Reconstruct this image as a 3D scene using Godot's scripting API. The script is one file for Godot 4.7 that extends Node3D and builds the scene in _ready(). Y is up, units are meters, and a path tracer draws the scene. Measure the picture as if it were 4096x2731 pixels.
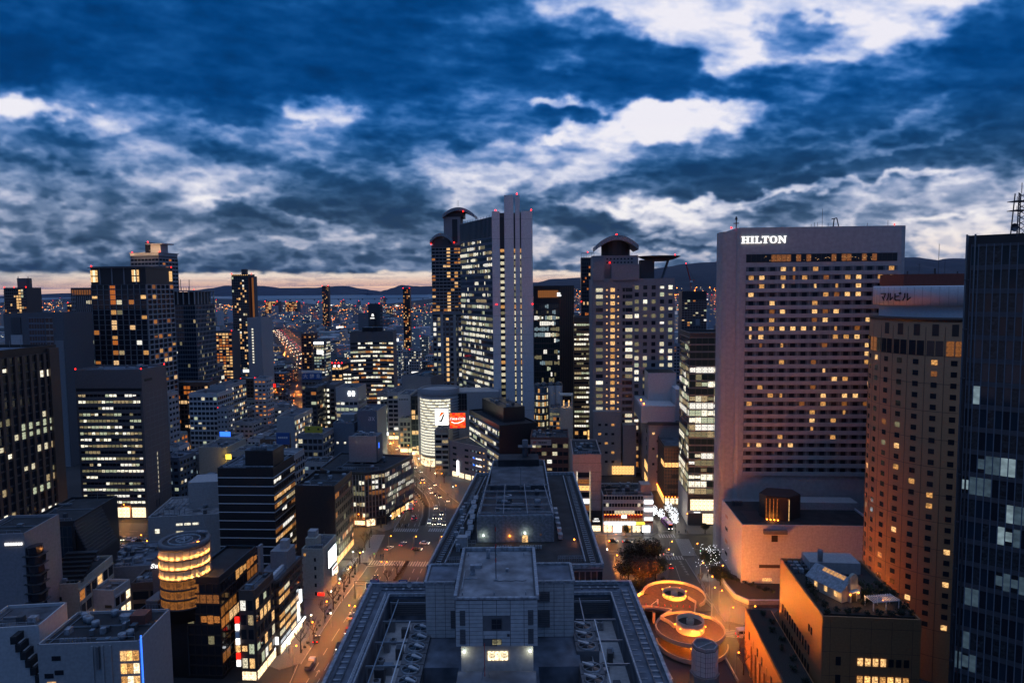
extends Node3D

var CAM := V3(0, 120, 0)
const PITCH := -0.0757
const ROLL := -0.0094
var rng := RandomNumberGenerator.new()
var mats := {}
var ubox: ArrayMesh
var uquad: QuadMesh
var taken := {}
var tex := {}
var foot: Array = []      # footprints [Vector2 centre, radius] kept free of the fill-in buildings

func _ready() -> void:
	rng.seed = 77
	var cam := Camera3D.new()
	cam.name = "camera"
	cam.fov = 53.13
	cam.near = 0.5
	cam.far = 90000.0
	cam.transform = Transform3D(Basis(Vector3.RIGHT, PITCH) * Basis(Vector3.BACK, ROLL), CAM)
	add_child(cam)
	cam.current = true
	var we := WorldEnvironment.new()
	we.name = "environment"
	var env := Environment.new()
	env.background_mode = Environment.BG_SKY
	var sky := Sky.new()
	var pano := PanoramaSkyMaterial.new()
	pano.panorama = make_sky()
	sky.sky_material = pano
	env.sky = sky
	env.background_energy_multiplier = 1.0
	env.tonemap_mode = Environment.TONE_MAPPER_LINEAR
	env.tonemap_exposure = 1.0
	env.fog_enabled = true
	env.fog_density = 0.000008
	env.fog_light_color = Color(0.62, 0.72, 0.95)
	env.sdfgi_enabled = true
	env.ssao_enabled = true
	env.ssil_enabled = true
	we.environment = env
	add_child(we)
	var sun := DirectionalLight3D.new()
	sun.name = "afterglow"
	sun.light_color = Color(1.0, 0.86, 0.78)
	sun.light_energy = 0.04
	sun.light_angular_distance = 24.0
	sun.shadow_enabled = true
	sun.basis = Basis.looking_at(V3(-0.35, -0.42, 0.8), Vector3.UP)
	add_child(sun)
	setup()
	ground_and_sea()
	roads()
	mountains()
	towers_left()
	towers_centre()
	towers_right()
	near_roofs()
	near_left()
	mid_centre()
	right_low()
	street_things()
	city_fill()
	far_city()

static func V3(x: float, y: float, z: float) -> Vector3:
	return Vector3 (x, y, z)
const CLOUD := [
	"22222222222222233678887888888873", "22222222222223333345788854788532", "12222222222223332222667864686322", "11222222222223332322336877753322",
	"11422222222222232422226335333332", "32432222222233333542222234343332", "96444422386333443747978632234322", "44564432346444443228978542234322",
	"43344443344333235888964344432222", "43455555444434446566434433222333", "44455665433445566764433222333455", "43455575432334676556432233564666",
	"54365775432334752379657754555666", "55554643466333556345675556666576", "45444545556655556544445555555666", "44344333444455445444655555556766",
	"22322332333233333344444444455666", "55444455555555555555555555555555"]
var PUFFS := [[60, 250, 90, 18, 8, 8.5], [235, 282, 60, 12, 15, 6.5], [735, 250, 74, 24, 12, 8.3], [1290, 240, 70, 22, -5, 7.5], [1500, 285, 190, 50, -6, 8.8], [1310, 320, 90, 11, 3, 8.5],
	[1080, 420, 110, 16, 4, 7.2], [1330, 475, 110, 14, 3, 8.6], [1720, 450, 280, 9, -7, 8.3], [1560, 495, 110, 13, -3, 8], [430, 462, 130, 13, 2, 7.5], [720, 505, 80, 10, 15, 7], [2100, 402, 150, 7, -6, 7],
	[2200, 490, 130, 8, -5, 8], [2140, 560, 60, 20, 0, 8], [1250, 520, 20, 25, 0, 8], [640, 140, 480, 90, 4, 1.8], [820, 470, 210, 55, 18, 2.3], [600, 505, 115, 28, 8, 2.5], [1240, 480, 74, 42, 30, 1.8],
	[1380, 515, 95, 34, 15, 2], [1560, 560, 200, 22, 0, 2.8], [1320, 267, 85, 18, -3, 2], [1830, 90, 75, 40, -10, 4.2], [2000, 250, 180, 50, -15, 2.2], [2060, 292, 130, 16, -28, 4.4], [1700, 400, 330, 40, -6, 2.0],
	[1800, 500, 100, 22, 0, 3], [220, 430, 230, 40, 18, 3.2], [480, 580, 480, 22, 0, 3.1], [900, 600, 300, 22, 0, 3.2], [300, 510, 260, 40, 4, 4.2], [860, 560, 160, 16, 4, 5.6], [120, 470, 200, 14, 6, 5.6], [330, 395, 240, 16, 10, 5.2], [980, 395, 150, 12, 8, 5.4], [1120, 350, 200, 12, -4, 5.2], [640, 330, 260, 14, 14, 4.8], [700, 395, 240, 22, 14, 2.2], [330, 345, 240, 12, 16, 5.0], [1650, 545, 200, 9, -2, 6.2], [1440, 590, 150, 8, 0, 5.8], [560, 545, 240, 10, 2, 5.2], [250, 575, 240, 9, 0, 4.8], [2000, 350, 260, 10, -14, 3.6], [1250, 395, 170, 10, 2, 6.4], [1480, 130, 130, 50, 25, 1.8], [2280, 120, 120, 90, -25, 1.9], [1380, 200, 230, 26, 4, 2.0]]
var UP_PAL := [V3(2, 38, 78), V3(3, 50, 100), V3(4, 65, 126), V3(20, 84, 150), V3(54, 110, 178), V3(94, 138, 202), V3(140, 166, 220), V3(184, 198, 234), V3(214, 219, 242), V3(240, 238, 248)]
var LOW_PAL := [V3(26, 38, 56), V3(34, 48, 70), V3(40, 62, 88), V3(58, 84, 114), V3(90, 113, 145), V3(128, 146, 176), V3(167, 176, 201), V3(202, 205, 221), V3(230, 229, 238), V3(248, 245, 246)]

func pal(l: float, t: float) -> Vector3:
	l = clampf(l, 0.0, 8.999)
	var i := int(l)
	var f := l - i
	return (LOW_PAL[i].lerp(LOW_PAL[i + 1], f)).lerp(UP_PAL[i].lerp(UP_PAL[i + 1], f), t)

func make_sky() -> ImageTexture:
	for q in PUFFS:
		q.append(cos(deg_to_rad(q[4])))
		q.append(sin(deg_to_rad(q[4])))
	var grid := PackedFloat32Array()
	for row in CLOUD:
		for k in 32:
			grid.append(float(row.unicode_at(k) - 48))
	var a := FastNoiseLite.new()
	a.noise_type = FastNoiseLite.TYPE_SIMPLEX_SMOOTH
	a.seed = 5
	a.frequency = 1.0
	a.fractal_octaves = 6
	a.fractal_gain = 0.55
	var b := FastNoiseLite.new()
	b.noise_type = FastNoiseLite.TYPE_SIMPLEX_SMOOTH
	b.seed = 21
	b.frequency = 1.0
	b.fractal_octaves = 4
	var inv := (Basis(Vector3.RIGHT, PITCH) * Basis(Vector3.BACK, ROLL)).inverse()
	var low := Image.create(1024, 512, false, Image.FORMAT_RGB8)
	for y in 512:
		var el := (0.5 - (y + 0.5) / 512.0) * PI
		for x in 1024:
			if y > 262:
				continue
			low.set_pixel(x, y, sky_colour((x + 0.5) / 1024.0 * TAU, maxf(el, 0.0), grid, a, b, inv))
	low.fill_rect(Rect2i(0, 257, 1024, 255), Color8(120, 112, 130))
	low.resize(4096, 2048, Image.INTERPOLATE_CUBIC)
	for y in range(470, 1026):
		var el := (0.5 - (y + 0.5) / 2048.0) * PI
		for xx in range(-668, 668):
			var x := posmod(xx, 4096)
			low.set_pixel(x, y, sky_colour((x + 0.5) / 4096.0 * TAU, maxf(el, 0.0), grid, a, b, inv))
	return ImageTexture.create_from_image(low)

func sky_colour(turn: float, el: float, grid: PackedFloat32Array, a: FastNoiseLite, b: FastNoiseLite, inv: Basis) -> Color:
	var az := wrapf(turn, -PI, PI)          # 0 straight ahead, along -z
	var d := V3(sin(az) * cos(el), sin(el), -cos(az) * cos(el))
	var k := 1.0 / (d.y + 0.16)
	var px := d.x * k
	var pz := d.z * k
	var n1 := a.get_noise_2d(px * 0.9 + 3.0, pz * 1.5)
	var l := lerpf(2.5, 6.0, smoothstep(0.35, 1.0, el)) + 2.4 * n1 + 1.4 * b.get_noise_2d(px * 0.35 - 7.0, pz * 0.4)
	var c := inv * d
	if c.z < -0.3:
		var sx := 16.0 + 21.34 * c.x / -c.z
		var sy := 20.85 - 41.73 * c.y / -c.z
		var m := clampf((sx + 3.0) / 3.0, 0, 1) * clampf((35.0 - sx) / 3.0, 0, 1) * clampf((sy + 4.0) / 4.0, 0, 1)
		if m > 0.0:
			var e2 := clampf(el * 3.0, 0.0, 1.0)
			var wx := sx + 0.75 * b.get_noise_2d(sx * 0.42, sy * 0.30) + 0.45 * a.get_noise_2d(sx * 0.8 + 40.0, sy * 0.55)
			var wy := sy + 0.8 * b.get_noise_2d(sx * 0.36 + 90.0, sy * 0.34) + 0.55 * a.get_noise_2d(sx * 0.75 - 60.0, sy * 0.62)
			var gx := clampf(wx - 0.5, 0.0, 30.999)
			var gy := clampf(wy - 0.5, 0.0, 16.999)
			var ix := int(gx)
			var iy := int(gy)
			var fx := gx - ix
			var fy := gy - iy
			fx = fx * fx * (3.0 - 2.0 * fx)
			fy = fy * fy * (3.0 - 2.0 * fy)
			var at := iy * 32 + ix
			var g := lerpf(lerpf(grid[at], grid[at + 1], fx), lerpf(grid[at + 32], grid[at + 33], fx), fy)
			for q in PUFFS:
				var dx: float = wx * 73.5 - q[0]
				var dy: float = wy * 37.6 - q[1]
				var ux: float = (dx * q[6] + dy * q[7]) / q[2]
				var uy: float = (dy * q[6] - dx * q[7]) / q[3]
				var rr := ux * ux + uy * uy
				if rr < 2.1:
					g = lerpf(g, q[5], smoothstep(2.1, 0.1, rr) * (0.68 if q[5] > 4.0 else 0.85))
			var tilt := 0.10 * e2
			var rx := sx * 2.0 * cos(tilt) + sy * sin(tilt)
			var ry := sy * cos(tilt) - sx * 2.0 * sin(tilt)
			var det := a.get_noise_2d(rx * 0.11 + 11.0, ry * lerpf(0.36, 0.32, e2) + 5.0)
			var bil := 0.30 - absf(a.get_noise_2d(rx * 0.20 - 31.0, ry * lerpf(0.42, 0.34, e2)))
			bil = lerpf(smoothstep(-0.05, 0.28, bil) * 0.9 - 0.4, bil, e2)
			var fine := a.get_noise_2d(rx * 0.42 + 77.0, ry * 1.15 - 20.0)
			var soft := clampf((g - 0.4) / 2.4, 0.3, 1.0)
			g += (det * lerpf(1.8, 2.3, e2) + bil * lerpf(2.1, 1.1, e2) + fine * lerpf(0.7, 1.1, e2)) * soft
			if g > 4.4:
				g = 4.4 + (g - 4.4) * 1.2
			elif g < 2.6:
				g = 2.6 - (2.6 - g) * 0.7
			l = lerpf(l, g, m)
	var t := smoothstep(0.07, 0.27, el)
	var col := pal(l, t)
	var edge := 0.0265 + 0.006 * b.get_noise_2d(az * 9.0, 3.0) + 0.004 * a.get_noise_2d(az * 26.0, el * 120.0)
	var side := smoothstep(0.62, 0.30, absf(az + 0.22))
	var strip := smoothstep(edge + 0.0022, edge - 0.0022, el) * side
	var bar := smoothstep(0.1, 0.35, a.get_noise_2d(az * 14.0 + 9.0, el * 210.0)) * 0.35
	var warm := V3(255, 208, 176).lerp(V3(255, 236, 218), clampf((el - 0.010) / 0.012, 0, 1))
	warm = warm.lerp(V3(140, 128, 146), bar)
	warm = warm.lerp(V3(196, 160, 160), smoothstep(0.008, 0.003, el) * 0.6)
	col = col.lerp(warm, strip)
	var pink := smoothstep(0.10, 0.03, el) * clampf((l - 5.0) / 3.0, 0, 1) * (1.0 - strip)
	col = col.lerp(V3(252, 226, 208), pink * 0.45)
	return Color(col.x / 255.0, col.y / 255.0, col.z / 255.0)
func noise_tex(called: String, freq: float, lo: float, hi: float, seed_: int, kind := FastNoiseLite.TYPE_SIMPLEX_SMOOTH, oct := 4, size := 512) -> void:
	var nz := FastNoiseLite.new()
	nz.noise_type = kind
	nz.seed = seed_
	nz.frequency = freq
	nz.fractal_octaves = oct
	var im := nz.get_seamless_image(size, size)
	im.convert(Image.FORMAT_RGB8)
	var g := Image.create(size, size, false, Image.FORMAT_RGB8)
	for y in size:
		for x in size:
			var v := lerpf(lo, hi, im.get_pixel(x, y).r)
			g.set_pixel(x, y, Color(v, v, v))
	tex[called] = ImageTexture.create_from_image(g)

func lin(r: float, g: float, b: float) -> Color:
	return Color(r, g, b).linear_to_srgb()

func mat(called: String, c: Color, rough := 0.8, grain := "concrete", scale := 0.12, metal := 0.0) -> StandardMaterial3D:
	var m := StandardMaterial3D.new()
	m.resource_name = called
	m.albedo_color = c
	m.roughness = rough
	m.metallic = metal
	if grain != "":
		m.albedo_texture = tex[grain]
		m.uv1_triplanar = true
		m.uv1_world_triplanar = true
		m.uv1_scale = Vector3.ONE * scale
	mats[called] = m
	return m

func glow(called: String, c: Color, energy: float, grain := "", scale := 0.35) -> StandardMaterial3D:
	var m := StandardMaterial3D.new()
	m.resource_name = called
	m.albedo_color = Color(0.25, 0.25, 0.25)
	m.roughness = 0.4
	m.emission_enabled = true
	m.emission = c
	m.emission_energy_multiplier = energy
	if grain != "":
		m.emission_texture = tex[grain]
		m.emission_operator = BaseMaterial3D.EMISSION_OP_MULTIPLY
		m.uv1_triplanar = true
		m.uv1_world_triplanar = true
		m.uv1_scale = Vector3.ONE * scale
	mats[called] = m
	return m

func setup() -> void:
	ubox = box_mesh()
	uquad = QuadMesh.new()
	noise_tex("concrete", 0.012, 0.86, 1.0, 3, FastNoiseLite.TYPE_SIMPLEX_SMOOTH, 5)
	noise_tex("stain", 0.006, 0.6, 1.0, 8, FastNoiseLite.TYPE_SIMPLEX_SMOOTH, 6)
	noise_tex("asphalt", 0.05, 0.5, 1.0, 12, FastNoiseLite.TYPE_SIMPLEX, 5)
	noise_tex("room", 0.03, 0.3, 1.05, 19, FastNoiseLite.TYPE_VALUE, 3, 256)
	noise_tex("leaf", 0.03, 0.4, 1.0, 27, FastNoiseLite.TYPE_SIMPLEX, 3, 256)
	mat("white_concrete", lin(0.54, 0.53, 0.53), 0.75)
	mat("hotel_white", lin(0.43, 0.44, 0.44), 0.7, "concrete", 0.06)
	mat("fin_stone", lin(0.74, 0.70, 0.70), 0.6)
	mat("pale_concrete", lin(0.40, 0.39, 0.39), 0.8)
	mat("grey_concrete", lin(0.26, 0.26, 0.27), 0.85)
	mat("dim_concrete", lin(0.15, 0.15, 0.16), 0.85)
	mat("dark_wall", lin(0.065, 0.066, 0.07), 0.5)
	mat("black_wall", lin(0.028, 0.029, 0.032), 0.35)
	mat("mauve_stone", lin(0.29, 0.27, 0.28), 0.7)
	mat("taupe", lin(0.17, 0.15, 0.148), 0.7)
	mat("pink_tile", lin(0.42, 0.33, 0.30), 0.6)
	mat("brown_stone", lin(0.13, 0.085, 0.065), 0.6)
	mat("dark_brown", lin(0.055, 0.038, 0.032), 0.5)
	mat("ochre_tile", lin(0.40, 0.19, 0.08), 0.55, "concrete", 0.2)
	mat("red_brick", lin(0.16, 0.06, 0.045), 0.75)
	mat("cream_wall", lin(0.48, 0.44, 0.36), 0.8)
	mat("green_wall", lin(0.30, 0.35, 0.27), 0.8)
	mat("blue_grey", lin(0.16, 0.19, 0.23), 0.6)
	mat("steel", lin(0.34, 0.35, 0.37), 0.4, "concrete", 0.3, 0.7)
	mat("dark_steel", lin(0.11, 0.115, 0.125), 0.45, "concrete", 0.3, 0.5)
	mat("roof_felt", lin(0.13, 0.135, 0.15), 0.9, "stain", 0.05)
	mat("roof_blue", lin(0.17, 0.20, 0.25), 0.8, "stain", 0.06)
	mat("roof_dark", lin(0.03, 0.032, 0.036), 0.85, "stain", 0.05)
	mat("roof_pale", lin(0.30, 0.31, 0.33), 0.85, "stain", 0.07)
	mat("white_paint", lin(0.76, 0.76, 0.76), 0.6, "concrete", 0.25)
	mat("ramp_deck", lin(0.075, 0.055, 0.042), 0.7, "stain", 0.2)
	mat("sign_white", lin(0.7, 0.7, 0.7), 0.5, "")
	mat("sign_blue", lin(0.03, 0.10, 0.30), 0.5, "")
	mat("sign_black", lin(0.02, 0.02, 0.022), 0.5, "")
	mat("sign_red", lin(0.45, 0.03, 0.03), 0.5, "")
	mat("sign_yellow", lin(0.55, 0.45, 0.05), 0.5, "")
	mat("glass", lin(0.018, 0.022, 0.028), 0.07, "")
	mat("blue_glass", lin(0.02, 0.035, 0.048), 0.05, "")
	mat("green_glass", lin(0.02, 0.045, 0.045), 0.06, "")
	mat("curtain_glass", lin(0.07, 0.08, 0.085), 0.25, "room", 0.5)
	mat("asphalt", lin(0.052, 0.05, 0.049), 0.55, "asphalt", 0.09)
	mat("pavement", lin(0.22, 0.20, 0.185), 0.8, "asphalt", 0.12)
	mat("kerb", lin(0.34, 0.33, 0.32), 0.8)
	mat("land", lin(0.045, 0.047, 0.05), 0.9, "stain", 0.004)
	mat("earth", lin(0.06, 0.05, 0.04), 0.95, "asphalt", 0.1)
	mat("marking", lin(0.62, 0.62, 0.60), 0.7, "asphalt", 0.4)
	mat("yellow_marking", lin(0.5, 0.30, 0.05), 0.7, "asphalt", 0.4)
	mat("hill", lin(0.030, 0.042, 0.045), 1.0, "stain", 0.0006)
	mat("bark", lin(0.07, 0.05, 0.04), 0.9, "leaf", 0.8)
	mat("foliage", lin(0.035, 0.055, 0.025), 0.8, "leaf", 0.4).backlight_enabled = true
	mats["foliage"].backlight = Color(0.06, 0.09, 0.03)
	mat("foliage_brown", lin(0.11, 0.075, 0.04), 0.8, "leaf", 0.4)
	mat("foliage_light", lin(0.075, 0.09, 0.035), 0.8, "leaf", 0.4)
	mat("blossom", lin(0.30, 0.22, 0.17), 0.9, "leaf", 0.4)
	var water := mat("water", lin(0.07, 0.10, 0.13), 0.3, "")
	water.metallic_specular = 0.7
	glow("office", Color(1.0, 0.95, 0.80), 1.35, "room", 0.55)
	glow("office_bright", Color(1.0, 0.97, 0.87), 2.2, "room", 0.4)
	glow("office_dim", Color(0.95, 0.90, 0.68), 0.38, "room", 0.6)
	glow("office_cool", Color(0.82, 0.95, 1.0), 0.42, "stain", 0.2)
	glow("cool_dim", Color(0.70, 0.88, 1.0), 0.12, "stain", 0.2)
	glow("warm", Color(1.0, 0.72, 0.40), 1.15, "room", 0.5)
	glow("warm_bright", Color(1.0, 0.78, 0.50), 1.9, "room", 0.4)
	glow("warm_dim", Color(1.0, 0.62, 0.28), 0.4, "room", 0.6)
	glow("amber", Color(1.0, 0.55, 0.2), 0.9, "room", 0.6)
	glow("office_b", Color(0.96, 1.0, 0.84), 0.95, "room", 0.7)
	glow("office_c", Color(1.0, 0.88, 0.66), 0.7, "room", 0.45)
	glow("office_d", Color(1.0, 0.98, 0.93), 1.9, "room", 0.6)
	glow("warm_b", Color(1.0, 0.62, 0.28), 0.75, "room", 0.6)
	glow("warm_c", Color(1.0, 0.80, 0.56), 1.6, "room", 0.45)
	glow("shop", Color(1.0, 0.90, 0.72), 3.2, "room", 0.5)
	glow("shop_warm", Color(1.0, 0.76, 0.45), 2.6, "room", 0.5)
	glow("shop_white", Color(0.96, 0.98, 1.0), 4.2)
	glow("sign_lit_white", Color(1.0, 0.99, 0.97), 1.7)
	glow("sign_lit_red", Color(1.0, 0.12, 0.06), 2.0)
	glow("sign_lit_orange", Color(1.0, 0.36, 0.08), 1.5)
	glow("sign_lit_blue", Color(0.20, 0.45, 1.0), 2.0)
	glow("sign_lit_green", Color(0.35, 1.0, 0.55), 1.8)
	glow("sign_lit_yellow", Color(1.0, 0.85, 0.25), 2.2)
	glow("sign_lit_pink", Color(1.0, 0.45, 0.75), 2.0)
	glow("beacon_red", Color(1.0, 0.10, 0.06), 9.0)
	glow("sodium", Color(1.0, 0.52, 0.15), 14.0)
	glow("lamp_white", Color(0.93, 1.0, 0.92), 14.0)
	glow("headlight", Color(1.0, 0.93, 0.80), 10.0)
	glow("taillight", Color(1.0, 0.07, 0.03), 5.0)
	glow("drum_window", Color(1.0, 0.70, 0.38), 0.95, "room", 0.25)
	glow("drum_window_dim", Color(1.0, 0.62, 0.25), 0.4, "room", 0.3)
	mat("car_white", lin(0.6, 0.6, 0.6), 0.25, "")
	mat("car_black", lin(0.015, 0.015, 0.017), 0.2, "")
	mat("car_silver", lin(0.32, 0.33, 0.34), 0.25, "")
	mat("car_blue", lin(0.03, 0.06, 0.16), 0.25, "")
	mat("car_red", lin(0.25, 0.02, 0.02), 0.25, "")
	mat("car_yellow", lin(0.5, 0.36, 0.04), 0.25, "")
	mat("bus_purple", lin(0.16, 0.06, 0.26), 0.25, "")
	mat("tyre", lin(0.012, 0.012, 0.012), 0.8, "")
	mat("cloth_dark", lin(0.03, 0.03, 0.035), 0.9, "")
	mat("cloth_grey", lin(0.14, 0.14, 0.15), 0.9, "")
	mat("cloth_beige", lin(0.30, 0.24, 0.17), 0.9, "")
	mat("skin", lin(0.42, 0.26, 0.18), 0.6, "")
	mat("sheet_metal", lin(0.42, 0.44, 0.47), 0.45, "stain", 0.3)
	mat("panel_grey", lin(0.52, 0.52, 0.52), 0.7, "concrete", 0.12)

func numbered(called: String) -> String:
	var k: int = taken.get(called, -1) + 1
	taken[called] = k
	return called if k == 0 else "%s_%03d" % [called, k]

func thing(called: String, label: String, category: String, at := Vector3.ZERO, yaw := 0.0, group := "") -> Node3D:
	var o := Node3D.new()
	o.name = numbered(called)
	o.position = at
	o.rotation.y = deg_to_rad(yaw)
	o.set_meta("label", label)
	o.set_meta("category", category)
	if group != "":
		o.set_meta("group", group)
	add_child(o)
	return o

func put(o: Node3D, called: String, mesh: Mesh, m: String, t := Transform3D.IDENTITY) -> MeshInstance3D:
	var n := MeshInstance3D.new()
	n.name = called
	n.mesh = mesh
	n.material_override = mats[m]
	n.transform = t
	o.add_child(n, true)
	return n

func setting(called: String, mesh: Mesh, m: String, t := Transform3D.IDENTITY) -> MeshInstance3D:
	var n := put(self, called, mesh, m, t)
	n.name = numbered(called)
	n.set_meta("kind", "structure")
	return n

func bx(o: Node3D, called: String, m: String, c: Vector3, s: Vector3, yaw := 0.0) -> MeshInstance3D:
	return put(o, called, ubox, m, Transform3D(Basis(Vector3.UP, yaw) * Basis.from_scale(s), c))

func solid(s: Vector3) -> BoxMesh:
	var b := BoxMesh.new()
	b.size = s
	return b

func beam_t(a: Vector3, b: Vector3, w: float, h := -1.0) -> Transform3D:
	var d := b - a
	var up := Vector3.UP if absf(d.normalized().y) < 0.99 else Vector3.RIGHT
	var bs := Basis.looking_at(d, up)
	return Transform3D(bs * Basis.from_scale(V3(w, h if h > 0.0 else w, d.length())), (a + b) * 0.5)

func beam(o: Node3D, called: String, m: String, a: Vector3, b: Vector3, w: float, h := -1.0) -> MeshInstance3D:
	return put(o, called, ubox, m, beam_t(a, b, w, h))

func box_mesh() -> ArrayMesh:
	var st := SurfaceTool.new()
	st.begin(Mesh.PRIMITIVE_TRIANGLES)
	add_box(st, Transform3D.IDENTITY)
	return st.commit()

func quad(st: SurfaceTool, a: Vector3, b: Vector3, c: Vector3, d: Vector3) -> void:
	var nn := (b - a).cross(c - a).normalized()
	for p in [a, c, b, a, d, c]:
		st.set_normal(nn)
		st.add_vertex(p)

func add_box(st: SurfaceTool, t: Transform3D) -> void:
	var p := []
	for k in 8:
		p.append(t * V3(-0.5 if k & 1 == 0 else 0.5, -0.5 if k & 2 == 0 else 0.5, -0.5 if k & 4 == 0 else 0.5))
	for f in [[4, 5, 7, 6], [1, 0, 2, 3], [5, 1, 3, 7], [0, 4, 6, 2], [6, 7, 3, 2], [0, 1, 5, 4]]:
		quad(st, p[f[0]], p[f[1]], p[f[2]], p[f[3]])

func ab(st: SurfaceTool, c: Vector3, s: Vector3, yaw := 0.0) -> void:
	add_box(st, Transform3D(Basis(Vector3.UP, yaw) * Basis.from_scale(s), c))

func mb() -> SurfaceTool:
	var st := SurfaceTool.new()
	st.begin(Mesh.PRIMITIVE_TRIANGLES)
	return st

func done(st: SurfaceTool, o: Node3D, called: String, m: String, stuff := false) -> MeshInstance3D:
	var n := put(o, called, st.commit(), m)
	if stuff:
		n.set_meta("kind", "stuff")
	return n
func prism(pts: PackedVector2Array, y0: float, y1: float) -> ArrayMesh:
	var st := mb()
	add_prism(st, pts, y0, y1)
	return st.commit()

func add_prism(st: SurfaceTool, pts: PackedVector2Array, y0: float, y1: float) -> void:
	if Geometry2D.is_polygon_clockwise(pts):
		pts = pts.duplicate()
		pts.reverse()
	var n := pts.size()
	for i in n:
		var a := pts[i]
		var b := pts[(i + 1) % n]
		quad(st, V3(b.x, y0, b.y), V3(a.x, y0, a.y), V3(a.x, y1, a.y), V3(b.x, y1, b.y))
	var tri := Geometry2D.triangulate_polygon(pts)
	for k in range(0, tri.size(), 3):
		var q := [pts[tri[k]], pts[tri[k + 1]], pts[tri[k + 2]]]
		if (q[1] - q[0]).cross(q[2] - q[0]) < 0.0:
			q.reverse()
		for p in q:
			st.set_normal(Vector3.UP)
			st.add_vertex(V3(p.x, y1, p.y))
		for p in [q[0], q[2], q[1]]:
			st.set_normal(Vector3.DOWN)
			st.add_vertex(V3(p.x, y0, p.y))

func ngon(c: Vector2, r: float, n: int, turn := 0.0, rz := -1.0) -> PackedVector2Array:
	var p := PackedVector2Array()
	for i in n:
		var a := TAU * i / n + turn
		p.append(c + Vector2(cos(a) * r, sin(a) * (rz if rz > 0.0 else r)))
	return p
func add_ring(st: SurfaceTool, pts: PackedVector2Array, w: float, y0: float, y1: float) -> void:
	var n := pts.size()
	for i in n:
		var a := pts[i]
		var b := pts[(i + 1) % n]
		var d := b - a
		var mid := (a + b) * 0.5
		var inw := Vector2(-d.y, d.x).normalized()
		if not Geometry2D.is_point_in_polygon(mid + inw * 0.05, pts):
			inw = -inw
		mid += inw * w * 0.5
		ab(st, V3(mid.x, (y0 + y1) * 0.5, mid.y), V3(d.length() - (w * 0.02), y1 - y0, w), -d.angle())
func lathe(prof: Array, seg := 24, a0 := 0.0, a1 := TAU) -> ArrayMesh:
	var st := mb()
	st.set_smooth_group(0)
	for i in seg:
		var t0 := lerpf(a0, a1, float(i) / seg)
		var t1 := lerpf(a0, a1, float(i + 1) / seg)
		for k in prof.size() - 1:
			var p: Vector2 = prof[k]
			var q: Vector2 = prof[k + 1]
			var a := V3(p.x * cos(t0), p.y, p.x * sin(t0))
			var b := V3(p.x * cos(t1), p.y, p.x * sin(t1))
			var c := V3(q.x * cos(t1), q.y, q.x * sin(t1))
			var d := V3(q.x * cos(t0), q.y, q.x * sin(t0))
			for v in [b, c, a, a, c, d]:
				st.add_vertex(v)
	st.index()
	st.generate_normals()
	return st.commit()

func cyl(r: float, h: float, seg := 12, r2 := -1.0) -> ArrayMesh:
	return lathe([Vector2(0.001, h), Vector2((r2 if r2 >= 0.0 else r) - 0.001, h), Vector2(r2 if r2 >= 0.0 else r, h - 0.001), Vector2(r, 0), Vector2(0.001, 0)], seg)

func add_tube(st: SurfaceTool, path: Array, r: float, sides := 6, r_end := -1.0) -> void:
	for i in path.size() - 1:
		var a: Vector3 = path[i]
		var b: Vector3 = path[i + 1]
		var ra := lerpf(r, r_end, float(i) / (path.size() - 1)) if r_end >= 0.0 else r
		var rb := lerpf(r, r_end, float(i + 1) / (path.size() - 1)) if r_end >= 0.0 else r
		var d := (b - a).normalized()
		var u := d.cross(Vector3.UP if absf(d.y) < 0.95 else Vector3.RIGHT).normalized()
		var v := d.cross(u)
		for k in sides:
			var t0 := TAU * k / sides
			var t1 := TAU * (k + 1) / sides
			var e0 := u * cos(t0) + v * sin(t0)
			var e1 := u * cos(t1) + v * sin(t1)
			quad(st, a + e0 * ra, a + e1 * ra, b + e1 * rb, b + e0 * rb)

func spot(o: Node3D, at: Vector3, c: Color, energy: float) -> void:
	var l := SpotLight3D.new()
	l.name = "light"
	l.position = at
	l.rotation.x = -PI / 2
	l.light_color = c
	l.light_energy = energy
	l.light_size = 0.2
	l.spot_angle = 74.0
	l.spot_angle_attenuation = 0.6
	l.spot_range = 60.0
	l.spot_attenuation = 2.0
	l.shadow_enabled = true
	o.add_child(l, true)

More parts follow.
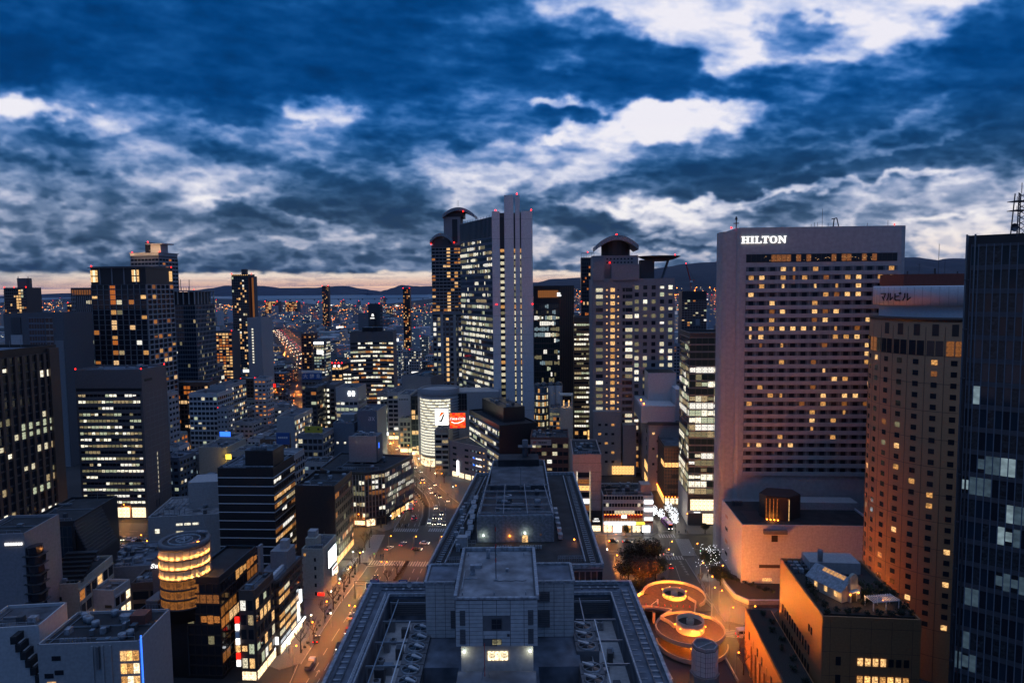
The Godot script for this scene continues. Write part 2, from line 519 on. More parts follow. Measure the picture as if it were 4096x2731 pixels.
func omni(o: Node3D, at: Vector3, c: Color, energy: float, size := 0.25) -> void:
	var l := OmniLight3D.new()
	l.name = "light"
	l.position = at
	l.light_color = c
	l.light_energy = energy
	l.light_size = size
	l.omni_range = 60.0
	l.omni_attenuation = 2.0
	l.shadow_enabled = true
	o.add_child(l, true)
func facade(o: Node3D, at: Vector3, yaw: float, w: float, h: float, cfg: Dictionary) -> void:
	var rows: int = cfg.rows
	var cols: int = cfg.cols
	var bs := Basis(Vector3.UP, yaw)
	var fh := h / rows
	var cw := w / cols
	var band: float = cfg.get("band", 0.4)      # height of the floor band
	var pier: float = cfg.get("pier", 0.3)      # width of the pier
	var bd: float = cfg.get("bd", 0.35)
	var pd: float = cfg.get("pd", 0.3)
	var bm: String = cfg.get("bm", "grey_concrete")
	var pm: String = cfg.get("pm", bm)
	var gm: String = cfg.get("gm", "glass")
	var lit: Array = cfg.get("lit", ["office", "office", "office_dim"])
	var p: float = cfg.get("p", 0.4)
	var mode: String = cfg.get("mode", "run")
	var each: bool = cfg.get("each", true)
	var merged := {}
	if bd > 0.0:
		for r in rows + 1:
			var y0 := r * fh - band * 0.5
			var y1 := y0 + band
			y0 = maxf(y0, 0.0)
			y1 = minf(y1, h)
			if cfg.has("band_rows") and not (r in cfg.band_rows):
				continue
			piece(o, cfg.get("band_name", "floor_band"), bm, at, bs, V3(w * 0.5, (y0 + y1) * 0.5, bd * 0.5), V3(w, y1 - y0, bd), each, merged)
	if pd > 0.0:
		for k in cols + 1:
			var x0 := maxf(k * cw - pier * 0.5, 0.0)
			var x1 := minf(k * cw + pier * 0.5, w)
			piece(o, cfg.get("pier_name", "pier"), pm, at, bs, V3((x0 + x1) * 0.5, h * 0.5, pd * 0.5), V3(x1 - x0, h - 0.02, pd), each, merged)
	var row_p: Array = cfg.get("row_p", [])
	for r in rows:
		var pr := p
		if row_p.size():
			pr = row_p[mini(int(float(r) / rows * row_p.size()), row_p.size() - 1)]
		if mode == "run":
			pr *= rng.randf_range(0.35, 1.65)
		var on := rng.randf() < pr
		var m: String = lit[rng.randi() % lit.size()]
		for k in cols:
			if mode == "run":
				if rng.randf() < 0.45:
					on = rng.randf() < pr
					m = lit[rng.randi() % lit.size()]
			elif mode == "col":
				on = rng.randf() < float(cfg.col_p[k])
				var ml: Array = cfg.col_lit[k]
				m = ml[rng.randi() % ml.size()]
			elif mode == "grid":
				on = cfg.grid[r].substr(k, 1) != "0"
				m = lit[int(cfg.grid[r].substr(k, 1)) - 1] if on else m
			else:
				on = rng.randf() < pr
				m = lit[rng.randi() % lit.size()]
			if cfg.has("skip") and cfg.skip.call(r, k):
				continue
			var ww: float = cfg.get("win_w", cw - pier * 0.9)
			var wh: float = cfg.get("win_h", fh - band * 0.9)
			var dm: String = gm
			if not on and cfg.has("dark"):
				dm = cfg.dark[rng.randi() % cfg.dark.size()]
			if on and m == "office":
				m = ["office", "office_b", "office_c", "office_d"][rng.randi() % 4]
			elif on and m == "warm":
				m = ["warm", "warm_b", "warm_c"][rng.randi() % 3]
			if on and wh > 1.2 and rng.randf() < 0.3:
				wh *= rng.randf_range(0.45, 0.85)
			piece(o, "lit_window" if on else "window", m if on else dm, at, bs, V3((k + 0.5) * cw, (r + 0.5) * fh, 0.06), V3(ww, wh, 0.1), each, merged)
	flush(o, merged)

func piece(o: Node3D, called: String, m: String, at: Vector3, bs: Basis, c: Vector3, s: Vector3, each: bool, merged: Dictionary) -> void:
	var key := called + "|" + m
	if each:
		var seen: int = o.get_meta("n_" + called, 0)
		if seen < 290:
			o.set_meta("n_" + called, seen + 1)
			put(o, called, ubox, m, Transform3D(bs * Basis.from_scale(s), at + bs * c))
			return
	if not merged.has(key):
		merged[key] = mb()
	add_box(merged[key], Transform3D(bs * Basis.from_scale(s), at + bs * c))

func flush(o: Node3D, merged: Dictionary) -> void:
	for key in merged:
		done(merged[key], o, key.get_slice("|", 0), key.get_slice("|", 1), true)
func body(o: Node3D, w: float, dep: float, h: float, m: String, roof := "roof_felt", parapet := 1.0, y0 := 0.0, x0 := 0.0, z0 := 0.0) -> void:
	bx(o, "wall", m, V3(x0 + w * 0.5, (y0 + h) * 0.5, z0 - dep * 0.5), V3(w, h - y0, dep))
	bx(o, "roof", roof, V3(x0 + w * 0.5, h + 0.03, z0 - dep * 0.5), V3(w - 0.5, 0.05, dep - 0.5))
	if parapet > 0.0:
		var st := mb()
		add_ring(st, PackedVector2Array([Vector2(x0, z0), Vector2(x0 + w, z0), Vector2(x0 + w, z0 - dep), Vector2(x0, z0 - dep)]), 0.4, h, h + parapet)
		done(st, o, "parapet", m)
	foot.append([o.transform * V3(x0 + w * 0.5, 0, z0 - dep * 0.5), maxf(w, dep) * 0.6])
func roof_gear(o: Node3D, x0: float, x1: float, z0: float, z1: float, y: float, n: int) -> void:
	if n > 2:
		var rz := lerpf(z0, z1, rng.randf_range(0.3, 0.7))
		for s in 2:
			beam(o, "pipe_run", "steel", V3(x0, y + 0.3, rz + s * 0.5), V3(x1, y + 0.3, rz + s * 0.5), 0.16)
		beam(o, "pipe_run", "steel", V3(x0 + 0.6, y + 0.25, z0), V3(x0 + 0.6, y + 0.25, z1), 0.2)
		var m := mini(6, n)
		for i in m:
			var at := V3(lerpf(x0, x1, 0.15) + i * 1.15, y, z1 - 0.6)
			if at.x < x1 - 0.5:
				bx(o, "air_unit", "sheet_metal", at + V3(0, 0.6, 0), V3(0.9, 1.0, 0.5))
		for i in 7:
			var rx := lerpf(x0, x1, i / 6.0)
			beam(o, "rail_post", "sheet_metal", V3(rx, y, z1 + 0.5), V3(rx, y + 1.6, z1 + 0.5), 0.08)
		beam(o, "roof_rail", "sheet_metal", V3(x0, y + 1.6, z1 + 0.5), V3(x1, y + 1.6, z1 + 0.5), 0.1)
	for i in n:
		var c := V3(rng.randf_range(x0, x1), y, rng.randf_range(z0, z1))
		var k := rng.randi() % 6
		if k <= 2:
			var s := V3(rng.randf_range(0.9, 2.4), rng.randf_range(0.8, 1.8), rng.randf_range(0.9, 2.2))
			bx(o, "roof_unit", ["sheet_metal", "steel", "dark_steel"][k], c + V3(0, s.y * 0.5 + 0.1, 0), s)
		elif k == 3:
			put(o, "water_tank", cyl(1.0, 1.8, 10), "sheet_metal", Transform3D(Basis(), c))
		elif k == 4:
			bx(o, "duct", "steel", c + V3(0, 0.6, 0), V3(rng.randf_range(2, 6), 0.6, 0.7))
		else:
			beam(o, "mast", "steel", c, c + V3(0, rng.randf_range(2.5, 5), 0), 0.12)

func beacon(o: Node3D, at: Vector3, r := 0.55) -> void:
	var s := SphereMesh.new()
	s.radius = r * 0.65
	s.height = r * 1.3
	s.radial_segments = 8
	s.rings = 4
	put(o, "warning_light", s, "beacon_red", Transform3D(Basis(), at))

func text(o: Node3D, called: String, words: String, m: String, h: float, at: Vector3, yaw := 0.0, font := "Droid Sans", bold := true, depth := 0.2, slant := 0.0) -> MeshInstance3D:
	var t := TextMesh.new()
	var f := SystemFont.new()
	f.font_names = PackedStringArray([font])
	f.font_weight = 700 if bold else 400
	t.font = f
	t.text = words
	t.font_size = 32
	t.pixel_size = h / 24.0
	t.depth = depth
	t.curve_step = 4.0
	var sh := Basis(Vector3.RIGHT, V3(slant, 1, 0), Vector3.BACK)
	return put(o, called, t, m, Transform3D(Basis(Vector3.UP, yaw) * sh, at))
func glyph(o: Node3D, called: String, strokes: Array, m: String, size: float, at: Vector3, yaw := 0.0, pen := 0.10) -> void:
	var st := mb()
	var bs := Basis(Vector3.UP, yaw)
	for s in strokes:
		for i in range(0, s.size() - 2, 2):
			var a := bs * V3(s[i] * size, s[i + 1] * size, 0)
			var b := bs * V3(s[i + 2] * size, s[i + 3] * size, 0)
			var d := b - a
			if d.length() < 0.001:
				continue
			var z := bs * Vector3.BACK
			var x := d.normalized()
			add_box(st, Transform3D(Basis(x * (d.length() + pen * size * 0.6), z.cross(x) * pen * size, z * 0.15), at + (a + b) * 0.5))
	done(st, o, called, m)
func ground_and_sea() -> void:
	var land := PackedVector2Array([Vector2(-9000, 400), Vector2(-5359, -5706.8), Vector2(-7878.5, -10540.5), Vector2(-10512.4, -15669.2), Vector2(-16375.5, -26972.3), Vector2(-10047.5, -19877.3), Vector2(-5312.8, -12752.9), Vector2(-3215.1, -9104.6), Vector2(-2077.2, -6869.4), Vector2(-1473.3, -5856.9), Vector2(-1148.3, -5723.4), Vector2(-1154.4, -7110.4), Vector2(-1190.8, -9849), Vector2(-1161.6, -15884.7), Vector2(1640.9, -20640.1), Vector2(9117.4, -27313.3), Vector2(24720.5, -29345.2), Vector2(24000, 400)])
	setting("ground", prism(land, -3.0, -0.02), "land")
	var sea := PlaneMesh.new()
	sea.size = Vector2(90000, 28000)
	setting("sea", sea, "water", Transform3D(Basis(), V3(0, -1.0, -17000)))
	setting("river", prism(PackedVector2Array([Vector2(116.1, -3670.5), Vector2(529, -3696), Vector2(848, -3753.3), Vector2(1239.8, -3709.1), Vector2(1003.2, -3000.1), Vector2(707.3, -3129.7), Vector2(465.1, -3249.7), Vector2(107.6, -3405.1)]), -0.5, 0.02), "water")
	for q in [[Vector2(-17857.4, -25191.5), Vector2(-14148.8, -22143.3), Vector2(-18469.7, -28908.8), Vector2(-24333.5, -34331.2)], [Vector2(-33312.1, -62026.5), Vector2(-25185.1, -56206.5), Vector2(-43094.5, -96183.9), Vector2(-96603.5, -179895.2)], [Vector2(-4094.3, -19222.7), Vector2(-2428.5, -19588.9), Vector2(-2625, -21733.2), Vector2(-5030.8, -23980.9)], [Vector2(-16188.9, -53626.2), Vector2(-13719.2, -56071.9), Vector2(-17978.2, -73483.2), Vector2(-22585.4, -74819.8)]]:
		var pts := PackedVector2Array(q)
		setting("island", prism(pts, -1.5, 3.0), "land")
	var a := V3(-3498.6, 26.3, -9500)
	var b := V3(-1148.4, 16.31, -9500)
	var br := thing("bay_bridge", "long low bridge on many piers crossing the bay", "bridge")
	beam(br, "deck", "dim_concrete", V3(a.x, 16, a.z), V3(b.x, 16, b.z), 20.0, 6.0)
	for k in 14:
		var p := a.lerp(b, (k + 0.5) / 14.0)
		bx(br, "pier", "dim_concrete", V3(p.x, 6.5, p.z), V3(16, 15, 16))
	var sb := thing("suspension_bridge", "hazy suspension bridge with two towers far across the strait", "bridge")
	var ta := V3(-5057.6, 304.3, -24000)
	var tb := V3(-4051.7, 294.9, -24000)
	for p in [ta, tb]:
		bx(sb, "tower", "dim_concrete", V3(p.x, 75, p.z), V3(22, 160, 22))
	beam(sb, "deck", "dim_concrete", V3(ta.x - 700, 40, ta.z), V3(tb.x + 700, 40, tb.z), 20.0, 9.0)
	var st := mb()
	for k in 24:
		var f0 := k / 24.0
		var f1 := (k + 1) / 24.0
		add_box(st, beam_t(V3(lerpf(ta.x, tb.x, f0), 50 + 100 * pow(2 * f0 - 1, 2), ta.z), V3(lerpf(ta.x, tb.x, f1), 50 + 100 * pow(2 * f1 - 1, 2), ta.z), 6.0))
	done(st, sb, "cable", "dim_concrete")

func strip(pts: Array, off: float, w: float, y: float, dash := 0.0, gap := 0.0) -> ArrayMesh:
	var st := mb()
	for i in pts.size() - 1:
		var a: Vector2 = pts[i]
		var b: Vector2 = pts[i + 1]
		var d := (b - a).normalized()
		var nrm := Vector2(-d.y, d.x)
		var ln := a.distance_to(b)
		var s := 0.0
		while s < ln:
			var e := minf(ln, s + (dash if dash > 0.0 else ln))
			var p := a + d * s + nrm * off
			var q := a + d * e + nrm * off
			flat(st, p, q, w, y)
			s = e + (gap if dash > 0.0 else 1.0)
	return st.commit()

func flat(st: SurfaceTool, p: Vector2, q: Vector2, w: float, y: float) -> void:
	var d := (q - p).normalized()
	var h := Vector2(-d.y, d.x) * w * 0.5
	quad(st, V3(p.x - h.x, y, p.y - h.y), V3(p.x + h.x, y, p.y + h.y), V3(q.x + h.x, y, q.y + h.y), V3(q.x - h.x, y, q.y - h.y))

func line_on(o: Node3D, pts: Array, off: float, w: float, dash := 0.0, gap := 0.0, m := "marking") -> void:
	var n := put(o, "lane_marking", strip(pts, off, w, 0.016, dash, gap), m)
	n.set_meta("kind", "stuff")

func zebra(o: Node3D, a: Vector2, b: Vector2, w: float) -> void:
	var st := mb()
	var d := (b - a).normalized()
	var n := int(a.distance_to(b) / 1.15)
	var side := Vector2(-d.y, d.x) * w * 0.5
	for i in n:
		var c := a + d * (i + 0.5) * 1.15
		flat(st, c - side, c + side, 0.66, 0.018)
	put(o, "crosswalk", st.commit(), "marking").set_meta("kind", "stuff")

func roads() -> void:
	var lk: Array = [Vector2(-67.5, -186.1), Vector2(-69.5, -211.8), Vector2(-67.5, -254.5), Vector2(-64.7, -283.2)]
	var road := setting("main_road", prism(PackedVector2Array([Vector2(-66, -174.8), Vector2(-69.5, -211.8), Vector2(-67.5, -254.5), Vector2(-64.7, -283.2), Vector2(-64, -295.4), Vector2(-58, -337), Vector2(-22, -337), Vector2(-28, -300), Vector2(-31, -250), Vector2(-33, -120)]), -0.01, 0.006), "asphalt")
	var mid: Array = [Vector2(-53.5, -190), Vector2(-51.5, -230), Vector2(-48.5, -274), Vector2(-47.4, -296)]
	for off in [3.4, 6.8, 10.2]:
		line_on(road, mid, off + 1.2, 0.26, 4.5, 4.5)
		line_on(road, mid, -off - 1.2, 0.26, 4.5, 4.5)
	line_on(road, lk, -0.7, 0.2)
	line_on(road, [Vector2(-65.5, -290), Vector2(-49, -293)], 0.0, 0.5)
	for q in [[-58.0, -222.0, "50"], [-60.5, -243.0, "50"], [-57.4, -243.6, "50"]]:
		var tx := text(road, "speed_marking", q[2], "yellow_marking", 2.6, V3(q[0], 0.012, q[1]), 0.0, "Droid Sans", false, 0.01)
		tx.basis = Basis(Vector3.RIGHT, -PI / 2) * Basis.from_scale(V3(0.8, 1.9, 1))
	for q in [[-62.5, -205.0], [-60.4, -258.0], [-56.8, -258.6], [-53.2, -259.0], [-61.3, -272.0], [-57.7, -272.5]]:
		var st := mb()
		flat(st, Vector2(q[0], q[1]), Vector2(q[0] + 0.1, q[1] - 3.4), 0.22, 0.017)
		flat(st, Vector2(q[0] - 0.5, q[1] - 2.4), Vector2(q[0] + 0.1, q[1] - 3.7), 0.2, 0.019)
		flat(st, Vector2(q[0] + 0.7, q[1] - 2.4), Vector2(q[0] + 0.1, q[1] - 3.7), 0.2, 0.021)
		put(road, "arrow_marking", st.commit(), "marking")
	zebra(road, Vector2(-64.2, -294.4), Vector2(-37.5, -291.9), 5.0)
	zebra(road, Vector2(-66.5, -294.5), Vector2(-67.1, -329), 7.0)
	var cs := setting("cross_street", prism(PackedVector2Array([Vector2(-330, -318), Vector2(-58, -298), Vector2(-20, -296), Vector2(60, -293), Vector2(260, -282), Vector2(260, -322), Vector2(60, -330), Vector2(-20, -337.5), Vector2(-58, -338.5), Vector2(-330, -360)]), -0.012, 0.002), "asphalt")
	line_on(cs, [Vector2(-330, -340), Vector2(-75, -321)], 0.0, 0.2)
	for off in [-10.0, -6.5, 6.5, 10.0]:
		line_on(cs, [Vector2(-330, -338), Vector2(-80, -318)], off, 0.26, 4.5, 4.5)
		line_on(cs, [Vector2(-10, -315), Vector2(58, -311)], off, 0.26, 4.5, 4.5)
		line_on(cs, [Vector2(98, -309), Vector2(250, -301)], off, 0.26, 4.5, 4.5)
	zebra(cs, Vector2(65.8, -318), Vector2(63.6, -297.8), 5.0)
	zebra(cs, Vector2(80.7, -319.3), Vector2(78.9, -297.9), 6.5)
	zebra(cs, Vector2(70.4, -323.6), Vector2(79, -323.4), 4.5)
	zebra(cs, Vector2(67.7, -296.7), Vector2(76.2, -296.5), 4.5)
	var left_k: Array = [Vector2(-60.7, -336.8), Vector2(-58.7, -366.8), Vector2(-69.9, -391.7), Vector2(-86.6, -429.1), Vector2(-105.5, -474.2), Vector2(-131.4, -537.5), Vector2(-164.3, -609.6)]
	var right_k: Array = [Vector2(-26.3, -335.9), Vector2(-31.1, -378.3), Vector2(-36.6, -389.8), Vector2(-51.9, -425), Vector2(-67.4, -458.6), Vector2(-86.3, -504.7), Vector2(-104.6, -552.4), Vector2(-135.5, -622.5)]
	var pl := PackedVector2Array()
	for p in left_k:
		pl.append(p)
	for i in right_k.size():
		pl.append(right_k[right_k.size() - 1 - i])
	var av := setting("avenue", prism(pl, -0.011, 0.004), "asphalt")
	var med: Array = [Vector2(-46.8, -340.3), Vector2(-46.9, -355), Vector2(-49, -375.7), Vector2(-53.8, -393.8), Vector2(-66.8, -423.5), Vector2(-79.8, -454.5), Vector2(-95.2, -492.9), Vector2(-114.8, -541.5), Vector2(-141.9, -606.5)]
	for off in [4.0, 7.3, 10.6]:
		line_on(av, med, off, 0.26, 4.5, 4.5)
		line_on(av, med, -off, 0.26, 4.5, 4.5)
	line_on(av, med, 1.9, 0.2)
	line_on(av, med, -1.9, 0.2)
	zebra(av, Vector2(-60.7, -335.6), Vector2(-47.4, -334.6), 4.5)
	zebra(av, Vector2(-42.9, -335.1), Vector2(-30.6, -334.1), 4.5)
	line_on(av, [Vector2(-43.6, -340.8), Vector2(-33.3, -340.5)], 0.0, 0.5)
	zebra(av, Vector2(-110.4, -551), Vector2(-98.3, -547.2), 4.0)
	var ms := mb()
	for i in med.size() - 1:
		var p: Vector2 = med[i]
		var q: Vector2 = med[i + 1]
		if i == 0:
			p = p.lerp(q, 0.15)
		add_box(ms, beam_t(V3(p.x, 0.1, p.y), V3(q.x, 0.1, q.y), 2.2, 0.24))
	setting("median_strip", ms.commit(), "earth")
	var m2 := mb()
	for i in mid.size() - 1:
		add_box(m2, beam_t(V3(mid[i].x, 0.1, mid[i].y), V3(mid[i + 1].x, 0.1, mid[i + 1].y), 2.0, 0.24))
	setting("median_strip", m2.commit(), "earth")
	var side := setting("side_street", prism(PackedVector2Array([Vector2(70.8, -324.8), Vector2(79.7, -324.5), Vector2(84.8, -363.4), Vector2(89.5, -404.2), Vector2(84.3, -404.3), Vector2(73.7, -349.5)]), -0.013, 0.003), "asphalt")
	line_on(side, [Vector2(73.6, -329.5), Vector2(76.7, -330)], 0.0, 0.4)
	var rs := setting("ramp_street", prism(PackedVector2Array([Vector2(68.4, -299.2), Vector2(77, -298.9), Vector2(76, -278.3), Vector2(75.6, -247.7), Vector2(75.8, -236.3), Vector2(85.5, -232), Vector2(82.8, -224.6), Vector2(77, -216.3), Vector2(70.7, -184), Vector2(38.9, -184.5), Vector2(37.9, -222.5), Vector2(38.9, -247.7), Vector2(43.3, -254.8), Vector2(63.2, -272.1)]), -0.014, 0.001), "asphalt")
	line_on(rs, [Vector2(69.9, -287.5), Vector2(68.2, -269.9), Vector2(66.3, -240.4), Vector2(65.4, -211.2)], 0.0, 0.2)
	zebra(rs, Vector2(77.7, -231.6), Vector2(76.2, -225.3), 12.0)
	for k in 6:
		var c: Vector2 = Vector2(73.2, -292.1)
		c = c.lerp(Vector2(72.9, -276.2), k / 6.0)
		var st := mb()
		for j in 3:
			flat(st, c + Vector2(-0.7, -0.5 + j * 0.5), c + Vector2(0.7, -0.5 + j * 0.5), 0.16, 0.015)
		flat(st, c + Vector2(0.1 * (k % 3), -1.0), c + Vector2(0.1, 1.0), 0.2, 0.017)
		put(rs, "street_lettering", st.commit(), "marking")
	for q in [
		[Vector2(-69.4, -212.3), Vector2(-67.4, -254.9), Vector2(-64.6, -283.7), Vector2(-64.2, -290.1), Vector2(-70.2, -297), Vector2(-93.2, -296.1), Vector2(-93.3, -219.3), Vector2(-75.1, -208.6)],
		[Vector2(-60.7, -338.1), Vector2(-58.7, -366.8), Vector2(-69.7, -390.9), Vector2(-86.4, -428.1), Vector2(-105.3, -473), Vector2(-131, -535.9), Vector2(-163.7, -607.6), Vector2(-179.4, -581.7), Vector2(-133.9, -430.8), Vector2(-86, -347.2), Vector2(-65.2, -332.6)],
		[Vector2(-26.2, -337.1), Vector2(-30.9, -378.3), Vector2(-36.3, -389.8), Vector2(-51.6, -425), Vector2(-67.1, -458.6), Vector2(-86, -504.7), Vector2(-104.2, -552.4), Vector2(-136, -624.6), Vector2(-114.3, -638.5), Vector2(-64.3, -559), Vector2(-8.35, -447.5), Vector2(5.1, -381.2), Vector2(-6.73, -345)],
		[Vector2(36.1, -325.7), Vector2(66.7, -324.3), Vector2(71.6, -329.6), Vector2(73.7, -349.5), Vector2(83.8, -404.3), Vector2(43.1, -388.2)],
		[Vector2(80, -325.1), Vector2(85.1, -362.6), Vector2(90.4, -403.2), Vector2(118.1, -394.4), Vector2(103.8, -324.5)],
		[Vector2(76.2, -295), Vector2(76.1, -278.3), Vector2(75.8, -247.7), Vector2(76.2, -237.6), Vector2(86, -233.6), Vector2(98.8, -246.5), Vector2(103, -291.4), Vector2(90.7, -301.7)],
		[Vector2(39.8, -292.9), Vector2(61.9, -295.8), Vector2(67, -295.2), Vector2(67.7, -287.5), Vector2(62.4, -270.9), Vector2(43.2, -254.1), Vector2(36.1, -251.3)]]:
		setting("pavement", prism(PackedVector2Array(q), -0.01, 0.15), "pavement")
	for q in [[Vector2(-69.3, -212), Vector2(-67.4, -254.8), Vector2(-64.5, -283.5), Vector2(-64.2, -290.1)], [Vector2(-60.6, -337.4), Vector2(-58.6, -366.5), Vector2(-69.7, -390.5)], [Vector2(-31.1, -377.8), Vector2(-36.6, -389.3), Vector2(-51.8, -424.4), Vector2(-67.3, -458), Vector2(-86.2, -504.2)], [Vector2(76, -295), Vector2(75.9, -278), Vector2(75.5, -247.5), Vector2(75.9, -237.3)], [Vector2(35.9, -325.3), Vector2(66.6, -323.9), Vector2(71.6, -329.3)]]:
		var st := mb()
		for i in q.size() - 1:
			add_box(st, beam_t(V3(q[i].x, 0.08, q[i].y), V3(q[i + 1].x, 0.08, q[i + 1].y), 0.25, 0.2))
		setting("kerb", st.commit(), "kerb")
	var fb := setting("boulevard", prism(PackedVector2Array([Vector2(-215.2, -793.2), Vector2(-293.9, -1038), Vector2(-759, -2171.2), Vector2(-741.4, -2168.4), Vector2(-275.5, -1036.5), Vector2(-191.9, -791.7)]), -0.01, 0.03), "asphalt")
	line_on(fb, [Vector2(-237.7, -888), Vector2(-285, -1037.3), Vector2(-750.2, -2169.8)], 0.0, 0.5)

func ridge(called: String, label: String, px: Array, depth: float, thick: float) -> void:
	var nz := FastNoiseLite.new()
	nz.seed = int(depth) % 97
	nz.frequency = 1.0 / (thick * 0.35)
	nz.fractal_octaves = 5
	var st := mb()
	var n := 120
	var m := 14
	var x0: float = px[0].x
	var x1: float = px[px.size() - 1].x
	var rowsv := []
	for i in n + 1:
		var x := lerpf(x0, x1, float(i) / n)
		var k := 0
		while k < px.size() - 2 and px[k + 1].x < x:
			k += 1
		var f := clampf((x - px[k].x) / (px[k + 1].x - px[k].x), 0, 1)
		var h: float = lerpf(px[k].y, px[k + 1].y, f * f * (3 - 2 * f))
		var col := []
		for j in m + 1:
			var t := float(j) / m * 2.0 - 1.0
			var fall := pow(maxf(0.0, 1.0 - absf(t)), 0.8)
			var rough := nz.get_noise_2d(x, t * thick) * 0.35 * h * (1.0 - pow(1.0 - absf(t), 3.0)) * fall + nz.get_noise_2d(x * 3.0, 77.0) * h * 0.05
			col.append(V3(x, -2.0 + maxf(0.0, h * fall + rough), -depth - t * thick))
		rowsv.append(col)
	st.set_smooth_group(0)
	for i in n:
		for j in m:
			for v in [rowsv[i][j], rowsv[i + 1][j + 1], rowsv[i + 1][j], rowsv[i][j], rowsv[i][j + 1], rowsv[i + 1][j + 1]]:
				st.add_vertex(v)
	st.index()
	st.generate_normals()
	var o := setting(called, st.commit(), "hill")
	o.set_meta("label", label)

func mountains() -> void:
	ridge("mountain", "low blue hills across the bay", [Vector2(-18414.9, 60), Vector2(-16929.1, 150), Vector2(-15443.1, 60), Vector2(-12140.5, 120), Vector2(-11144.1, 306.9), Vector2(-10876.6, 386.7), Vector2(-10153.6, 314.1), Vector2(-9523.1, 357.5), Vector2(-8833.3, 268.8), Vector2(-7511.8, 272.8), Vector2(-6387.1, 328.2), Vector2(-5597.6, 205.5), Vector2(-5038, 60)], 26000, 4200)
	ridge("mountain", "hills beside the suspension bridge", [Vector2(-4685.4, 40), Vector2(-4285.4, 239.4), Vector2(-4013.4, 331.9), Vector2(-3411.4, 278.7), Vector2(-2775.6, 288.6), Vector2(-1186.9, 337), Vector2(877.5, 381), Vector2(2306.3, 200)], 25000, 3600)
	ridge("mountain", "long dark blue mountain range behind the city", [Vector2(49.2, 40), Vector2(574.1, 276.1), Vector2(907.9, 348.9), Vector2(1507.8, 371.7), Vector2(2336, 449.3), Vector2(3115.7, 555.6), Vector2(3761.8, 634.7), Vector2(4464.7, 694.3), Vector2(5946.8, 727.7), Vector2(7847.3, 738.3), Vector2(8797, 748.3), Vector2(9285, 668.2), Vector2(9606.5, 712.4), Vector2(10702.1, 654.9), Vector2(13559.3, 571.5), Vector2(15486.3, 200)], 15000, 4500)
func tower(called: String, label: String, w: float, dep: float, h: float, at: Vector3, yaw: float, m: String, roof := "roof_felt", parapet := 1.0, cat := "building") -> Node3D:
	var o := thing(called, label, cat, at, yaw)
	body(o, w, dep, h, m, roof, parapet)
	return o

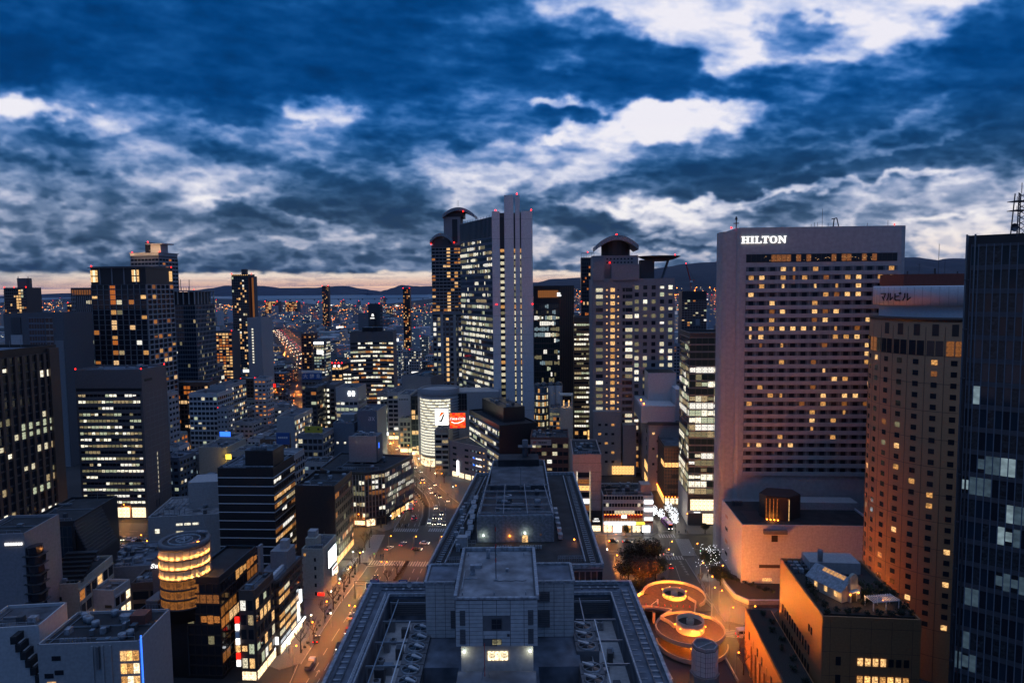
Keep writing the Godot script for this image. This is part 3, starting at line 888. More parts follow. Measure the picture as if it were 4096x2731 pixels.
func towers_left() -> void:
	var o := thing("office_slab", "dark office slab with brown piers cut by the picture's edge", "building", V3(-218.4 - 41.0, 0, -252), -4)
	var h := 94.6
	body(o, 36, 76, h, "dark_brown", "roof_blue", 1.4)
	facade(o, V3(36, 2, 0), PI / 2, 76, h - 4, {"rows": 24, "cols": 18, "band": 0.7, "pier": 1.5, "bd": 0.35, "pd": 0.8, "bm": "dark_wall", "pm": "brown_stone", "lit": ["office", "office", "office_dim", "office_bright"], "row_p": [0.3, 0.45, 0.4, 0.5, 0.45, 0.3, 0.22, 0.25], "mode": "run"})
	bx(o, "stair_core", "brown_stone", V3(36.6, h * 0.5, -73), V3(1.4, h, 6))
	roof_gear(o, 6, 30, -70, -10, h, 9)
	var d := 357.0
	var w := 35.9
	h = 79.1
	o = tower("striped_office", "mauve stone office with bright ribbon windows over a glowing shop front", w, 24, h, V3(-230.5, 0, -d), -2, "taupe", "roof_blue")
	facade(o, V3(1.2, 7.5, 0), 0, w - 2.4, h - 18.5, {"rows": 18, "cols": 16, "band": 1.95, "pier": 0.25, "bd": 0.5, "pd": 0.25, "bm": "taupe", "pm": "dark_wall", "lit": ["office", "office_bright", "office", "office_dim"], "row_p": [0.85, 0.75, 0.7, 0.75, 0.6, 0.75, 0.6, 0.7, 0.75], "mode": "run"})
	bx(o, "recess_slot", "black_wall", V3(w * 0.5, h - 9.6, 0.06), V3(w - 0.6, 1.5, 0.1))
	for k in 4:
		bx(o, "lit_window", "shop", V3(w * (0.14 + 0.24 * k), 3.6, 0.15), V3(w * 0.2, 5.2, 0.2))
		bx(o, "column", "taupe", V3(w * (0.02 + 0.24 * k), 3.6, 0.3), V3(1.0, 7.2, 0.5))
	for x in [8.2, 11.0]:
		bx(o, "wall_slot", "black_wall", V3(w + 0.05, h * 0.5 - 4, -x), V3(0.1, h * 0.8, 0.5))
	bx(o, "sign", "sign_black", V3(w + 0.1, h - 5.0, -6), V3(0.2, 1.3, 7))
	facade(o, V3(w, 8, -2), PI / 2, 20, h - 20, {"rows": 18, "cols": 5, "band": 0.2, "pier": 0.2, "bd": 0.12, "pd": 0.12, "bm": "grey_concrete", "gm": "taupe", "p": 0.0})
	for k in 9:
		bx(o, "lit_window", "office", V3(w + 0.08, 12 + k * 2.6, -11.0), V3(0.1, 1.6, 0.5))
	roof_gear(o, 3, w - 3, -20, -3, h, 14)
	beacon(o, V3(0.3, h + 1.4, -0.3), 0.5)
	beacon(o, V3(w - 0.3, h + 1.4, -0.3), 0.5)
	beacon(o, V3(w - 0.5, h + 1.4, -23), 0.5)
	d = 520.0
	w = 43.3
	h = 139.7
	o = tower("residential_tower", "tall dark glass residential tower with glowing corner lounges under its roof", w, 36, h, V3(-319.1, 0, -d), -4, "black_wall", "roof_dark", 0.6)
	var A := ["warm", "warm_bright"]
	var C := ["office", "office_dim"]
	facade(o, V3(0, 4, 0), 0, w, h - 17, {"rows": 32, "cols": 9, "band": 0.55, "pier": 0.5, "bd": 0.7, "pd": 0.6, "bm": "dim_concrete", "pm": "grey_concrete", "mode": "col", "col_p": [0.12, 0.03, 0.03, 0.85, 0.35, 0.03, 0.07, 0.08, 0.14], "col_lit": [A, C, C, ["warm", "amber"], C, C, ["warm", "office_dim"], ["warm", "office"], A]})
	facade(o, V3(w, 4, 0), PI / 2, 36, h - 17, {"rows": 32, "cols": 6, "band": 0.9, "pier": 0.8, "bd": 0.7, "pd": 0.75, "bm": "pale_concrete", "pm": "pale_concrete", "mode": "rand", "p": 0.1, "lit": ["warm", "warm_dim"], "each": false})
	for x in [2.6, w - 8.0]:
		for y in [h - 4.2, h - 9.0]:
			for k in 3:
				bx(o, "lit_window", "warm_bright" if k != 1 else "shop", V3(x + (k - 1) * 1.9, y, 0.12), V3(1.7, 4.0, 0.2))
	for k in 2:
		bx(o, "lit_window", "warm_bright", V3(w + 0.12, h - 6.5, -32.0 - k * 2.2), V3(0.2, 8.0, 1.9))
	for k in 4:
		bx(o, "crown_pier", "grey_concrete", V3(w * (0.17 + 0.22 * k), h - 6.5, 0.2), V3(0.9, 13, 0.5))
	bx(o, "cornice", "dim_concrete", V3(w * 0.5, h - 0.3, -17.5), V3(w + 2.0, 0.5, 39))
	beacon(o, V3(0.3, h + 1.0, -0.5), 0.8)
	beacon(o, V3(w - 0.3, h + 1.0, -35), 0.7)
	d = 660.0
	w = 31
	h = 155.5
	o = tower("slim_tower", "slim banded tower with a lit canopy roof rising behind the dark residential tower", w, 26, h, V3(-365.8, 0, -d), -12, "dim_concrete", "roof_pale", 0.0)
	facade(o, V3(0, 4, 0), 0, w, h - 6, {"rows": 40, "cols": 8, "band": 1.6, "pier": 0.6, "bd": 0.5, "pd": 0.4, "bm": "pale_concrete", "pm": "grey_concrete", "mode": "rand", "p": 0.03, "lit": ["warm"], "each": false})
	facade(o, V3(w, 4, 0), PI / 2, 26, h - 6, {"rows": 40, "cols": 6, "band": 1.6, "pier": 0.6, "bd": 0.5, "pd": 0.4, "bm": "pale_concrete", "pm": "grey_concrete", "mode": "rand", "p": 0.12, "lit": ["warm", "amber"], "each": false})
	bx(o, "crown_band", "white_concrete", V3(w * 0.5, h + 1.2, -13), V3(w + 0.4, 2.2, 26.4))
	bx(o, "crown_slab", "pale_concrete", V3(w * 0.5, h + 2.7, -13), V3(w + 2, 0.7, 28))
	bx(o, "pavilion", "white_concrete", V3(w * 0.72, h + 7, -12), V3(w * 0.36, 8, 10))
	bx(o, "canopy", "white_concrete", V3(w * 0.74, h + 11.6, -12), V3(w * 0.62, 1.0, 16))
	bx(o, "lift_house", "black_wall", V3(w * 0.4, h + 8, -12), V3(5, 10.5, 8))
	for q in [[0.1, 2.6, 4.0], [0.5, 2.6, 4.0], [0.9, 2.6, 4.0], [0.6, 6.0, -3.0], [0.85, 6.0, -3.0]]:
		bx(o, "flood_lamp", "warm_bright", V3(w * q[0], h + q[1] - 1.0, q[2]), V3(0.4, 0.3, 0.3))
		omni(o, V3(w * q[0], h + q[1] - 0.6, q[2] + 0.4), Color(1.0, 0.8, 0.58), 26.0, 0.3)
	beacon(o, V3(w * 0.4, h + 13.8, -9), 0.9)
	beacon(o, V3(1, h + 3.8, -1), 0.8)
	beacon(o, V3(w + 0.6, h + 3.8, -1), 0.8)
	d = 600.0
	w = 26.4
	h = 121.7
	o = tower("colonnade_tower", "glass office tower with an open colonnade round its top", w, 34, h - 12, V3(-303.6, 0, -d), -4, "dark_wall", "roof_dark", 0.0)
	facade(o, V3(0, 3, 0), 0, w, h - 16, {"rows": 27, "cols": 12, "band": 0.9, "pier": 0.3, "bd": 0.3, "pd": 0.2, "bm": "blue_grey", "pm": "dim_concrete", "gm": "blue_glass", "mode": "run", "p": 0.08, "lit": ["office", "office_dim"], "each": false})
	facade(o, V3(w, 3, 0), PI / 2, 34, h - 16, {"rows": 27, "cols": 14, "band": 0.9, "pier": 0.6, "bd": 0.3, "pd": 0.35, "bm": "grey_concrete", "pm": "grey_concrete", "gm": "blue_glass", "mode": "rand", "p": 0.1, "lit": ["office_dim"], "each": false})
	for k in 6:
		bx(o, "column", "pale_concrete", V3(0.5 + (w - 1) / 5.0 * k, h - 6.2, -0.5), V3(0.8, 11.6, 0.8))
		bx(o, "column", "pale_concrete", V3(w - 0.5, h - 6.2, -6.5 - k * 5.4), V3(0.8, 11.6, 0.8))
	bx(o, "roof_slab", "pale_concrete", V3(w * 0.5, h, -17), V3(w + 0.6, 1.0, 34.6))
	bx(o, "plant_room", "black_wall", V3(w * 0.5, h - 6.5, -17), V3(w - 5, 11, 27))
	for x in [w * 0.32, w * 0.62]:
		beam(o, "mast", "steel", V3(x, h + 0.4, -10), V3(x, h + 10, -10), 0.4)
	for k in 5:
		beam(o, "railing", "steel", V3(w * 0.3 + k * 2.2, h + 0.4, -8), V3(w * 0.3 + k * 2.2, h + 3.5, -8), 0.3)
	beacon(o, V3(w - 1, h + 1.2, -1), 0.7)
	d = 700.0
	w = 26.8
	h = 125.5
	o = tower("mullion_tower", "dark mullioned tower with a lit roof screen beside the residential tower", w, 26, h, V3(-451, 0, -d), -4, "dark_wall", "roof_dark", 0.6)
	facade(o, V3(5, 3, 0), 0, w - 5, h - 11, {"rows": 28, "cols": 10, "band": 0.4, "pier": 0.7, "bd": 0.15, "pd": 0.5, "bm": "dark_wall", "pm": "grey_concrete", "gm": "blue_glass", "mode": "run", "row_p": [0.1, 0.1, 0.35, 0.6, 0.12, 0.05, 0.04], "lit": ["office"], "each": false})
	facade(o, V3(0, 3, 0), 0, 5, h - 8, {"rows": 28, "cols": 3, "band": 1.2, "pier": 0.6, "bm": "grey_concrete", "p": 0.0, "each": false})
	for k in 9:
		bx(o, "lit_window", "warm_dim", V3(2.0 + k * (w - 3) / 9.0, h - 4, 0.1), V3(1.6, 5, 0.2))
	d = 470.0
	w = 42.6
	h = 106.1
	o = tower("grey_slab", "broad grey slab with a pale blank panel and ribbed centre", w, 30, h, V3(-350.2, 0, -d), -3, "dim_concrete", "roof_felt", 0.8)
	bx(o, "panel", "white_concrete", V3(w * 0.21, h * 0.5 - 7, 0.3), V3(w * 0.19, h - 14, 0.6))
	bx(o, "louvre", "dark_steel", V3(w * 0.21, h - 7.4, 0.3), V3(w * 0.16, 11, 0.5))
	facade(o, V3(w * 0.42, 4, 0), 0, w * 0.27, h - 6, {"rows": 24, "cols": 6, "band": 1.3, "pier": 0.4, "bd": 0.3, "pd": 0.2, "bm": "blue_grey", "mode": "run", "p": 0.05, "lit": ["office_dim"], "each": false})
	facade(o, V3(w * 0.70, 4, 0), 0, w * 0.13, h - 6, {"rows": 24, "cols": 2, "band": 1.3, "pier": 0.4, "bd": 0.3, "pd": 0.2, "bm": "grey_concrete", "mode": "run", "p": 0.05, "lit": ["office_dim"], "each": false})
	bx(o, "panel", "grey_concrete", V3(w * 0.92, h * 0.5 - 9, 0.3), V3(w * 0.14, h - 18, 0.6))
	d = 820.0
	w = 28.2
	h = 127.2
	o = tower("apartment_tower", "balconied apartment tower with a bright stair column and raised lift house", w, 24, h, V3(-608.4, 0, -d), -4, "dark_wall", "roof_dark", 0.8)
	facade(o, V3(0, 3, 0), 0, w * 0.52, h - 4, {"rows": 36, "cols": 6, "band": 0.7, "pier": 0.3, "bd": 1.0, "pd": 0.3, "bm": "dim_concrete", "mode": "rand", "p": 0.07, "lit": ["warm"], "each": false})
	facade(o, V3(w * 0.54, 3, 0), 0, w * 0.44, h - 4, {"rows": 36, "cols": 4, "band": 0.7, "pier": 0.3, "bd": 0.6, "pd": 0.3, "bm": "dim_concrete", "mode": "col", "col_p": [0.4, 0.9, 0.5, 0.1], "col_lit": [["warm_bright"], ["warm_bright"], ["office"], ["warm"]], "each": false})
	bx(o, "lift_house", "dim_concrete", V3(w * 0.72, h + 6, -8), V3(w * 0.38, 12, 10))
	for x in [w * 0.5, w * 0.95]:
		beam(o, "mast", "dark_steel", V3(x, h, -6), V3(x, h + 14, -6), 0.5)
	for x in [0.5, w * 0.45, w - 0.5]:
		beacon(o, V3(x, h + 1.4, -0.5), 0.9)
	d = 900.0
	w = 22.9
	h = 142.2
	o = tower("skyline_tower", "slender dark apartment tower with a lit roof edge alone on the skyline", w, 18, h, V3(-367.7, 0, -d), -6, "black_wall", "roof_dark", 1.2)
	facade(o, V3(0, 4, 0), 0, w, h - 6, {"rows": 40, "cols": 8, "band": 0.6, "pier": 0.4, "bd": 0.5, "pd": 0.5, "bm": "dim_concrete", "pm": "dim_concrete", "mode": "rand", "p": 0.2, "lit": ["warm", "warm_bright", "office"], "each": false})
	bx(o, "lit_window", "warm_dim", V3(w + 2.5, h * 0.5 + 24, -8), V3(2.2, h - 55, 3))  # stair panel, no window: the light on it is put into a glowing colour
	bx(o, "stair_wall", "dim_concrete", V3(w + 2.4, h * 0.5, -11), V3(4.5, h - 3, 8))
	for k in 9:
		bx(o, "roof_light", "warm_bright", V3(1.2 + k * (w - 2) / 8.0, h + 0.3, 0.3), V3(1.0, 0.9, 0.3))
	bx(o, "lift_house", "dark_wall", V3(w * 0.6, h + 4, -9), V3(6, 8, 6))
	for x in [0.0, w + 4.5]:
		beacon(o, V3(x, h + 2, -0.5), 1.0)
	d = 760.0
	w = 16.02
	h = 90.8
	o = tower("white_slab", "plain pale slab block with a single line of lit stair windows", w, 30, h, V3(-295.1, 0, -d), -4, "pale_concrete", "roof_felt", 0.8)
	for k in 13:
		bx(o, "lit_window", "office_bright", V3(w * 0.36, h - 12 - k * 3.1, 0.1), V3(1.8, 1.5, 0.2))
	for q in [
		["skyline_tower", "thin dark tower with a bracketed top standing by the bay", 740, 755, 657, 2100, "dark_wall", 0.2],
		["hotel_tower", "windowless dark hotel tower with a small white crest", 845, 872, 699, 800, "dark_wall", 0.0],
		["skyline_tower", "dark apartment tower with red beacons and amber windows left of the arched tower", 926, 942, 663, 1150, "black_wall", 0.3],
		["apartment_block", "long apartment block with rows of amber balcony lamps", 483, 530, 762, 760, "dim_concrete", 0.75],
		["apartment_block", "low amber lit apartment slab near the bay", 608, 637, 692, 3600, "dim_concrete", 0.6],
		["apartment_block", "amber lit apartment slab beside the bay front", 655, 682, 693, 3700, "dim_concrete", 0.6],
		["office_block", "dark block crowned with red beacons behind the grey slab", 152, 176, 697, 900, "black_wall", 0.2]]:
		d = q[5]
		w = (q[3] - q[2]) * d / 1569.0
		h = 120.0 - (q[4] - 665.0 - (1176.0 - q[2]) * 0.0094) * d / 1569.0
		o = tower(q[0], q[1], w, w * 0.8, h, V3((q[2] - 1176.0) * d / 1569.0 * 0.997, 0, -d), -4, q[6], "roof_dark", 0.8)
		if q[7] > 0.0:
			var rows := int(h / (3.3 if d < 3000.0 else 7.0))
			facade(o, V3(0, 1, 0), 0, w, h - 2, {"rows": rows, "cols": maxi(4, int(w / (3.4 if d < 3000.0 else 6.0))), "band": 1.1, "pier": 0.8, "bm": q[6], "mode": "rand", "p": q[7], "lit": ["warm", "warm_bright", "amber"], "each": false})
		else:
			facade(o, V3(w, 3, 0), PI / 2, w * 0.8, h - 5, {"rows": 24, "cols": 6, "band": 1.2, "pier": 0.5, "bm": "dim_concrete", "mode": "rand", "p": 0.03, "lit": ["office"], "each": false})
			bx(o, "recess", "black_wall", V3(w * 0.62, h * 0.5, 0.05), V3(w * 0.2, h - 20, 0.1))
			for k in 3:
				beam(o, "crest", "sign_lit_white", V3(w * 0.3 + k * 1.2, h - 14, 0.3), V3(w * 0.3 + 1.2 + (k - 1) * 0.6, h - 11, 0.3), 0.5)
			bx(o, "crest", "sign_lit_white", V3(w * 0.35, h - 16, 0.3), V3(5, 0.8, 0.3))
		beacon(o, V3(0.5, h + 1.2, -0.5), d / 1100.0)
		beacon(o, V3(w - 0.5, h + 1.2, -0.5), d / 1100.0)
		roof_gear(o, 2, w - 2, -w * 0.6, -2, h, 3)
func blk(called: String, label: String, w: float, h: float, at: Vector3, dep: float, m: String, opt := {}) -> Node3D:
	var o := thing(called, label, opt.get("cat", "building"), at, opt.get("yaw", -4.0), opt.get("group", ""))
	body(o, w, dep, h, m, opt.get("roof", "roof_felt"), opt.get("par", 0.9))
	var fh: float = opt.get("floor", 3.5)
	var y0: float = opt.get("y0", 3.5)
	var top: float = opt.get("top", 1.5)
	var c := {"rows": maxi(1, int((h - y0 - top) / fh)), "cols": maxi(1, int(w / opt.get("bay", 3.0))), "band": 1.4, "pier": 0.6, "bd": 0.25, "pd": 0.22, "bm": m, "mode": "rand", "p": 0.25, "lit": ["warm", "office", "office_dim"], "each": -at.z < 460.0}
	c.merge(opt, true)
	if opt.get("front", true):
		facade(o, V3(0.2, y0, 0), 0, w - 0.4, h - y0 - top, c)
	if opt.get("side", true):
		var s := c.duplicate()
		s.cols = maxi(1, int(dep / opt.get("bay", 3.0)))
		s.p = opt.get("side_p", c.p)
		if opt.has("side_lit"):
			s.lit = opt.side_lit
		if at.x + w * 0.5 < 0.0:
			facade(o, V3(w, y0, -0.2), PI / 2, dep - 0.4, h - y0 - top, s)
		else:
			facade(o, V3(0, y0, -dep + 0.2), -PI / 2, dep - 0.4, h - y0 - top, s)
	if opt.get("shop", "") != "":
		var n := maxi(1, int(w / 4.5))
		for k in n:
			bx(o, "lit_window", opt.shop, V3((k + 0.5) * w / n, 1.7, 0.1), V3(w / n - 0.6, 2.6, 0.2))
		if at.x + w * 0.5 < 0.0:
			n = maxi(1, int(dep / 5.0))
			for k in n:
				bx(o, "lit_window", opt.shop, V3(w + 0.1, 1.7, -(k + 0.5) * dep / n), V3(0.2, 2.6, dep / n - 0.8))
	roof_gear(o, 1.5, w - 1.5, -dep + 1.5, -1.5, h, opt.get("gear", 4))
	if opt.get("house", false):
		bx(o, "stair_head", m, V3(w * rng.randf_range(0.3, 0.7), h + 1.6, -dep * rng.randf_range(0.4, 0.7)), V3(minf(5, w * 0.4), 3.2, minf(5, dep * 0.4)))
	return o
func arch_roof(o: Node3D, called: String, m: String, x0: float, x1: float, y: float, rise: float, thick: float, z0: float, z1: float) -> void:
	var st := mb()
	var n := 14
	for i in n:
		var f0 := float(i) / n
		var f1 := float(i + 1) / n
		var a := Vector2(lerpf(x0, x1, f0), y + rise * (1.0 - pow(2 * f0 - 1, 2)))
		var b := Vector2(lerpf(x0, x1, f1), y + rise * (1.0 - pow(2 * f1 - 1, 2)))
		var t := Vector2(0, -thick)
		quad(st, V3(a.x, a.y, z0), V3(b.x, b.y, z0), V3(b.x, b.y, z1), V3(a.x, a.y, z1))
		quad(st, V3(a.x + t.x, a.y + t.y, z0), V3(b.x, b.y + t.y, z0), V3(b.x, b.y, z0), V3(a.x, a.y, z0))
		quad(st, V3(b.x, b.y + t.y, z0), V3(a.x, a.y + t.y, z0), V3(a.x, a.y + t.y, z1), V3(b.x, b.y + t.y, z1))
	quad(st, V3(x0, y - thick, z1), V3(x0, y - thick, z0), V3(x0, y, z0), V3(x0, y, z1))
	quad(st, V3(x1, y - thick, z0), V3(x1, y - thick, z1), V3(x1, y, z1), V3(x1, y, z0))
	done(st, o, called, m)

func towers_centre() -> void:
	var d := 480.0
	var A := Vector2(-13.25, -d)
	var B := Vector2(15, -d)
	var back := Vector2(-0.438, -0.899) * 60.0
	var o := thing("fin_tower", "tallest tower, blue glass beside white stone fins with lit slots", "building", V3(A.x, 0, A.y))
	var w := B.x - A.x
	var h := 174.3
	var hg := 170.8
	put(o, "wall", prism(PackedVector2Array([Vector2(0, 0), Vector2(w, 0), Vector2(w, 0) + back, back]), 0, hg - 3), "black_wall")
	facade(o, V3(back.x, 46, back.y), deg_to_rad(-64), 60, hg - 60, {"rows": 26, "cols": 34, "band": 1.9, "pier": 0.25, "bd": 0.15, "pd": 0.22, "bm": "blue_grey", "pm": "dark_steel", "gm": "blue_glass", "dark": ["blue_glass", "blue_glass", "green_glass"], "mode": "run", "row_p": [0.75, 0.6, 0.45, 0.7, 0.5, 0.35, 0.55, 0.5], "lit": ["office", "office_bright", "office_dim", "office"]})
	facade(o, V3(back.x, hg - 14, back.y), deg_to_rad(-64), 60, 14, {"rows": 1, "cols": 26, "band": 0.5, "pier": 0.3, "bd": 0.2, "pd": 0.4, "bm": "steel", "pm": "steel", "gm": "blue_glass", "p": 0.0, "each": false})
	facade(o, V3(back.x, 5, back.y), deg_to_rad(-64), 60, 40, {"rows": 8, "cols": 12, "band": 1.2, "pier": 0.8, "bm": "pale_concrete", "p": 0.2, "each": false})
	for q in [[0.0, 5.4, h], [8.6, 15.1, h + 11], [16.2, 19.4, h + 11], [20.3, w, h]]:
		bx(o, "stone_fin", "fin_stone", V3((q[0] + q[1]) * 0.5, q[2] * 0.5, -3.4), V3(q[1] - q[0], q[2], 9.0))
		for k in 13:
			bx(o, "joint", "grey_concrete", V3((q[0] + q[1]) * 0.5, 8 + k * 13.4, 1.105), V3(q[1] - q[0], 0.14, 0.012))
	bx(o, "core", "dark_wall", V3(w * 0.5, (h - 1) * 0.5, -4), V3(w - 0.4, h - 1, 7.6))
	for q in [[7.0, 2.9], [15.65, 1.0], [19.85, 0.85]]:
		bx(o, "slot", "black_wall", V3(q[0], h * 0.5 - 2, -0.05), V3(q[1], h - 4, 0.3))
		for k in 36:
			var y := 8.0 + k * 4.35
			if y > h - 24:
				break
			var m := "office"
			if k % 9 == 5:
				m = "warm"
			elif rng.randf() < 0.3:
				m = "office_dim"
			bx(o, "lit_window", m, V3(q[0], y, 0.15), V3(q[1] - 0.1, 2.9 if q[1] < 2 else 2.2, 0.2))
	for k in 12:
		beam(o, "roof_screen", "steel", V3(back.x * k / 12.0 + 0.3, hg - 3, back.y * k / 12.0), V3(back.x * k / 12.0 + 0.3, hg + 1.5, back.y * k / 12.0), 0.3)
	for k in 8:
		var f := k / 8.0
		beam(o, "truss", "steel", V3(back.x * f - 0.8, 44 + 3 * (k % 2), back.y * f), V3(back.x * (f + 0.12) - 0.8, 47 - 3 * (k % 2), back.y * (f + 0.12)), 0.6)
	beacon(o, V3(2.7, h + 0.8, 0), 0.75)
	beacon(o, V3(w - 0.8, h + 0.8, 0), 0.75)
	beacon(o, V3(w * 0.62, h + 12, 0), 0.75)
	beacon(o, V3(2.7, h * 0.63, 1.4), 0.6)
	beacon(o, V3(w - 0.3, h * 0.63, 1.4), 0.6)
	foot.append([V3(0, 0, -510), 45.0])
	d = 575.0
	w = 28.5
	h = 157.6
	o = tower("arched_tower", "balconied tower with two curved metal roofs behind the glass tower", w, 40, h, V3(-66.7, 0, -d), -4, "dark_wall", "roof_dark", 0.0)
	var hm := 102
	facade(o, V3(0, hm, 0), 0, w, h - hm - 2, {"rows": 19, "cols": 9, "band": 1.0, "pier": 0.4, "bd": 1.3, "pd": 0.3, "bm": "grey_concrete", "pm": "grey_concrete", "band_name": "balcony", "mode": "col", "col_p": [0.55, 0.05, 0.05, 0.05, 0.65, 0.05, 0.3, 0.4, 0.1], "col_lit": [["warm"], ["warm"], ["warm"], ["warm"], ["warm", "warm_bright"], ["warm"], ["warm"], ["warm"], ["warm"]]})
	bx(o, "string_course", "grey_concrete", V3(w * 0.5, hm - 1.2, 0.4), V3(w + 1, 2.2, 2.0))
	facade(o, V3(0, 4, 0), 0, w, hm - 8, {"rows": 22, "cols": 8, "band": 1.5, "pier": 1.2, "bd": 0.7, "pd": 0.7, "bm": "pale_concrete", "pm": "grey_concrete", "mode": "col", "col_p": [0.5, 0.5, 0.1, 0.85, 0.1, 0.45, 0.5, 0.55], "col_lit": [["office"], ["office", "office_dim"], ["office_dim"], ["warm_bright"], ["warm"], ["office_dim"], ["office"], ["office_bright"]]})
	for x in [w * 0.28, w * 0.66]:
		bx(o, "stone_pier", "pale_concrete", V3(x, hm * 0.5, 0.6), V3(2.2, hm - 4, 1.6))
	var hu := 181.2
	bx(o, "upper_core", "mauve_stone", V3(w * 0.60, (h + hu) * 0.5, -12), V3(w * 0.5, hu - h, 16))
	bx(o, "core_window", "black_wall", V3(w * 0.68, (h + hu) * 0.5, -3.94), V3(4.5, hu - h - 4, 0.1))
	arch_roof(o, "curved_roof", "sheet_metal", w * 0.33, w * 0.33 + 26.8, hu + 1.6, 6.0, 2.6, -1.0, -24)
	bx(o, "roof_drum", "dark_brown", V3(w * 0.68, hu + 2.0, -12), V3(w * 0.5, 5.0, 15))
	arch_roof(o, "curved_roof", "sheet_metal", -1.2, w * 0.62, 161.5, 6.0, 2.4, 1.0, -22)
	bx(o, "roof_wall", "dark_wall", V3(w * 0.28, h + 2.8, -10), V3(w * 0.5, 5.6, 16))
	beacon(o, V3(0, h + 1.0, 0.8), 0.8)
	beacon(o, V3(w * 0.68, h + 2.0, 0.8), 0.8)
	beacon(o, V3(w * 0.95, hu + 4.0, -0.5), 0.8)
	for x in [w * 0.74, w * 0.78]:
		beam(o, "mast", "steel", V3(x, hu + 9, -8), V3(x, hu + 14, -8), 0.2)
	d = 570.0
	w = 33.8
	h = 122.2
	o = tower("dark_glass_block", "dark glass office with a warm lit sky lobby and brown ribbed flank", w, 38, h, V3(18.28, 0, -d), -4, "black_wall", "roof_dark", 0.8)
	facade(o, V3(0.5, 4, 0), 0, w * 0.62, h - 18, {"rows": 22, "cols": 14, "band": 1.3, "pier": 0.2, "bd": 0.15, "pd": 0.25, "bm": "dark_wall", "pm": "dark_steel", "gm": "green_glass", "mode": "run", "row_p": [0.8, 0.5, 0.3, 0.5, 0.45, 0.7, 0.75], "lit": ["office", "office_cool", "office_dim", "office"]})
	bx(o, "lit_window", "warm_dim", V3(w * 0.36, h - 6, 0.1), V3(w * 0.5, 6.0, 0.2))  # sky lobby soffit, not a window; its lamplight is an emissive colour
	bx(o, "soffit_frame", "dark_brown", V3(w * 0.32, h - 1, 0.4), V3(w * 0.64, 2, 1.0))
	for k in 8:
		bx(o, "stone_pier", "brown_stone", V3(w * 0.66 + k * w * 0.045, h * 0.5, 0.5), V3(w * 0.03, h, 1.2))
	for k in 20:
		bx(o, "spandrel", "brown_stone", V3(w * 0.67, 4 + k * 5.6, 0.3), V3(w * 0.05, 0.5, 1.7))
	bx(o, "sign", "sign_lit_white", V3(w * 0.62, h - 5.6, 1.3), V3(2.6, 1.2, 0.2))
	bx(o, "sign", "sign_lit_white", V3(w * 0.63, h - 7.4, 1.3), V3(3.4, 1.2, 0.2))
	d = 525.0
	w = 16.83
	h = 97.5
	o = tower("brown_ribbon_office", "brown stone office with white lit ribbon windows between two towers", w, 30, h, V3(47.6, 0, -d), -4, "brown_stone", "roof_dark", 0.9)
	facade(o, V3(0.4, 12, 0), 0, w - 0.4, h - 15, {"rows": 22, "cols": 9, "band": 2.1, "pier": 0.25, "bd": 0.5, "pd": 0.2, "bm": "ochre_tile", "pm": "dark_brown", "mode": "run", "p": 0.7, "lit": ["office", "office_bright", "office_dim"]})
	facade(o, V3(0.4, 0, 0), 0, w - 0.4, 11, {"rows": 2, "cols": 5, "band": 0.8, "pier": 0.9, "bm": "brown_stone", "mode": "rand", "p": 0.6, "lit": ["shop_warm", "warm"]})
	d = 440.0
	w = 52.4
	h = 125.4
	o = thing("disc_tower", "pale concrete tower with square windows, an arched roof and a flat disc on top", "building", V3(52, 0, -d), -3)
	body(o, w, 34, h, "mauve_stone", "roof_felt", 1.0)
	var amber := ["warm", "warm_bright"]
	var off := ["office", "office_bright", "office_dim"]
	for r in 25:
		var y := 16.4 + r * (h - 20.0) / 24.6
		for q in [[4.5, 4.4, 2.3, 0], [9.3, 0.9, 1.0, 1], [13.0, 2.7, 2.5, 2], [16.5, 0.9, 1.0, 1], [20.1, 1.6, 2.3, 3], [23.4, 4.4, 2.3, 0]]:
			var on: bool = q[3] == 2 or (q[3] == 1 and rng.randf() < 0.85) or (q[3] == 0 and rng.randf() < 0.5)
			var m: String = amber[rng.randi() % 2] if q[3] == 2 else ("warm_bright" if q[3] == 1 else off[rng.randi() % 3])
			bx(o, "lit_window" if on else "window", m if on else ["glass", "curtain_glass"][rng.randi() % 2], V3(q[0], y, 0.06), V3(q[1], q[2], 0.12))
		bx(o, "window_hood", "mauve_stone", V3(w * 0.245, y + 1.75, 0.3), V3(w * 0.47, 0.9, 0.6))
	for x in [1.1, 7.8, 11.0, 15.0, 18.4]:
		bx(o, "pier", "mauve_stone", V3(x, (h + 12) * 0.5, 0.28), V3(1.2, h - 14, 0.56))
	facade(o, V3(w * 0.49, 14, 0), 0, w * 0.51, h - 16.5, {"rows": 24, "cols": 5, "band": 2.0, "pier": 2.7, "bd": 0.6, "pd": 0.56, "bm": "mauve_stone", "pm": "mauve_stone", "mode": "rand", "dark": ["glass", "curtain_glass"], "p": 0.68, "lit": off})
	facade(o, V3(0, 3, 0), 0, w, 10.5, {"rows": 2, "cols": 12, "band": 1.4, "pier": 1.6, "bm": "mauve_stone", "p": 0.3, "lit": ["warm"]})
	var hp := 141.4
	bx(o, "penthouse", "mauve_stone", V3(w * 0.29, (h + hp) * 0.5, -15), V3(w * 0.56, hp - h, 20))
	for r in 2:
		for k in 8:
			bx(o, "window", "glass", V3(w * 0.19 + k * w * 0.043, hp - 2.2 - r * 2.3, -4.95), V3(1.1, 1.0, 0.12))
	bx(o, "ledge", "mauve_stone", V3(w * 0.4, h + 5, -3), V3(w * 0.34, 10, 8))
	bx(o, "stair_tower", "mauve_stone", V3(w * 0.075, h + 6, -4.2), V3(w * 0.14, 12, 10))
	put(o, "drum", prism(ngon(Vector2(w * 0.31, -15), w * 0.18, 20, 0.0, 10.0), hp, hp + 9.5), "dark_brown")
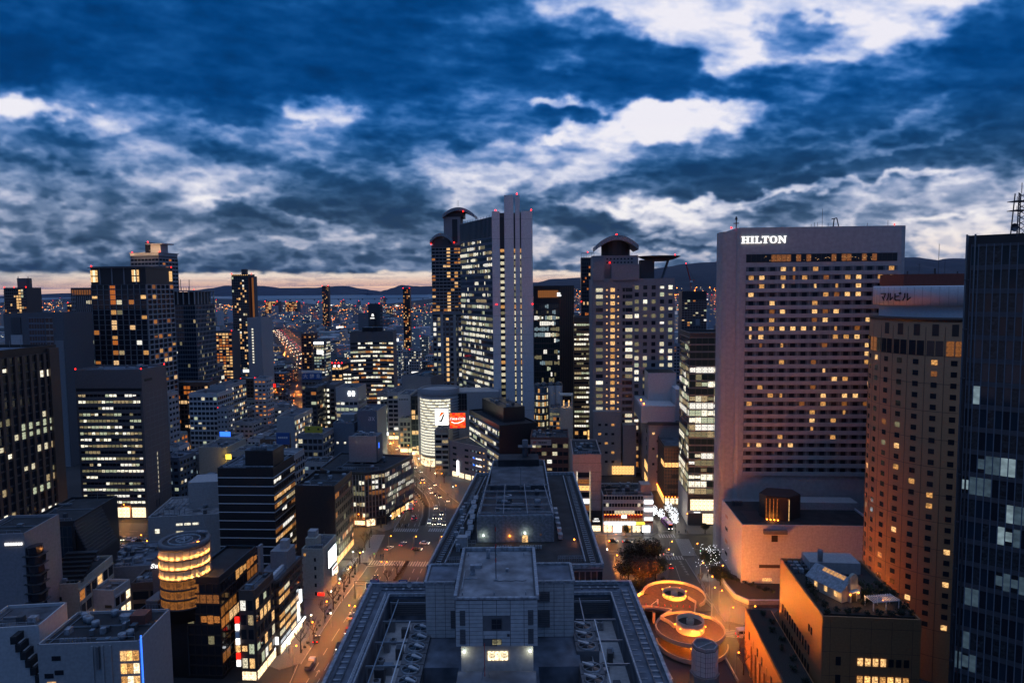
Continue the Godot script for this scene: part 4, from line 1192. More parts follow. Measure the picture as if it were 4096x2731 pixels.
	arch_roof(o, "curved_roof", "sheet_metal", w * 0.045, w * 0.565, hp + 6.4, 6.4, 3.0, -1, -30)
	beam(o, "mast", "steel", V3(w * 0.29, hp + 12, -14), V3(w * 0.29, hp + 17, -14), 0.15)
	beacon(o, V3(w * 0.3, hp + 13.3, -3), 0.7)
	beacon(o, V3(w * 0.22, hp - 4.6, -4.4), 0.55)
	beacon(o, V3(w * 1.03, hp + 0.2, -8), 0.65)
	var disc := put(o, "disc", lathe([Vector2(0.01, 0.9), Vector2(13.6, 0.7), Vector2(13.8, 0.3), Vector2(9, -1.6), Vector2(4, -2.6), Vector2(0.01, -2.7)], 32), "dark_brown", Transform3D(Basis(), V3(w * 0.845, hp - 1.2, -12)))
	beam(o, "disc_leg", "dim_concrete", V3(w * 0.87, h + 0.5, -9), V3(w * 0.95, hp - 2.8, -9), 1.4)
	bx(o, "disc_core", "dark_wall", V3(w * 0.69, (h + hp - 3) * 0.5, -12), V3(w * 0.17, hp - 3 - h, 9))
	for k in 4:
		bx(o, "roof_unit", "steel", V3(w * 0.46 + k * 1.5, h + 1.6, -2.6 + k % 2), V3(1.1, 1.6, 1.4))
	bx(o, "base_block", "grey_concrete", V3(w * 0.17, 41.6 * 0.5, 3.5), V3(w * 0.34, 41.6, 7))
	bx(o, "base_block", "grey_concrete", V3(w * 0.44, 33.2 * 0.5, 4.5), V3(w * 0.16, 33.2, 9))
	for r in 5:
		for k in 3:
			bx(o, "lit_window" if (r + k) % 3 == 0 else "window", "warm" if (r + k) % 3 == 0 else "glass", V3(w * 0.08 + k * 4.2, 9 + r * 6.0, 7.05), V3(1.8, 1.5, 0.1))
	bx(o, "lit_window", "shop_warm", V3(w * 0.36, 4, 9.1), V3(14, 5.5, 0.2))
	d = 720.0
	w = 13.72
	h = 152.4
	o = tower("dark_tower", "thin dark tower with an open steel crown behind the disc tower", w, 22, h, V3(73.3, 0, -d), -4, "black_wall", "roof_dark", 0.5)
	facade(o, V3(0, 20, 0), 0, w, h - 24, {"rows": 34, "cols": 7, "band": 0.8, "pier": 0.4, "bd": 0.3, "pd": 0.2, "bm": "dark_wall", "mode": "rand", "p": 0.14, "lit": ["warm", "amber"], "each": false})
	for k in 6:
		beam(o, "crown_post", "steel", V3(0.3 + k * w / 5.2, h, -0.4), V3(0.3 + k * w / 5.2, h + 5, -0.4), 0.3)
	beam(o, "crown_rail", "steel", V3(0, h + 5, -0.4), V3(w, h + 5, -0.4), 0.5)
	beacon(o, V3(w * 0.5, h + 6.2, -0.4), 0.8)
	beacon(o, V3(0.2, h * 0.7, 0.5), 0.7)
	d = 900.0
	w = 32.2
	h = 113.7
	o = tower("building_site_tower", "dark unfinished tower with netted top floors under a crane", w, 26, h, V3(224.3, 0, -d), -4, "black_wall", "roof_dark", 2.0)
	facade(o, V3(0, 3, 0), 0, w, h - 12, {"rows": 32, "cols": 9, "band": 0.7, "pier": 0.4, "bd": 0.6, "pd": 0.3, "bm": "dim_concrete", "mode": "rand", "p": 0.12, "lit": ["office", "warm"], "each": false})
	bx(o, "banner", "grey_concrete", V3(w * 0.64, h * 0.66, 0.8), V3(w * 0.16, 8, 0.3))
	bx(o, "banner_panel", "dark_steel", V3(w * 0.58, h * 0.66, 0.6), V3(w * 0.34, 10, 0.3))
	for k in 12:
		beam(o, "scaffold_pole", "dark_steel", V3(0.5 + k * w / 11.6, h, 0.2), V3(0.5 + k * w / 11.6, h + rng.randf_range(2.5, 5), 0.2), 0.3)
	var cr := thing("tower_crane", "red tower crane with raised jib on the unfinished tower", "crane", o.position + V3(w * 0.45, h, -12))
	for k in 9:
		beam(cr, "mast_section", "sign_red", V3(-0.8, k * 1.6, 0), V3(0.8, k * 1.6 + 1.6, 0), 0.4)
		beam(cr, "mast_rail", "sign_red", V3(0.9 if k % 2 else -0.9, k * 1.6, 0), V3(0.9 if k % 2 else -0.9, k * 1.6 + 1.6, 0), 0.35)
	bx(cr, "cab", "sign_white", V3(0.8, 15, 0), V3(3, 2.4, 2.4))
	beam(cr, "jib", "sign_red", V3(0, 15, 0), V3(-7, 38, 2), 1.1)
	beam(cr, "counter_jib", "sign_red", V3(0, 15, 0), V3(5, 17, -1), 1.2)
	beam(cr, "tie", "dark_steel", V3(4, 18, 0), V3(-6.6, 37, 2), 0.3)
	beacon(cr, V3(-7, 39, 2), 1.0)
	d = 338.0
	w = 36.0
	h = 96.6
	o = thing("corner_glass_tower", "glass corner tower with bright lower floors beside the white hotel", "building", V3(88.4, 0, -d), -4)
	body(o, w, 27, h, "dark_wall", "roof_dark", 1.2)
	var G := {"rows": 22, "cols": 12, "band": 0.75, "pier": 0.2, "bd": 0.25, "pd": 0.2, "bm": "steel", "pm": "dark_steel", "gm": "green_glass", "mode": "run", "row_p": [0.9, 0.75, 0.9, 0.8, 0.85, 0.55, 0.8, 0.6, 0.7, 0.12, 0.08], "lit": ["office", "office_bright", "office", "office_dim"]}
	facade(o, V3(0, 16, 0), 0, w, h - 17, G)
	var G2 := G.duplicate()
	G2.cols = 9
	facade(o, V3(0, 16, -27), -PI / 2, 27, h - 17, G2)
	for q in [[0.2, 0.5, 1.0, 6.4], [0.55, 0.95, 1.0, 6.4], [0.03, 0.5, 8.0, 13.5]]:
		bx(o, "lit_window", "shop", V3(w * (q[0] + q[1]) * 0.5, (q[2] + q[3]) * 0.5, 0.15), V3(w * (q[1] - q[0]), q[3] - q[2], 0.2))
	bx(o, "shop_band", "pale_concrete", V3(w * 0.5, 7.1, 0.4), V3(w, 1.2, 0.8))
	bx(o, "shop_wall", "pale_concrete", V3(w * 0.76, 10.8, 0.3), V3(w * 0.44, 5.6, 0.5))
	bx(o, "sign", "sign_lit_white", V3(w * 0.12, 7.1, 0.85), V3(3.2, 0.45, 0.1))
	bx(o, "side_wall", "pale_concrete", V3(-0.2, 8, -13.5), V3(0.4, 15.6, 27))
	for k in 9:
		bx(o, "facade_lamp", "sodium", V3(w * 0.98, 1.5 + k * 1.9, 0.6), V3(0.35, 0.35, 0.3))
	d = 398.0
	w = 20
	o = thing("department_store", "windowless beige store of stepped blocks below the disc tower", "building", V3(80.1, 0, -d), -4)
	h = 40.6
	bx(o, "lower_block", "pink_tile", V3(w * 0.5, h * 0.5, -30), V3(w, h, 60))
	var h2 := 50.7
	bx(o, "middle_block", "white_concrete", V3(w * 0.5 - 4, (h + h2) * 0.5, -30), V3(w, h2 - h, 57))
	bx(o, "ledge", "dark_wall", V3(w * 0.5, h - 0.2, -29.5), V3(w + 0.4, 1.6, 60))
	var h3 := 67.9
	bx(o, "upper_block", "white_concrete", V3(w * 0.55, (h2 + h3) * 0.5, -34), V3(w * 0.85, h3 - h2, 26))
	bx(o, "roof", "roof_dark", V3(w * 0.55, h3 + 0.04, -34), V3(w * 0.83, 0.08, 25))
	bx(o, "lift_tower", "white_concrete", V3(w * 0.94, (h + h3 - 8) * 0.5, -16), V3(w * 0.2, h3 - 8 - h, 20))
	facade(o, V3(-4.05 - w * 0.0, h + 1, -57), -PI / 2, 52, h2 - h - 3, {"rows": 9, "cols": 16, "band": 0.15, "pier": 0.15, "bd": 0.12, "pd": 0.1, "bm": "grey_concrete", "gm": "pale_concrete", "p": 0.0, "each": false})
	for r in 6:
		bx(o, "window", "glass", V3(-0.06, h - 6 - r * 5.2, -8), V3(0.1, 2.6, 2.2))
		bx(o, "window", "glass", V3(-0.06, h - 6 - r * 5.2, -44), V3(0.1, 1.6, 1.6))
		bx(o, "lit_window" if r % 3 == 0 else "window", "warm_bright" if r % 3 == 0 else "glass", V3(3 + 2.6 * (r % 2), h - 6 - r * 4.6, 0.06), V3(1.4, 1.4, 0.1))
	for k in 2:
		bx(o, "lit_window", "shop_warm", V3(-0.1, 13 - k * 8, -9), V3(0.2, 4.5, 14))
	for z in [-6.0, -20.0]:
		bx(o, "roof_lamp", "sodium", V3(-2.0, h2 + 0.7, z), V3(0.6, 0.6, 0.6))
	foot.append([V3(140, 0, -430), 40.0])
	d = 372.0
	w = 15.46
	h = 32.1
	o = thing("mesh_cube", "brown perforated shop cube with a bright window slot and row of lamps", "building", V3(83.9, 0, -d), -4)
	body(o, w, 30, h, "brown_stone", "roof_felt", 1.0)
	facade(o, V3(0, 4.5, 0), 0, w, h - 5, {"rows": 14, "cols": 10, "band": 0.2, "pier": 0.2, "bd": 0.2, "pd": 0.14, "bm": "ochre_tile", "gm": "brown_stone", "p": 0.0, "each": false})
	facade(o, V3(0, 4.5, -30), -PI / 2, 30, h - 5, {"rows": 14, "cols": 18, "band": 0.2, "pier": 0.2, "bd": 0.2, "pd": 0.14, "bm": "ochre_tile", "gm": "brown_stone", "p": 0.0, "each": false})
	for k in 8:
		bx(o, "lit_window", "shop_warm", V3(0.9 + k * w / 8.0, h * 0.70, 0.24), V3(w / 8.0 - 0.2, 2.4, 0.2))
	for k in 5:
		bx(o, "lit_window", "shop_warm", V3(-0.24, h * 0.70, -1.4 - k * 2.0), V3(0.2, 2.4, 1.7))
	for q in [[0.5, 0.5], [0.35, 0.32], [0.45, 0.18]]:
		bx(o, "dark_panel", "dark_brown", V3(w * q[0], h * q[1], 0.22), V3(w * 0.5, 2.0, 0.1))
	for k in 16:
		bx(o, "cornice_lamp", "sodium", V3(-0.5, 4.4, -0.8 - k * 1.85), V3(0.35, 0.35, 0.35))
	for k in 9:
		bx(o, "cornice_lamp", "sodium", V3(0.8 + k * w / 9.0, 4.4, 0.5), V3(0.35, 0.35, 0.35))
	for k in 5:
		bx(o, "lit_window", "shop", V3(w * (0.1 + k * 0.19), 2.0, 0.1), V3(w * 0.15, 3.2, 0.2))
		bx(o, "lit_window", "shop_warm", V3(-0.1, 2.0, -3 - k * 5.4), V3(0.2, 3.2, 4.4))
func towers_right() -> void:
	var d := 300.0
	var w := 72.2
	var h := 145.9
	var o := thing("white_hotel", "broad white hotel slab with lettering and scattered amber room windows", "building", V3(98.6, 0, -d), -3.6)
	var round_: PackedVector2Array = []
	for q in [[1.6, 0.0], [0.5, -0.5], [0, -1.6], [0, -20], [w, -20], [w, -2.6], [w - 0.8, -0.8], [w - 2.6, 0]]:
		round_.append(Vector2(q[0], q[1]))
	put(o, "wall", prism(round_, 0, h), "hotel_white")
	put(o, "roof", prism(PackedVector2Array([Vector2(1, -1), Vector2(1, -19), Vector2(w - 1, -19), Vector2(w - 1, -1)]), h, h + 0.1), "roof_felt")
	var ls := -6.34
	put(o, "end_bay", prism(PackedVector2Array([Vector2(ls + 2.4, -1.4), Vector2(ls + 0.7, -2.0), Vector2(ls, -3.8), Vector2(ls, -10), Vector2(0.2, -10), Vector2(0.2, -1.4)]), 0, 144.4), "hotel_white")
	var x0 := 4.03
	var ww := 63.9
	var y1 := 128.9
	var rows := 25
	var fh := 3.7
	bx(o, "window_recess", "dim_concrete", V3(x0 + ww * 0.5, y1 - rows * fh * 0.5, 0.03), V3(ww, rows * fh, 0.06))
	var cols := 14
	for r in rows:
		var y := y1 - (r + 0.5) * fh
		bx(o, "floor_band", "hotel_white", V3(x0 + ww * 0.5, y1 - (r + 1) * fh + 0.86, 0.38), V3(ww + 0.3, 1.72, 0.76))
		var p := 0.46 if r < 10 else 0.2
		if r >= 22:
			p = 0.0
		for k in cols:
			var on := rng.randf() < p and not (k > 10 and r > 16)
			var m := "glass"
			if on:
				m = ["warm", "warm_bright", "warm_bright", "warm", "warm_dim"][rng.randi() % 5]
			elif rng.randf() < 0.25:
				m = "curtain_glass"
			var half := on and rng.randf() < 0.25
			bx(o, "lit_window" if on else "window", m, V3(x0 + (k + 0.5) * ww / cols, y + 0.75, 0.12), V3(1.0 if half else 2.1, 1.75, 0.1))
			bx(o, "room_divider", "grey_concrete", V3(x0 + (k + 0.97) * ww / cols, y + 0.85, 0.2), V3(0.7, 1.95, 0.35))
	var yr := 131.7
	bx(o, "restaurant_recess", "black_wall", V3(x0 + ww * 0.5, yr + 0.9, 0.05), V3(ww, 3.6, 0.1))
	for k in 30:
		var on := k > 3 and k < 26 and rng.randf() < 0.55
		bx(o, "lit_window" if on else "window", "warm_dim" if on else "glass", V3(x0 + (k + 0.5) * ww / 30.0, yr + 0.9, 0.13), V3(ww / 30.0 - 0.25, 3.0, 0.1))
	for k in 34:
		var c := V3(x0 + ww * rng.randf_range(0.12, 0.86), yr + rng.randf_range(-0.2, 1.9), 0.22)
		bx(o, "ceiling_light", "warm_bright", c, V3(rng.randf_range(0.15, 0.5), 0.12, 0.05))
	for k in 11:
		bx(o, "joint", "grey_concrete", V3(w * 0.5, 10 + k * 12.4, 0.006), V3(w - 5.4, 0.1, 0.012))
	for k in 7:
		bx(o, "joint", "grey_concrete", V3(ls * 0.5 + 1.0, 12 + k * 18.0, -1.394), V3(-ls - 3.6, 0.1, 0.012))
	text(o, "sign_lettering", "HILTON", "sign_lit_white", 3.0, V3(11.33, 140.5, 0.3), 0, "Droid Serif", true, 0.35).scale.x = 1.18
	beam(o, "mast", "dark_steel", V3(0.6, h, -4), V3(0.6, h + 4.5, -4), 0.4)
	put(o, "mast_platform", cyl(1.3, 0.25, 10), "dark_steel", Transform3D(Basis(), V3(0.6, h + 2.2, -4)))
	put(o, "radome", cyl(0.6, 1.4, 10, 0.3), "dark_steel", Transform3D(Basis(), V3(0.6, h + 3.9, -4)))
	for q in [[0.45, 1.4], [0.47, 2.2], [0.488, 2.2], [0.515, 8.0], [0.55, 1.8], [0.78, 1.6], [0.9, 2.6]]:
		beam(o, "antenna", "dark_steel", V3(w * q[0], h, -3), V3(w * q[0], h + q[1], -3), 0.12)
	beam(o, "window_crane", "dark_steel", V3(w * 0.58, h + 0.2, -3), V3(w * 0.585, h + 3.6, -3), 0.4)
	beam(o, "window_crane", "dark_steel", V3(w * 0.57, h + 3.4, -3), V3(w * 0.60, h + 3.9, -3), 0.4)
	beam(o, "window_crane", "dark_steel", V3(w * 0.60, h + 3.8, -3), V3(w * 0.612, h + 0.3, -3), 0.35)
	beacon(o, V3(ls * 0.3, h + 0.3, -2.4), 0.55)
	beacon(o, V3(w * 0.925, h + 0.6, -1), 0.55)
	foot.append([V3(150, 0, -310), 70.0])
	var R := 22.0
	o = thing("round_tower", "round brown tiled tower with a white sign drum on top", "building", V3(138.8, 0, -217), -8)
	var ht := 110.4
	put(o, "wall", lathe([Vector2(0.01, ht), Vector2(R - 0.6, ht), Vector2(R, ht - 0.6), Vector2(R, 0)], 84), "ochre_tile")
	put(o, "roof_edge", lathe([Vector2(R - 2.5, ht + 0.02), Vector2(R - 0.4, ht + 0.3), Vector2(R + 0.15, ht + 0.3), Vector2(R + 0.15, ht - 0.9), Vector2(R - 0.1, ht - 0.9)], 84), "dark_brown")
	put(o, "drum", lathe([Vector2(R - 2.6, ht + 3.8), Vector2(R - 2.6, ht)], 84), "white_paint")
	put(o, "sign_ring", lathe([Vector2(0.01, ht + 9.6), Vector2(R - 0.9, ht + 9.6), Vector2(R - 0.7, ht + 9.3), Vector2(R - 0.7, ht + 3.8), Vector2(R - 2.6, ht + 3.6)], 84), "white_paint")
	for k in 30:
		var a := TAU * k / 60.0 + PI * 0.5 + 0.2
		bx(o, "panel_joint", "grey_concrete", V3(cos(a) * (R - 0.69), ht + 6.6, -sin(a) * (R - 0.69)), V3(0.06, 5.4, 0.06), a)
	var cols2 := 28
	for k in cols2:
		var a := TAU * k / cols2
		var nrm := V3(sin(a), 0, cos(a))
		if (o.basis * nrm).dot(V3(-138.8, 0, 217).normalized()) < -0.12:
			continue
		bx(o, "panel_joint", "dark_brown", nrm * (R - 0.02) + V3(0, ht * 0.5 - 1, 0), V3(0.12, ht - 3, 0.12), a + TAU / cols2 * 0.5 - TAU / cols2 * 0.5)
		var b := a + TAU / cols2 * 0.5
		nrm = V3(sin(b), 0, cos(b))
		for e in 2:
			var b2 := a + TAU / cols2 * (0.27 + 0.46 * e)
			var n2 := V3(sin(b2), 0, cos(b2))
			bx(o, "lit_window" if rng.randf() < 0.3 else "window", "warm_dim" if rng.randf() < 0.3 else "glass", n2 * (R - 0.02) + V3(0, 101.6, 0), V3(1.9, 4.4, 0.2), b2)
		if k % 28 in [22, 23, 24, 25, 26]:
			bx(o, "louvre", "dark_brown", nrm * (R - 0.02) + V3(0, 107.0, 0), V3(1.7, 3.4, 0.16), b)
		for r in 25:
			var y := 97.4 - r * 3.32
			var on := rng.randf() < 0.12
			var m := "glass"
			if on:
				m = ["warm", "warm_bright", "warm_bright", "office_dim", "warm_dim"][rng.randi() % 5]
			bx(o, "lit_window" if on else "window", m, nrm * (R - 0.03) + V3(0, y, 0), V3(1.55, 1.5, 0.2), b)
	for r in 12:
		put(o, "ring_joint", lathe([Vector2(R + 0.012, 8.0 + r * 8.3), Vector2(R + 0.012, 8.12 + r * 8.3)], 84), "dark_brown")
	var RU := [[0.28, 0.95, 0.26, 0.5, 0.05, 0.1], [0.6, 0.95, 0.6, 0.12, 0.98, 0.45]]
	var BI := [[0.15, 0.9, 0.15, 0.2, 0.3, 0.1, 0.85, 0.1], [0.15, 0.55, 0.7, 0.62], [0.72, 1.0, 0.8, 0.85], [0.88, 1.05, 0.96, 0.9]]
	var MA := [[0.05, 0.9, 0.95, 0.9, 0.75, 0.55, 0.5, 0.25], [0.3, 0.5, 0.65, 0.1]]
	var base := -1.01
	for q in [[MA, -0.42], [RU, -0.28], [BI, -0.14], [RU, 0.0]]:
		var a: float = base + q[1]
		glyph(o, "sign_character", q[0], "sign_black", 2.5, V3(sin(a) * (R - 0.45), ht + 5.0, cos(a) * (R - 0.45)), a + 0.07, 0.13)
	d = 262.0
	blk("red_roof_block", "dark red rooftop block behind the white sign drum", 36.8, 123.6, V3(150.4, 0, -262), 20, "red_brick", {"front": false, "side": false, "gear": 0, "roof": "roof_dark"})
	var mast := thing("roof_antenna", "thin antenna masts on the dark red rooftop block", "antenna", V3(158.9, 123.7, -d - 5))
	for q in [[0.0, 5.0, 0.1], [7.5, 12.5, 0.12], [10.0, 6.5, 0.1], [-4.5, 2.0, 0.4], [6.2, 3.0, 0.5], [15.0, 1.8, 0.4]]:
		beam(mast, "mast", "dark_steel", V3(q[0], 0, 0), V3(q[0], q[1], 0), q[2])
	for k in 3:
		beam(mast, "crossbar", "dark_steel", V3(-1.2 + k * 0.3, 2.4 + k, 0), V3(1.2 - k * 0.3, 2.4 + k, 0), 0.08)
	d = 125.0
	o = thing("dark_glass_tower", "dark curtain wall tower with steel mullions cut by the picture's edge", "building", V3(83.3, 0, -d), -40)
	h = 128.4
	body(o, 40, 24, h, "black_wall", "roof_dark", 0.6)
	facade(o, V3(0.4, 1, 0), 0, 16, h - 2, {"rows": 30, "cols": 14, "band": 0.9, "pier": 0.16, "bd": 0.3, "pd": 0.34, "bm": "dark_steel", "pm": "blue_grey", "gm": "glass", "dark": ["glass", "curtain_glass", "curtain_glass", "blue_glass"], "mode": "run", "row_p": [0.5, 0.5, 0.55, 0.35, 0.6, 0.3, 0.2, 0.3, 0.06, 0.02, 0.0], "lit": ["office_cool", "cool_dim", "office_cool", "cool_dim"]})
	facade(o, V3(16.6, 1, 0), 0, 22, h - 2, {"rows": 30, "cols": 10, "band": 0.9, "pier": 0.16, "bd": 0.3, "pd": 0.34, "bm": "dark_steel", "gm": "glass", "p": 0.1, "each": false})
	facade(o, V3(0, 1, -5), -PI / 2, 5, h - 2, {"rows": 30, "cols": 2, "band": 0.6, "pier": 0.25, "bd": 0.25, "pd": 0.3, "bm": "dark_steel", "gm": "glass", "mode": "rand", "p": 0.32, "lit": ["office_cool", "office_dim"]})
	for q in [[-0.3, 0.3], [-0.4, -2.6], [1.0, 0.55]]:
		put(o, "facade_rail", cyl(0.16, h + 0.8, 8), "dark_steel", Transform3D(Basis(), V3(q[0], 0, q[1])))
	for k in 14:
		bx(o, "rail_bracket", "dark_steel", V3(-0.1, 4 + k * 9.0, 0.35), V3(0.7, 0.25, 0.3))
	bx(o, "roof_step", "black_wall", V3(24, h + 1.0, -12), V3(30, 2.0, 22))
	var am := thing("antenna_mast", "steel lattice antenna mast with dishes on the dark glass tower", "antenna", V3(89.2, h, -121.0))
	for q in [[-0.6, -0.6], [0.6, -0.6], [0.6, 0.6], [-0.6, 0.6]]:
		beam(am, "mast_leg", "dark_steel", V3(q[0] * 1.3, 0, q[1] * 1.3), V3(q[0] * 0.8, 7.6, q[1] * 0.8), 0.14)
	for k in 8:
		var y := k * 0.95
		beam(am, "brace", "dark_steel", V3(-0.7, y, 0.6), V3(0.7, y + 0.95, 0.6), 0.09)
		beam(am, "brace", "dark_steel", V3(0.7, y, 0.6), V3(-0.7, y + 0.95, 0.6), 0.09)
	for y in [4.6, 6.2]:
		bx(am, "platform", "dark_steel", V3(0, y, 0), V3(2.6, 0.12, 2.4))
		for k in 5:
			beam(am, "rail_post", "dark_steel", V3(-1.3 + k * 0.65, y, 1.2), V3(-1.3 + k * 0.65, y + 0.7, 1.2), 0.06)
	put(am, "dish", lathe([Vector2(0.01, 0.0), Vector2(0.5, 0.12), Vector2(0.72, 0.3)], 16), "dark_steel", Transform3D(Basis(Vector3.RIGHT, PI / 2), V3(-1.3, 1.6, 0.6)))
	beam(am, "whip", "dark_steel", V3(0.3, 7.6, 0), V3(0.3, 9.4, 0), 0.08)
func right_low() -> void:
	var d := 264.0
	var h := 25.5
	var o := thing("hotel_annex", "bare walled hotel annex glowing orange from the street lamps", "building", V3(90.5, 0, -d), -3.6)
	var w := 53
	body(o, w, 33, h, "white_concrete", "roof_dark", 0.9)
	for k in 4:
		bx(o, "lit_window" if k % 2 == 0 else "window", "warm_dim" if k % 2 == 0 else "glass", V3(-0.05, h - 4 - k * 5.4, -24), V3(0.1, 1.3, 3.6))
	for k in 8:
		bx(o, "joint", "pale_concrete", V3(4 + k * 5.8, h * 0.5, 0.006), V3(0.08, h, 0.012))
	bx(o, "balcony", "dim_concrete", V3(w * 0.24, h - 1.6, 0.8), V3(9, 1.6, 1.6))
	bx(o, "recess", "black_wall", V3(w * 0.24, h - 4.6, 0.06), V3(2.4, 2.6, 0.1))
	bx(o, "window_slot", "dark_brown", V3(w * 0.36, 9.6, 0.06), V3(w * 0.46, 1.3, 0.1))
	bx(o, "lit_window", "office_bright", V3(w * 0.80, 9.4, 0.1), V3(w * 0.36, 1.1, 0.2))
	bx(o, "lit_window", "warm_bright", V3(w * 0.19, 4.2, 0.08), V3(3.6, 1.2, 0.1))
	bx(o, "roof_court", "black_wall", V3(8.0, h + 0.1, -13), V3(7, 0.1, 12))
	for k in 3:
		bx(o, "roof_unit", "dark_steel", V3(3.5 + k * 1.6, h + 1.0, -27), V3(1.3, 1.8, 1.6))
	bx(o, "low_wing", "pale_concrete", V3(w * 0.77, h + 1.6, -26), V3(w * 0.5, 3.2, 8))
	var ch := thing("roof_chapel", "bronze angular chapel box lit by gold strips on the annex roof", "chapel", o.transform * V3(w * 0.22, h + 0.1, -9), -3.6)
	put(ch, "wall", prism(PackedVector2Array([Vector2(0, 0), Vector2(8.5, 2.2), Vector2(15, -3), Vector2(14, -10), Vector2(4, -12), Vector2(-1, -5)]), 0, 9.6), "dark_brown")
	put(ch, "roof", prism(PackedVector2Array([Vector2(0.2, -0.3), Vector2(8.5, 1.8), Vector2(14.6, -3.1), Vector2(13.6, -9.6), Vector2(4, -11.6), Vector2(-0.7, -5)]), 9.6, 9.8), "black_wall")
	for k in 4:
		var p := Vector2(0.3, 0.1).lerp(Vector2(7.0, 1.85), k / 5.0)
		bx(ch, "light_strip", "amber", V3(p.x, 4.6, p.y + 0.12), V3(0.22, 8.4, 0.12), -0.255)
		bx(ch, "uplight", "sodium", V3(p.x + 0.2, 0.3, p.y + 0.7), V3(0.4, 0.3, 0.4))
	bx(ch, "light_strip", "warm_bright", V3(8.75, 4.6, 2.15), V3(0.2, 8.8, 0.2))
	omni(ch, V3(2.0, 1.2, 2.6), Color(1.0, 0.62, 0.25), 9.0, 0.6)
	foot.append([V3(120, 0, -285), 40.0])
	var tr := thing("planter_terrace", "curved cream retaining wall with planting in front of the annex", "terrace")
	var tp: Array = [V3(84.4, 0, -280.3), V3(83.7, 0, -261.6), V3(84.4, 0, -252.2), V3(87.8, 0, -247.5), V3(100.7, 0, -247.2)]
	for i in tp.size() - 1:
		var a: Vector3 = tp[i]
		var b: Vector3 = tp[i + 1]
		beam(tr, "wall", "cream_wall", a + V3(0, 2.4, 0), b + V3(0, 2.4, 0), 0.6, 1.6)
		beam(tr, "coping", "white_concrete", a + V3(0, 3.3, 0), b + V3(0, 3.3, 0), 0.8, 0.2)
		beam(tr, "footing", "dim_concrete", a + V3(0, 0.8, -0.6), b + V3(0, 0.8, -0.6), 0.5, 1.7)
	put(tr, "soil", prism(PackedVector2Array([Vector2(84.7, -280.7), Vector2(84.1, -262.3), Vector2(84.9, -253.2), Vector2(88.2, -248.9), Vector2(101.2, -248.6), Vector2(106, -265), Vector2(91.8, -269.4)]), 0.1, 2.6), "earth")
	d = 169.0
	o = thing("brown_annex", "ochre tiled annex with a roof garden and small house on top", "building", V3(79, 0, -d), -6)
	w = 24.8
	h = 35.0
	body(o, w, 38, h, "ochre_tile", "roof_dark", 0.9)
	for k in 5:
		bx(o, "tile_joint", "dark_brown", V3(w * 0.5, h - 2 - k * 6.4, 0.006), V3(w, 0.08, 0.012))
		bx(o, "tile_joint", "dark_brown", V3(2 + k * 5.0, h * 0.5, 0.007), V3(0.08, h, 0.012))
	for k in 7:
		bx(o, "lit_window" if k < 4 else "window", "warm_bright" if k < 4 else "glass", V3(w * 0.395 + k * w * 0.078, h - 10.8, 0.08), V3(1.25, 2.0, 0.12))
		bx(o, "lit_window", ["warm", "shop_warm", "warm_bright"][k % 3], V3(w * 0.395 + k * w * 0.078, h - 15.6, 0.08), V3(1.3, 2.0, 0.12))
	bx(o, "window", "glass", V3(w * 0.17, h - 10.8, 0.08), V3(1.25, 2.2, 0.12))
	bx(o, "window", "glass", V3(w * 0.17, h - 15.6, 0.08), V3(1.25, 2.2, 0.12))
	for r in 2:
		for k in 11:
			bx(o, "window", "glass", V3(-0.07, h - 13.4 - r * 5.2, -10 - k * 2.4), V3(0.12, 2.6, 1.0))
	for k in 2:
		bx(o, "window", "glass", V3(-0.07, h - 7.2, -8.0 - k * 1.9), V3(0.12, 1.9, 0.9))
	bx(o, "planter", "earth", V3(w * 0.5, h + 0.35, -14), V3(w - 1.4, 0.6, 24))
	put(o, "chimney", cyl(0.75, 7.0, 14), "steel", Transform3D(Basis(), V3(9.2, h, -30)))
	beam(o, "flue", "steel", V3(4.2, h, -31), V3(4.2, h + 4.0, -31), 0.35)
	for k in 16:
		bx(o, "roof_unit", ["steel", "sheet_metal", "dark_steel"][k % 3], V3(2.0 + (k % 6) * 1.7, h + 0.7, -29.5 - (k / 6) * 2.6), V3(1.2, 1.2, 1.4))
	bx(o, "plant_room", "pale_concrete", V3(w * 0.55, h + 1.8, -33), V3(w * 0.6, 3.4, 8))
	foot.append([V3(85, 0, -190), 30.0])
	var hp := o.transform * V3(w * 0.34, h + 0.6, -15)
	var gh := thing("garden_house", "white gabled garden house with a lit ridge skylight on the brown annex", "house", hp, 22)
	var st := mb()
	add_prism(st, PackedVector2Array([Vector2(-3.4, 5.5), Vector2(3.4, 5.5), Vector2(3.4, -6.5), Vector2(-3.4, -6.5)]), 0, 3.2)
	for z in [5.5, -6.5]:
		for v in [V3(-3.4, 3.2, z), V3(0, 6.0, z), V3(3.4, 3.2, z)]:
			st.set_normal(V3(0, 0, signf(z)))
			st.add_vertex(v)
	done(st, gh, "wall", "cream_wall")
	for s in [-1.0, 1.0]:
		beam(gh, "roof_slope", "sheet_metal", V3(s * 2.0, 4.45, 5.7), V3(s * 2.0, 4.45, -6.7), 5.1, 0.14).basis = Basis(Vector3.BACK, -s * 0.69) * Basis.from_scale(V3(5.0, 0.14, 12.4))
		for k in 6:
			var sk := bx(gh, "skylight", "warm", V3(s * 0.62, 5.62, 3.4 - k * 1.25), V3(1.25, 0.12, 1.1))
			sk.basis = Basis(Vector3.BACK, -s * 0.69) * Basis.from_scale(V3(1.25, 0.12, 1.1))
	bx(gh, "gable_front", "cream_wall", V3(0, 3.2, 5.9), V3(2.6, 6.4, 0.8))
	put(gh, "gable_arch", prism(ngon(Vector2(0, 0), 1.3, 16), 0, 0.8), "cream_wall", Transform3D(Basis(Vector3.RIGHT, PI / 2), V3(0, 6.4, 5.5)))
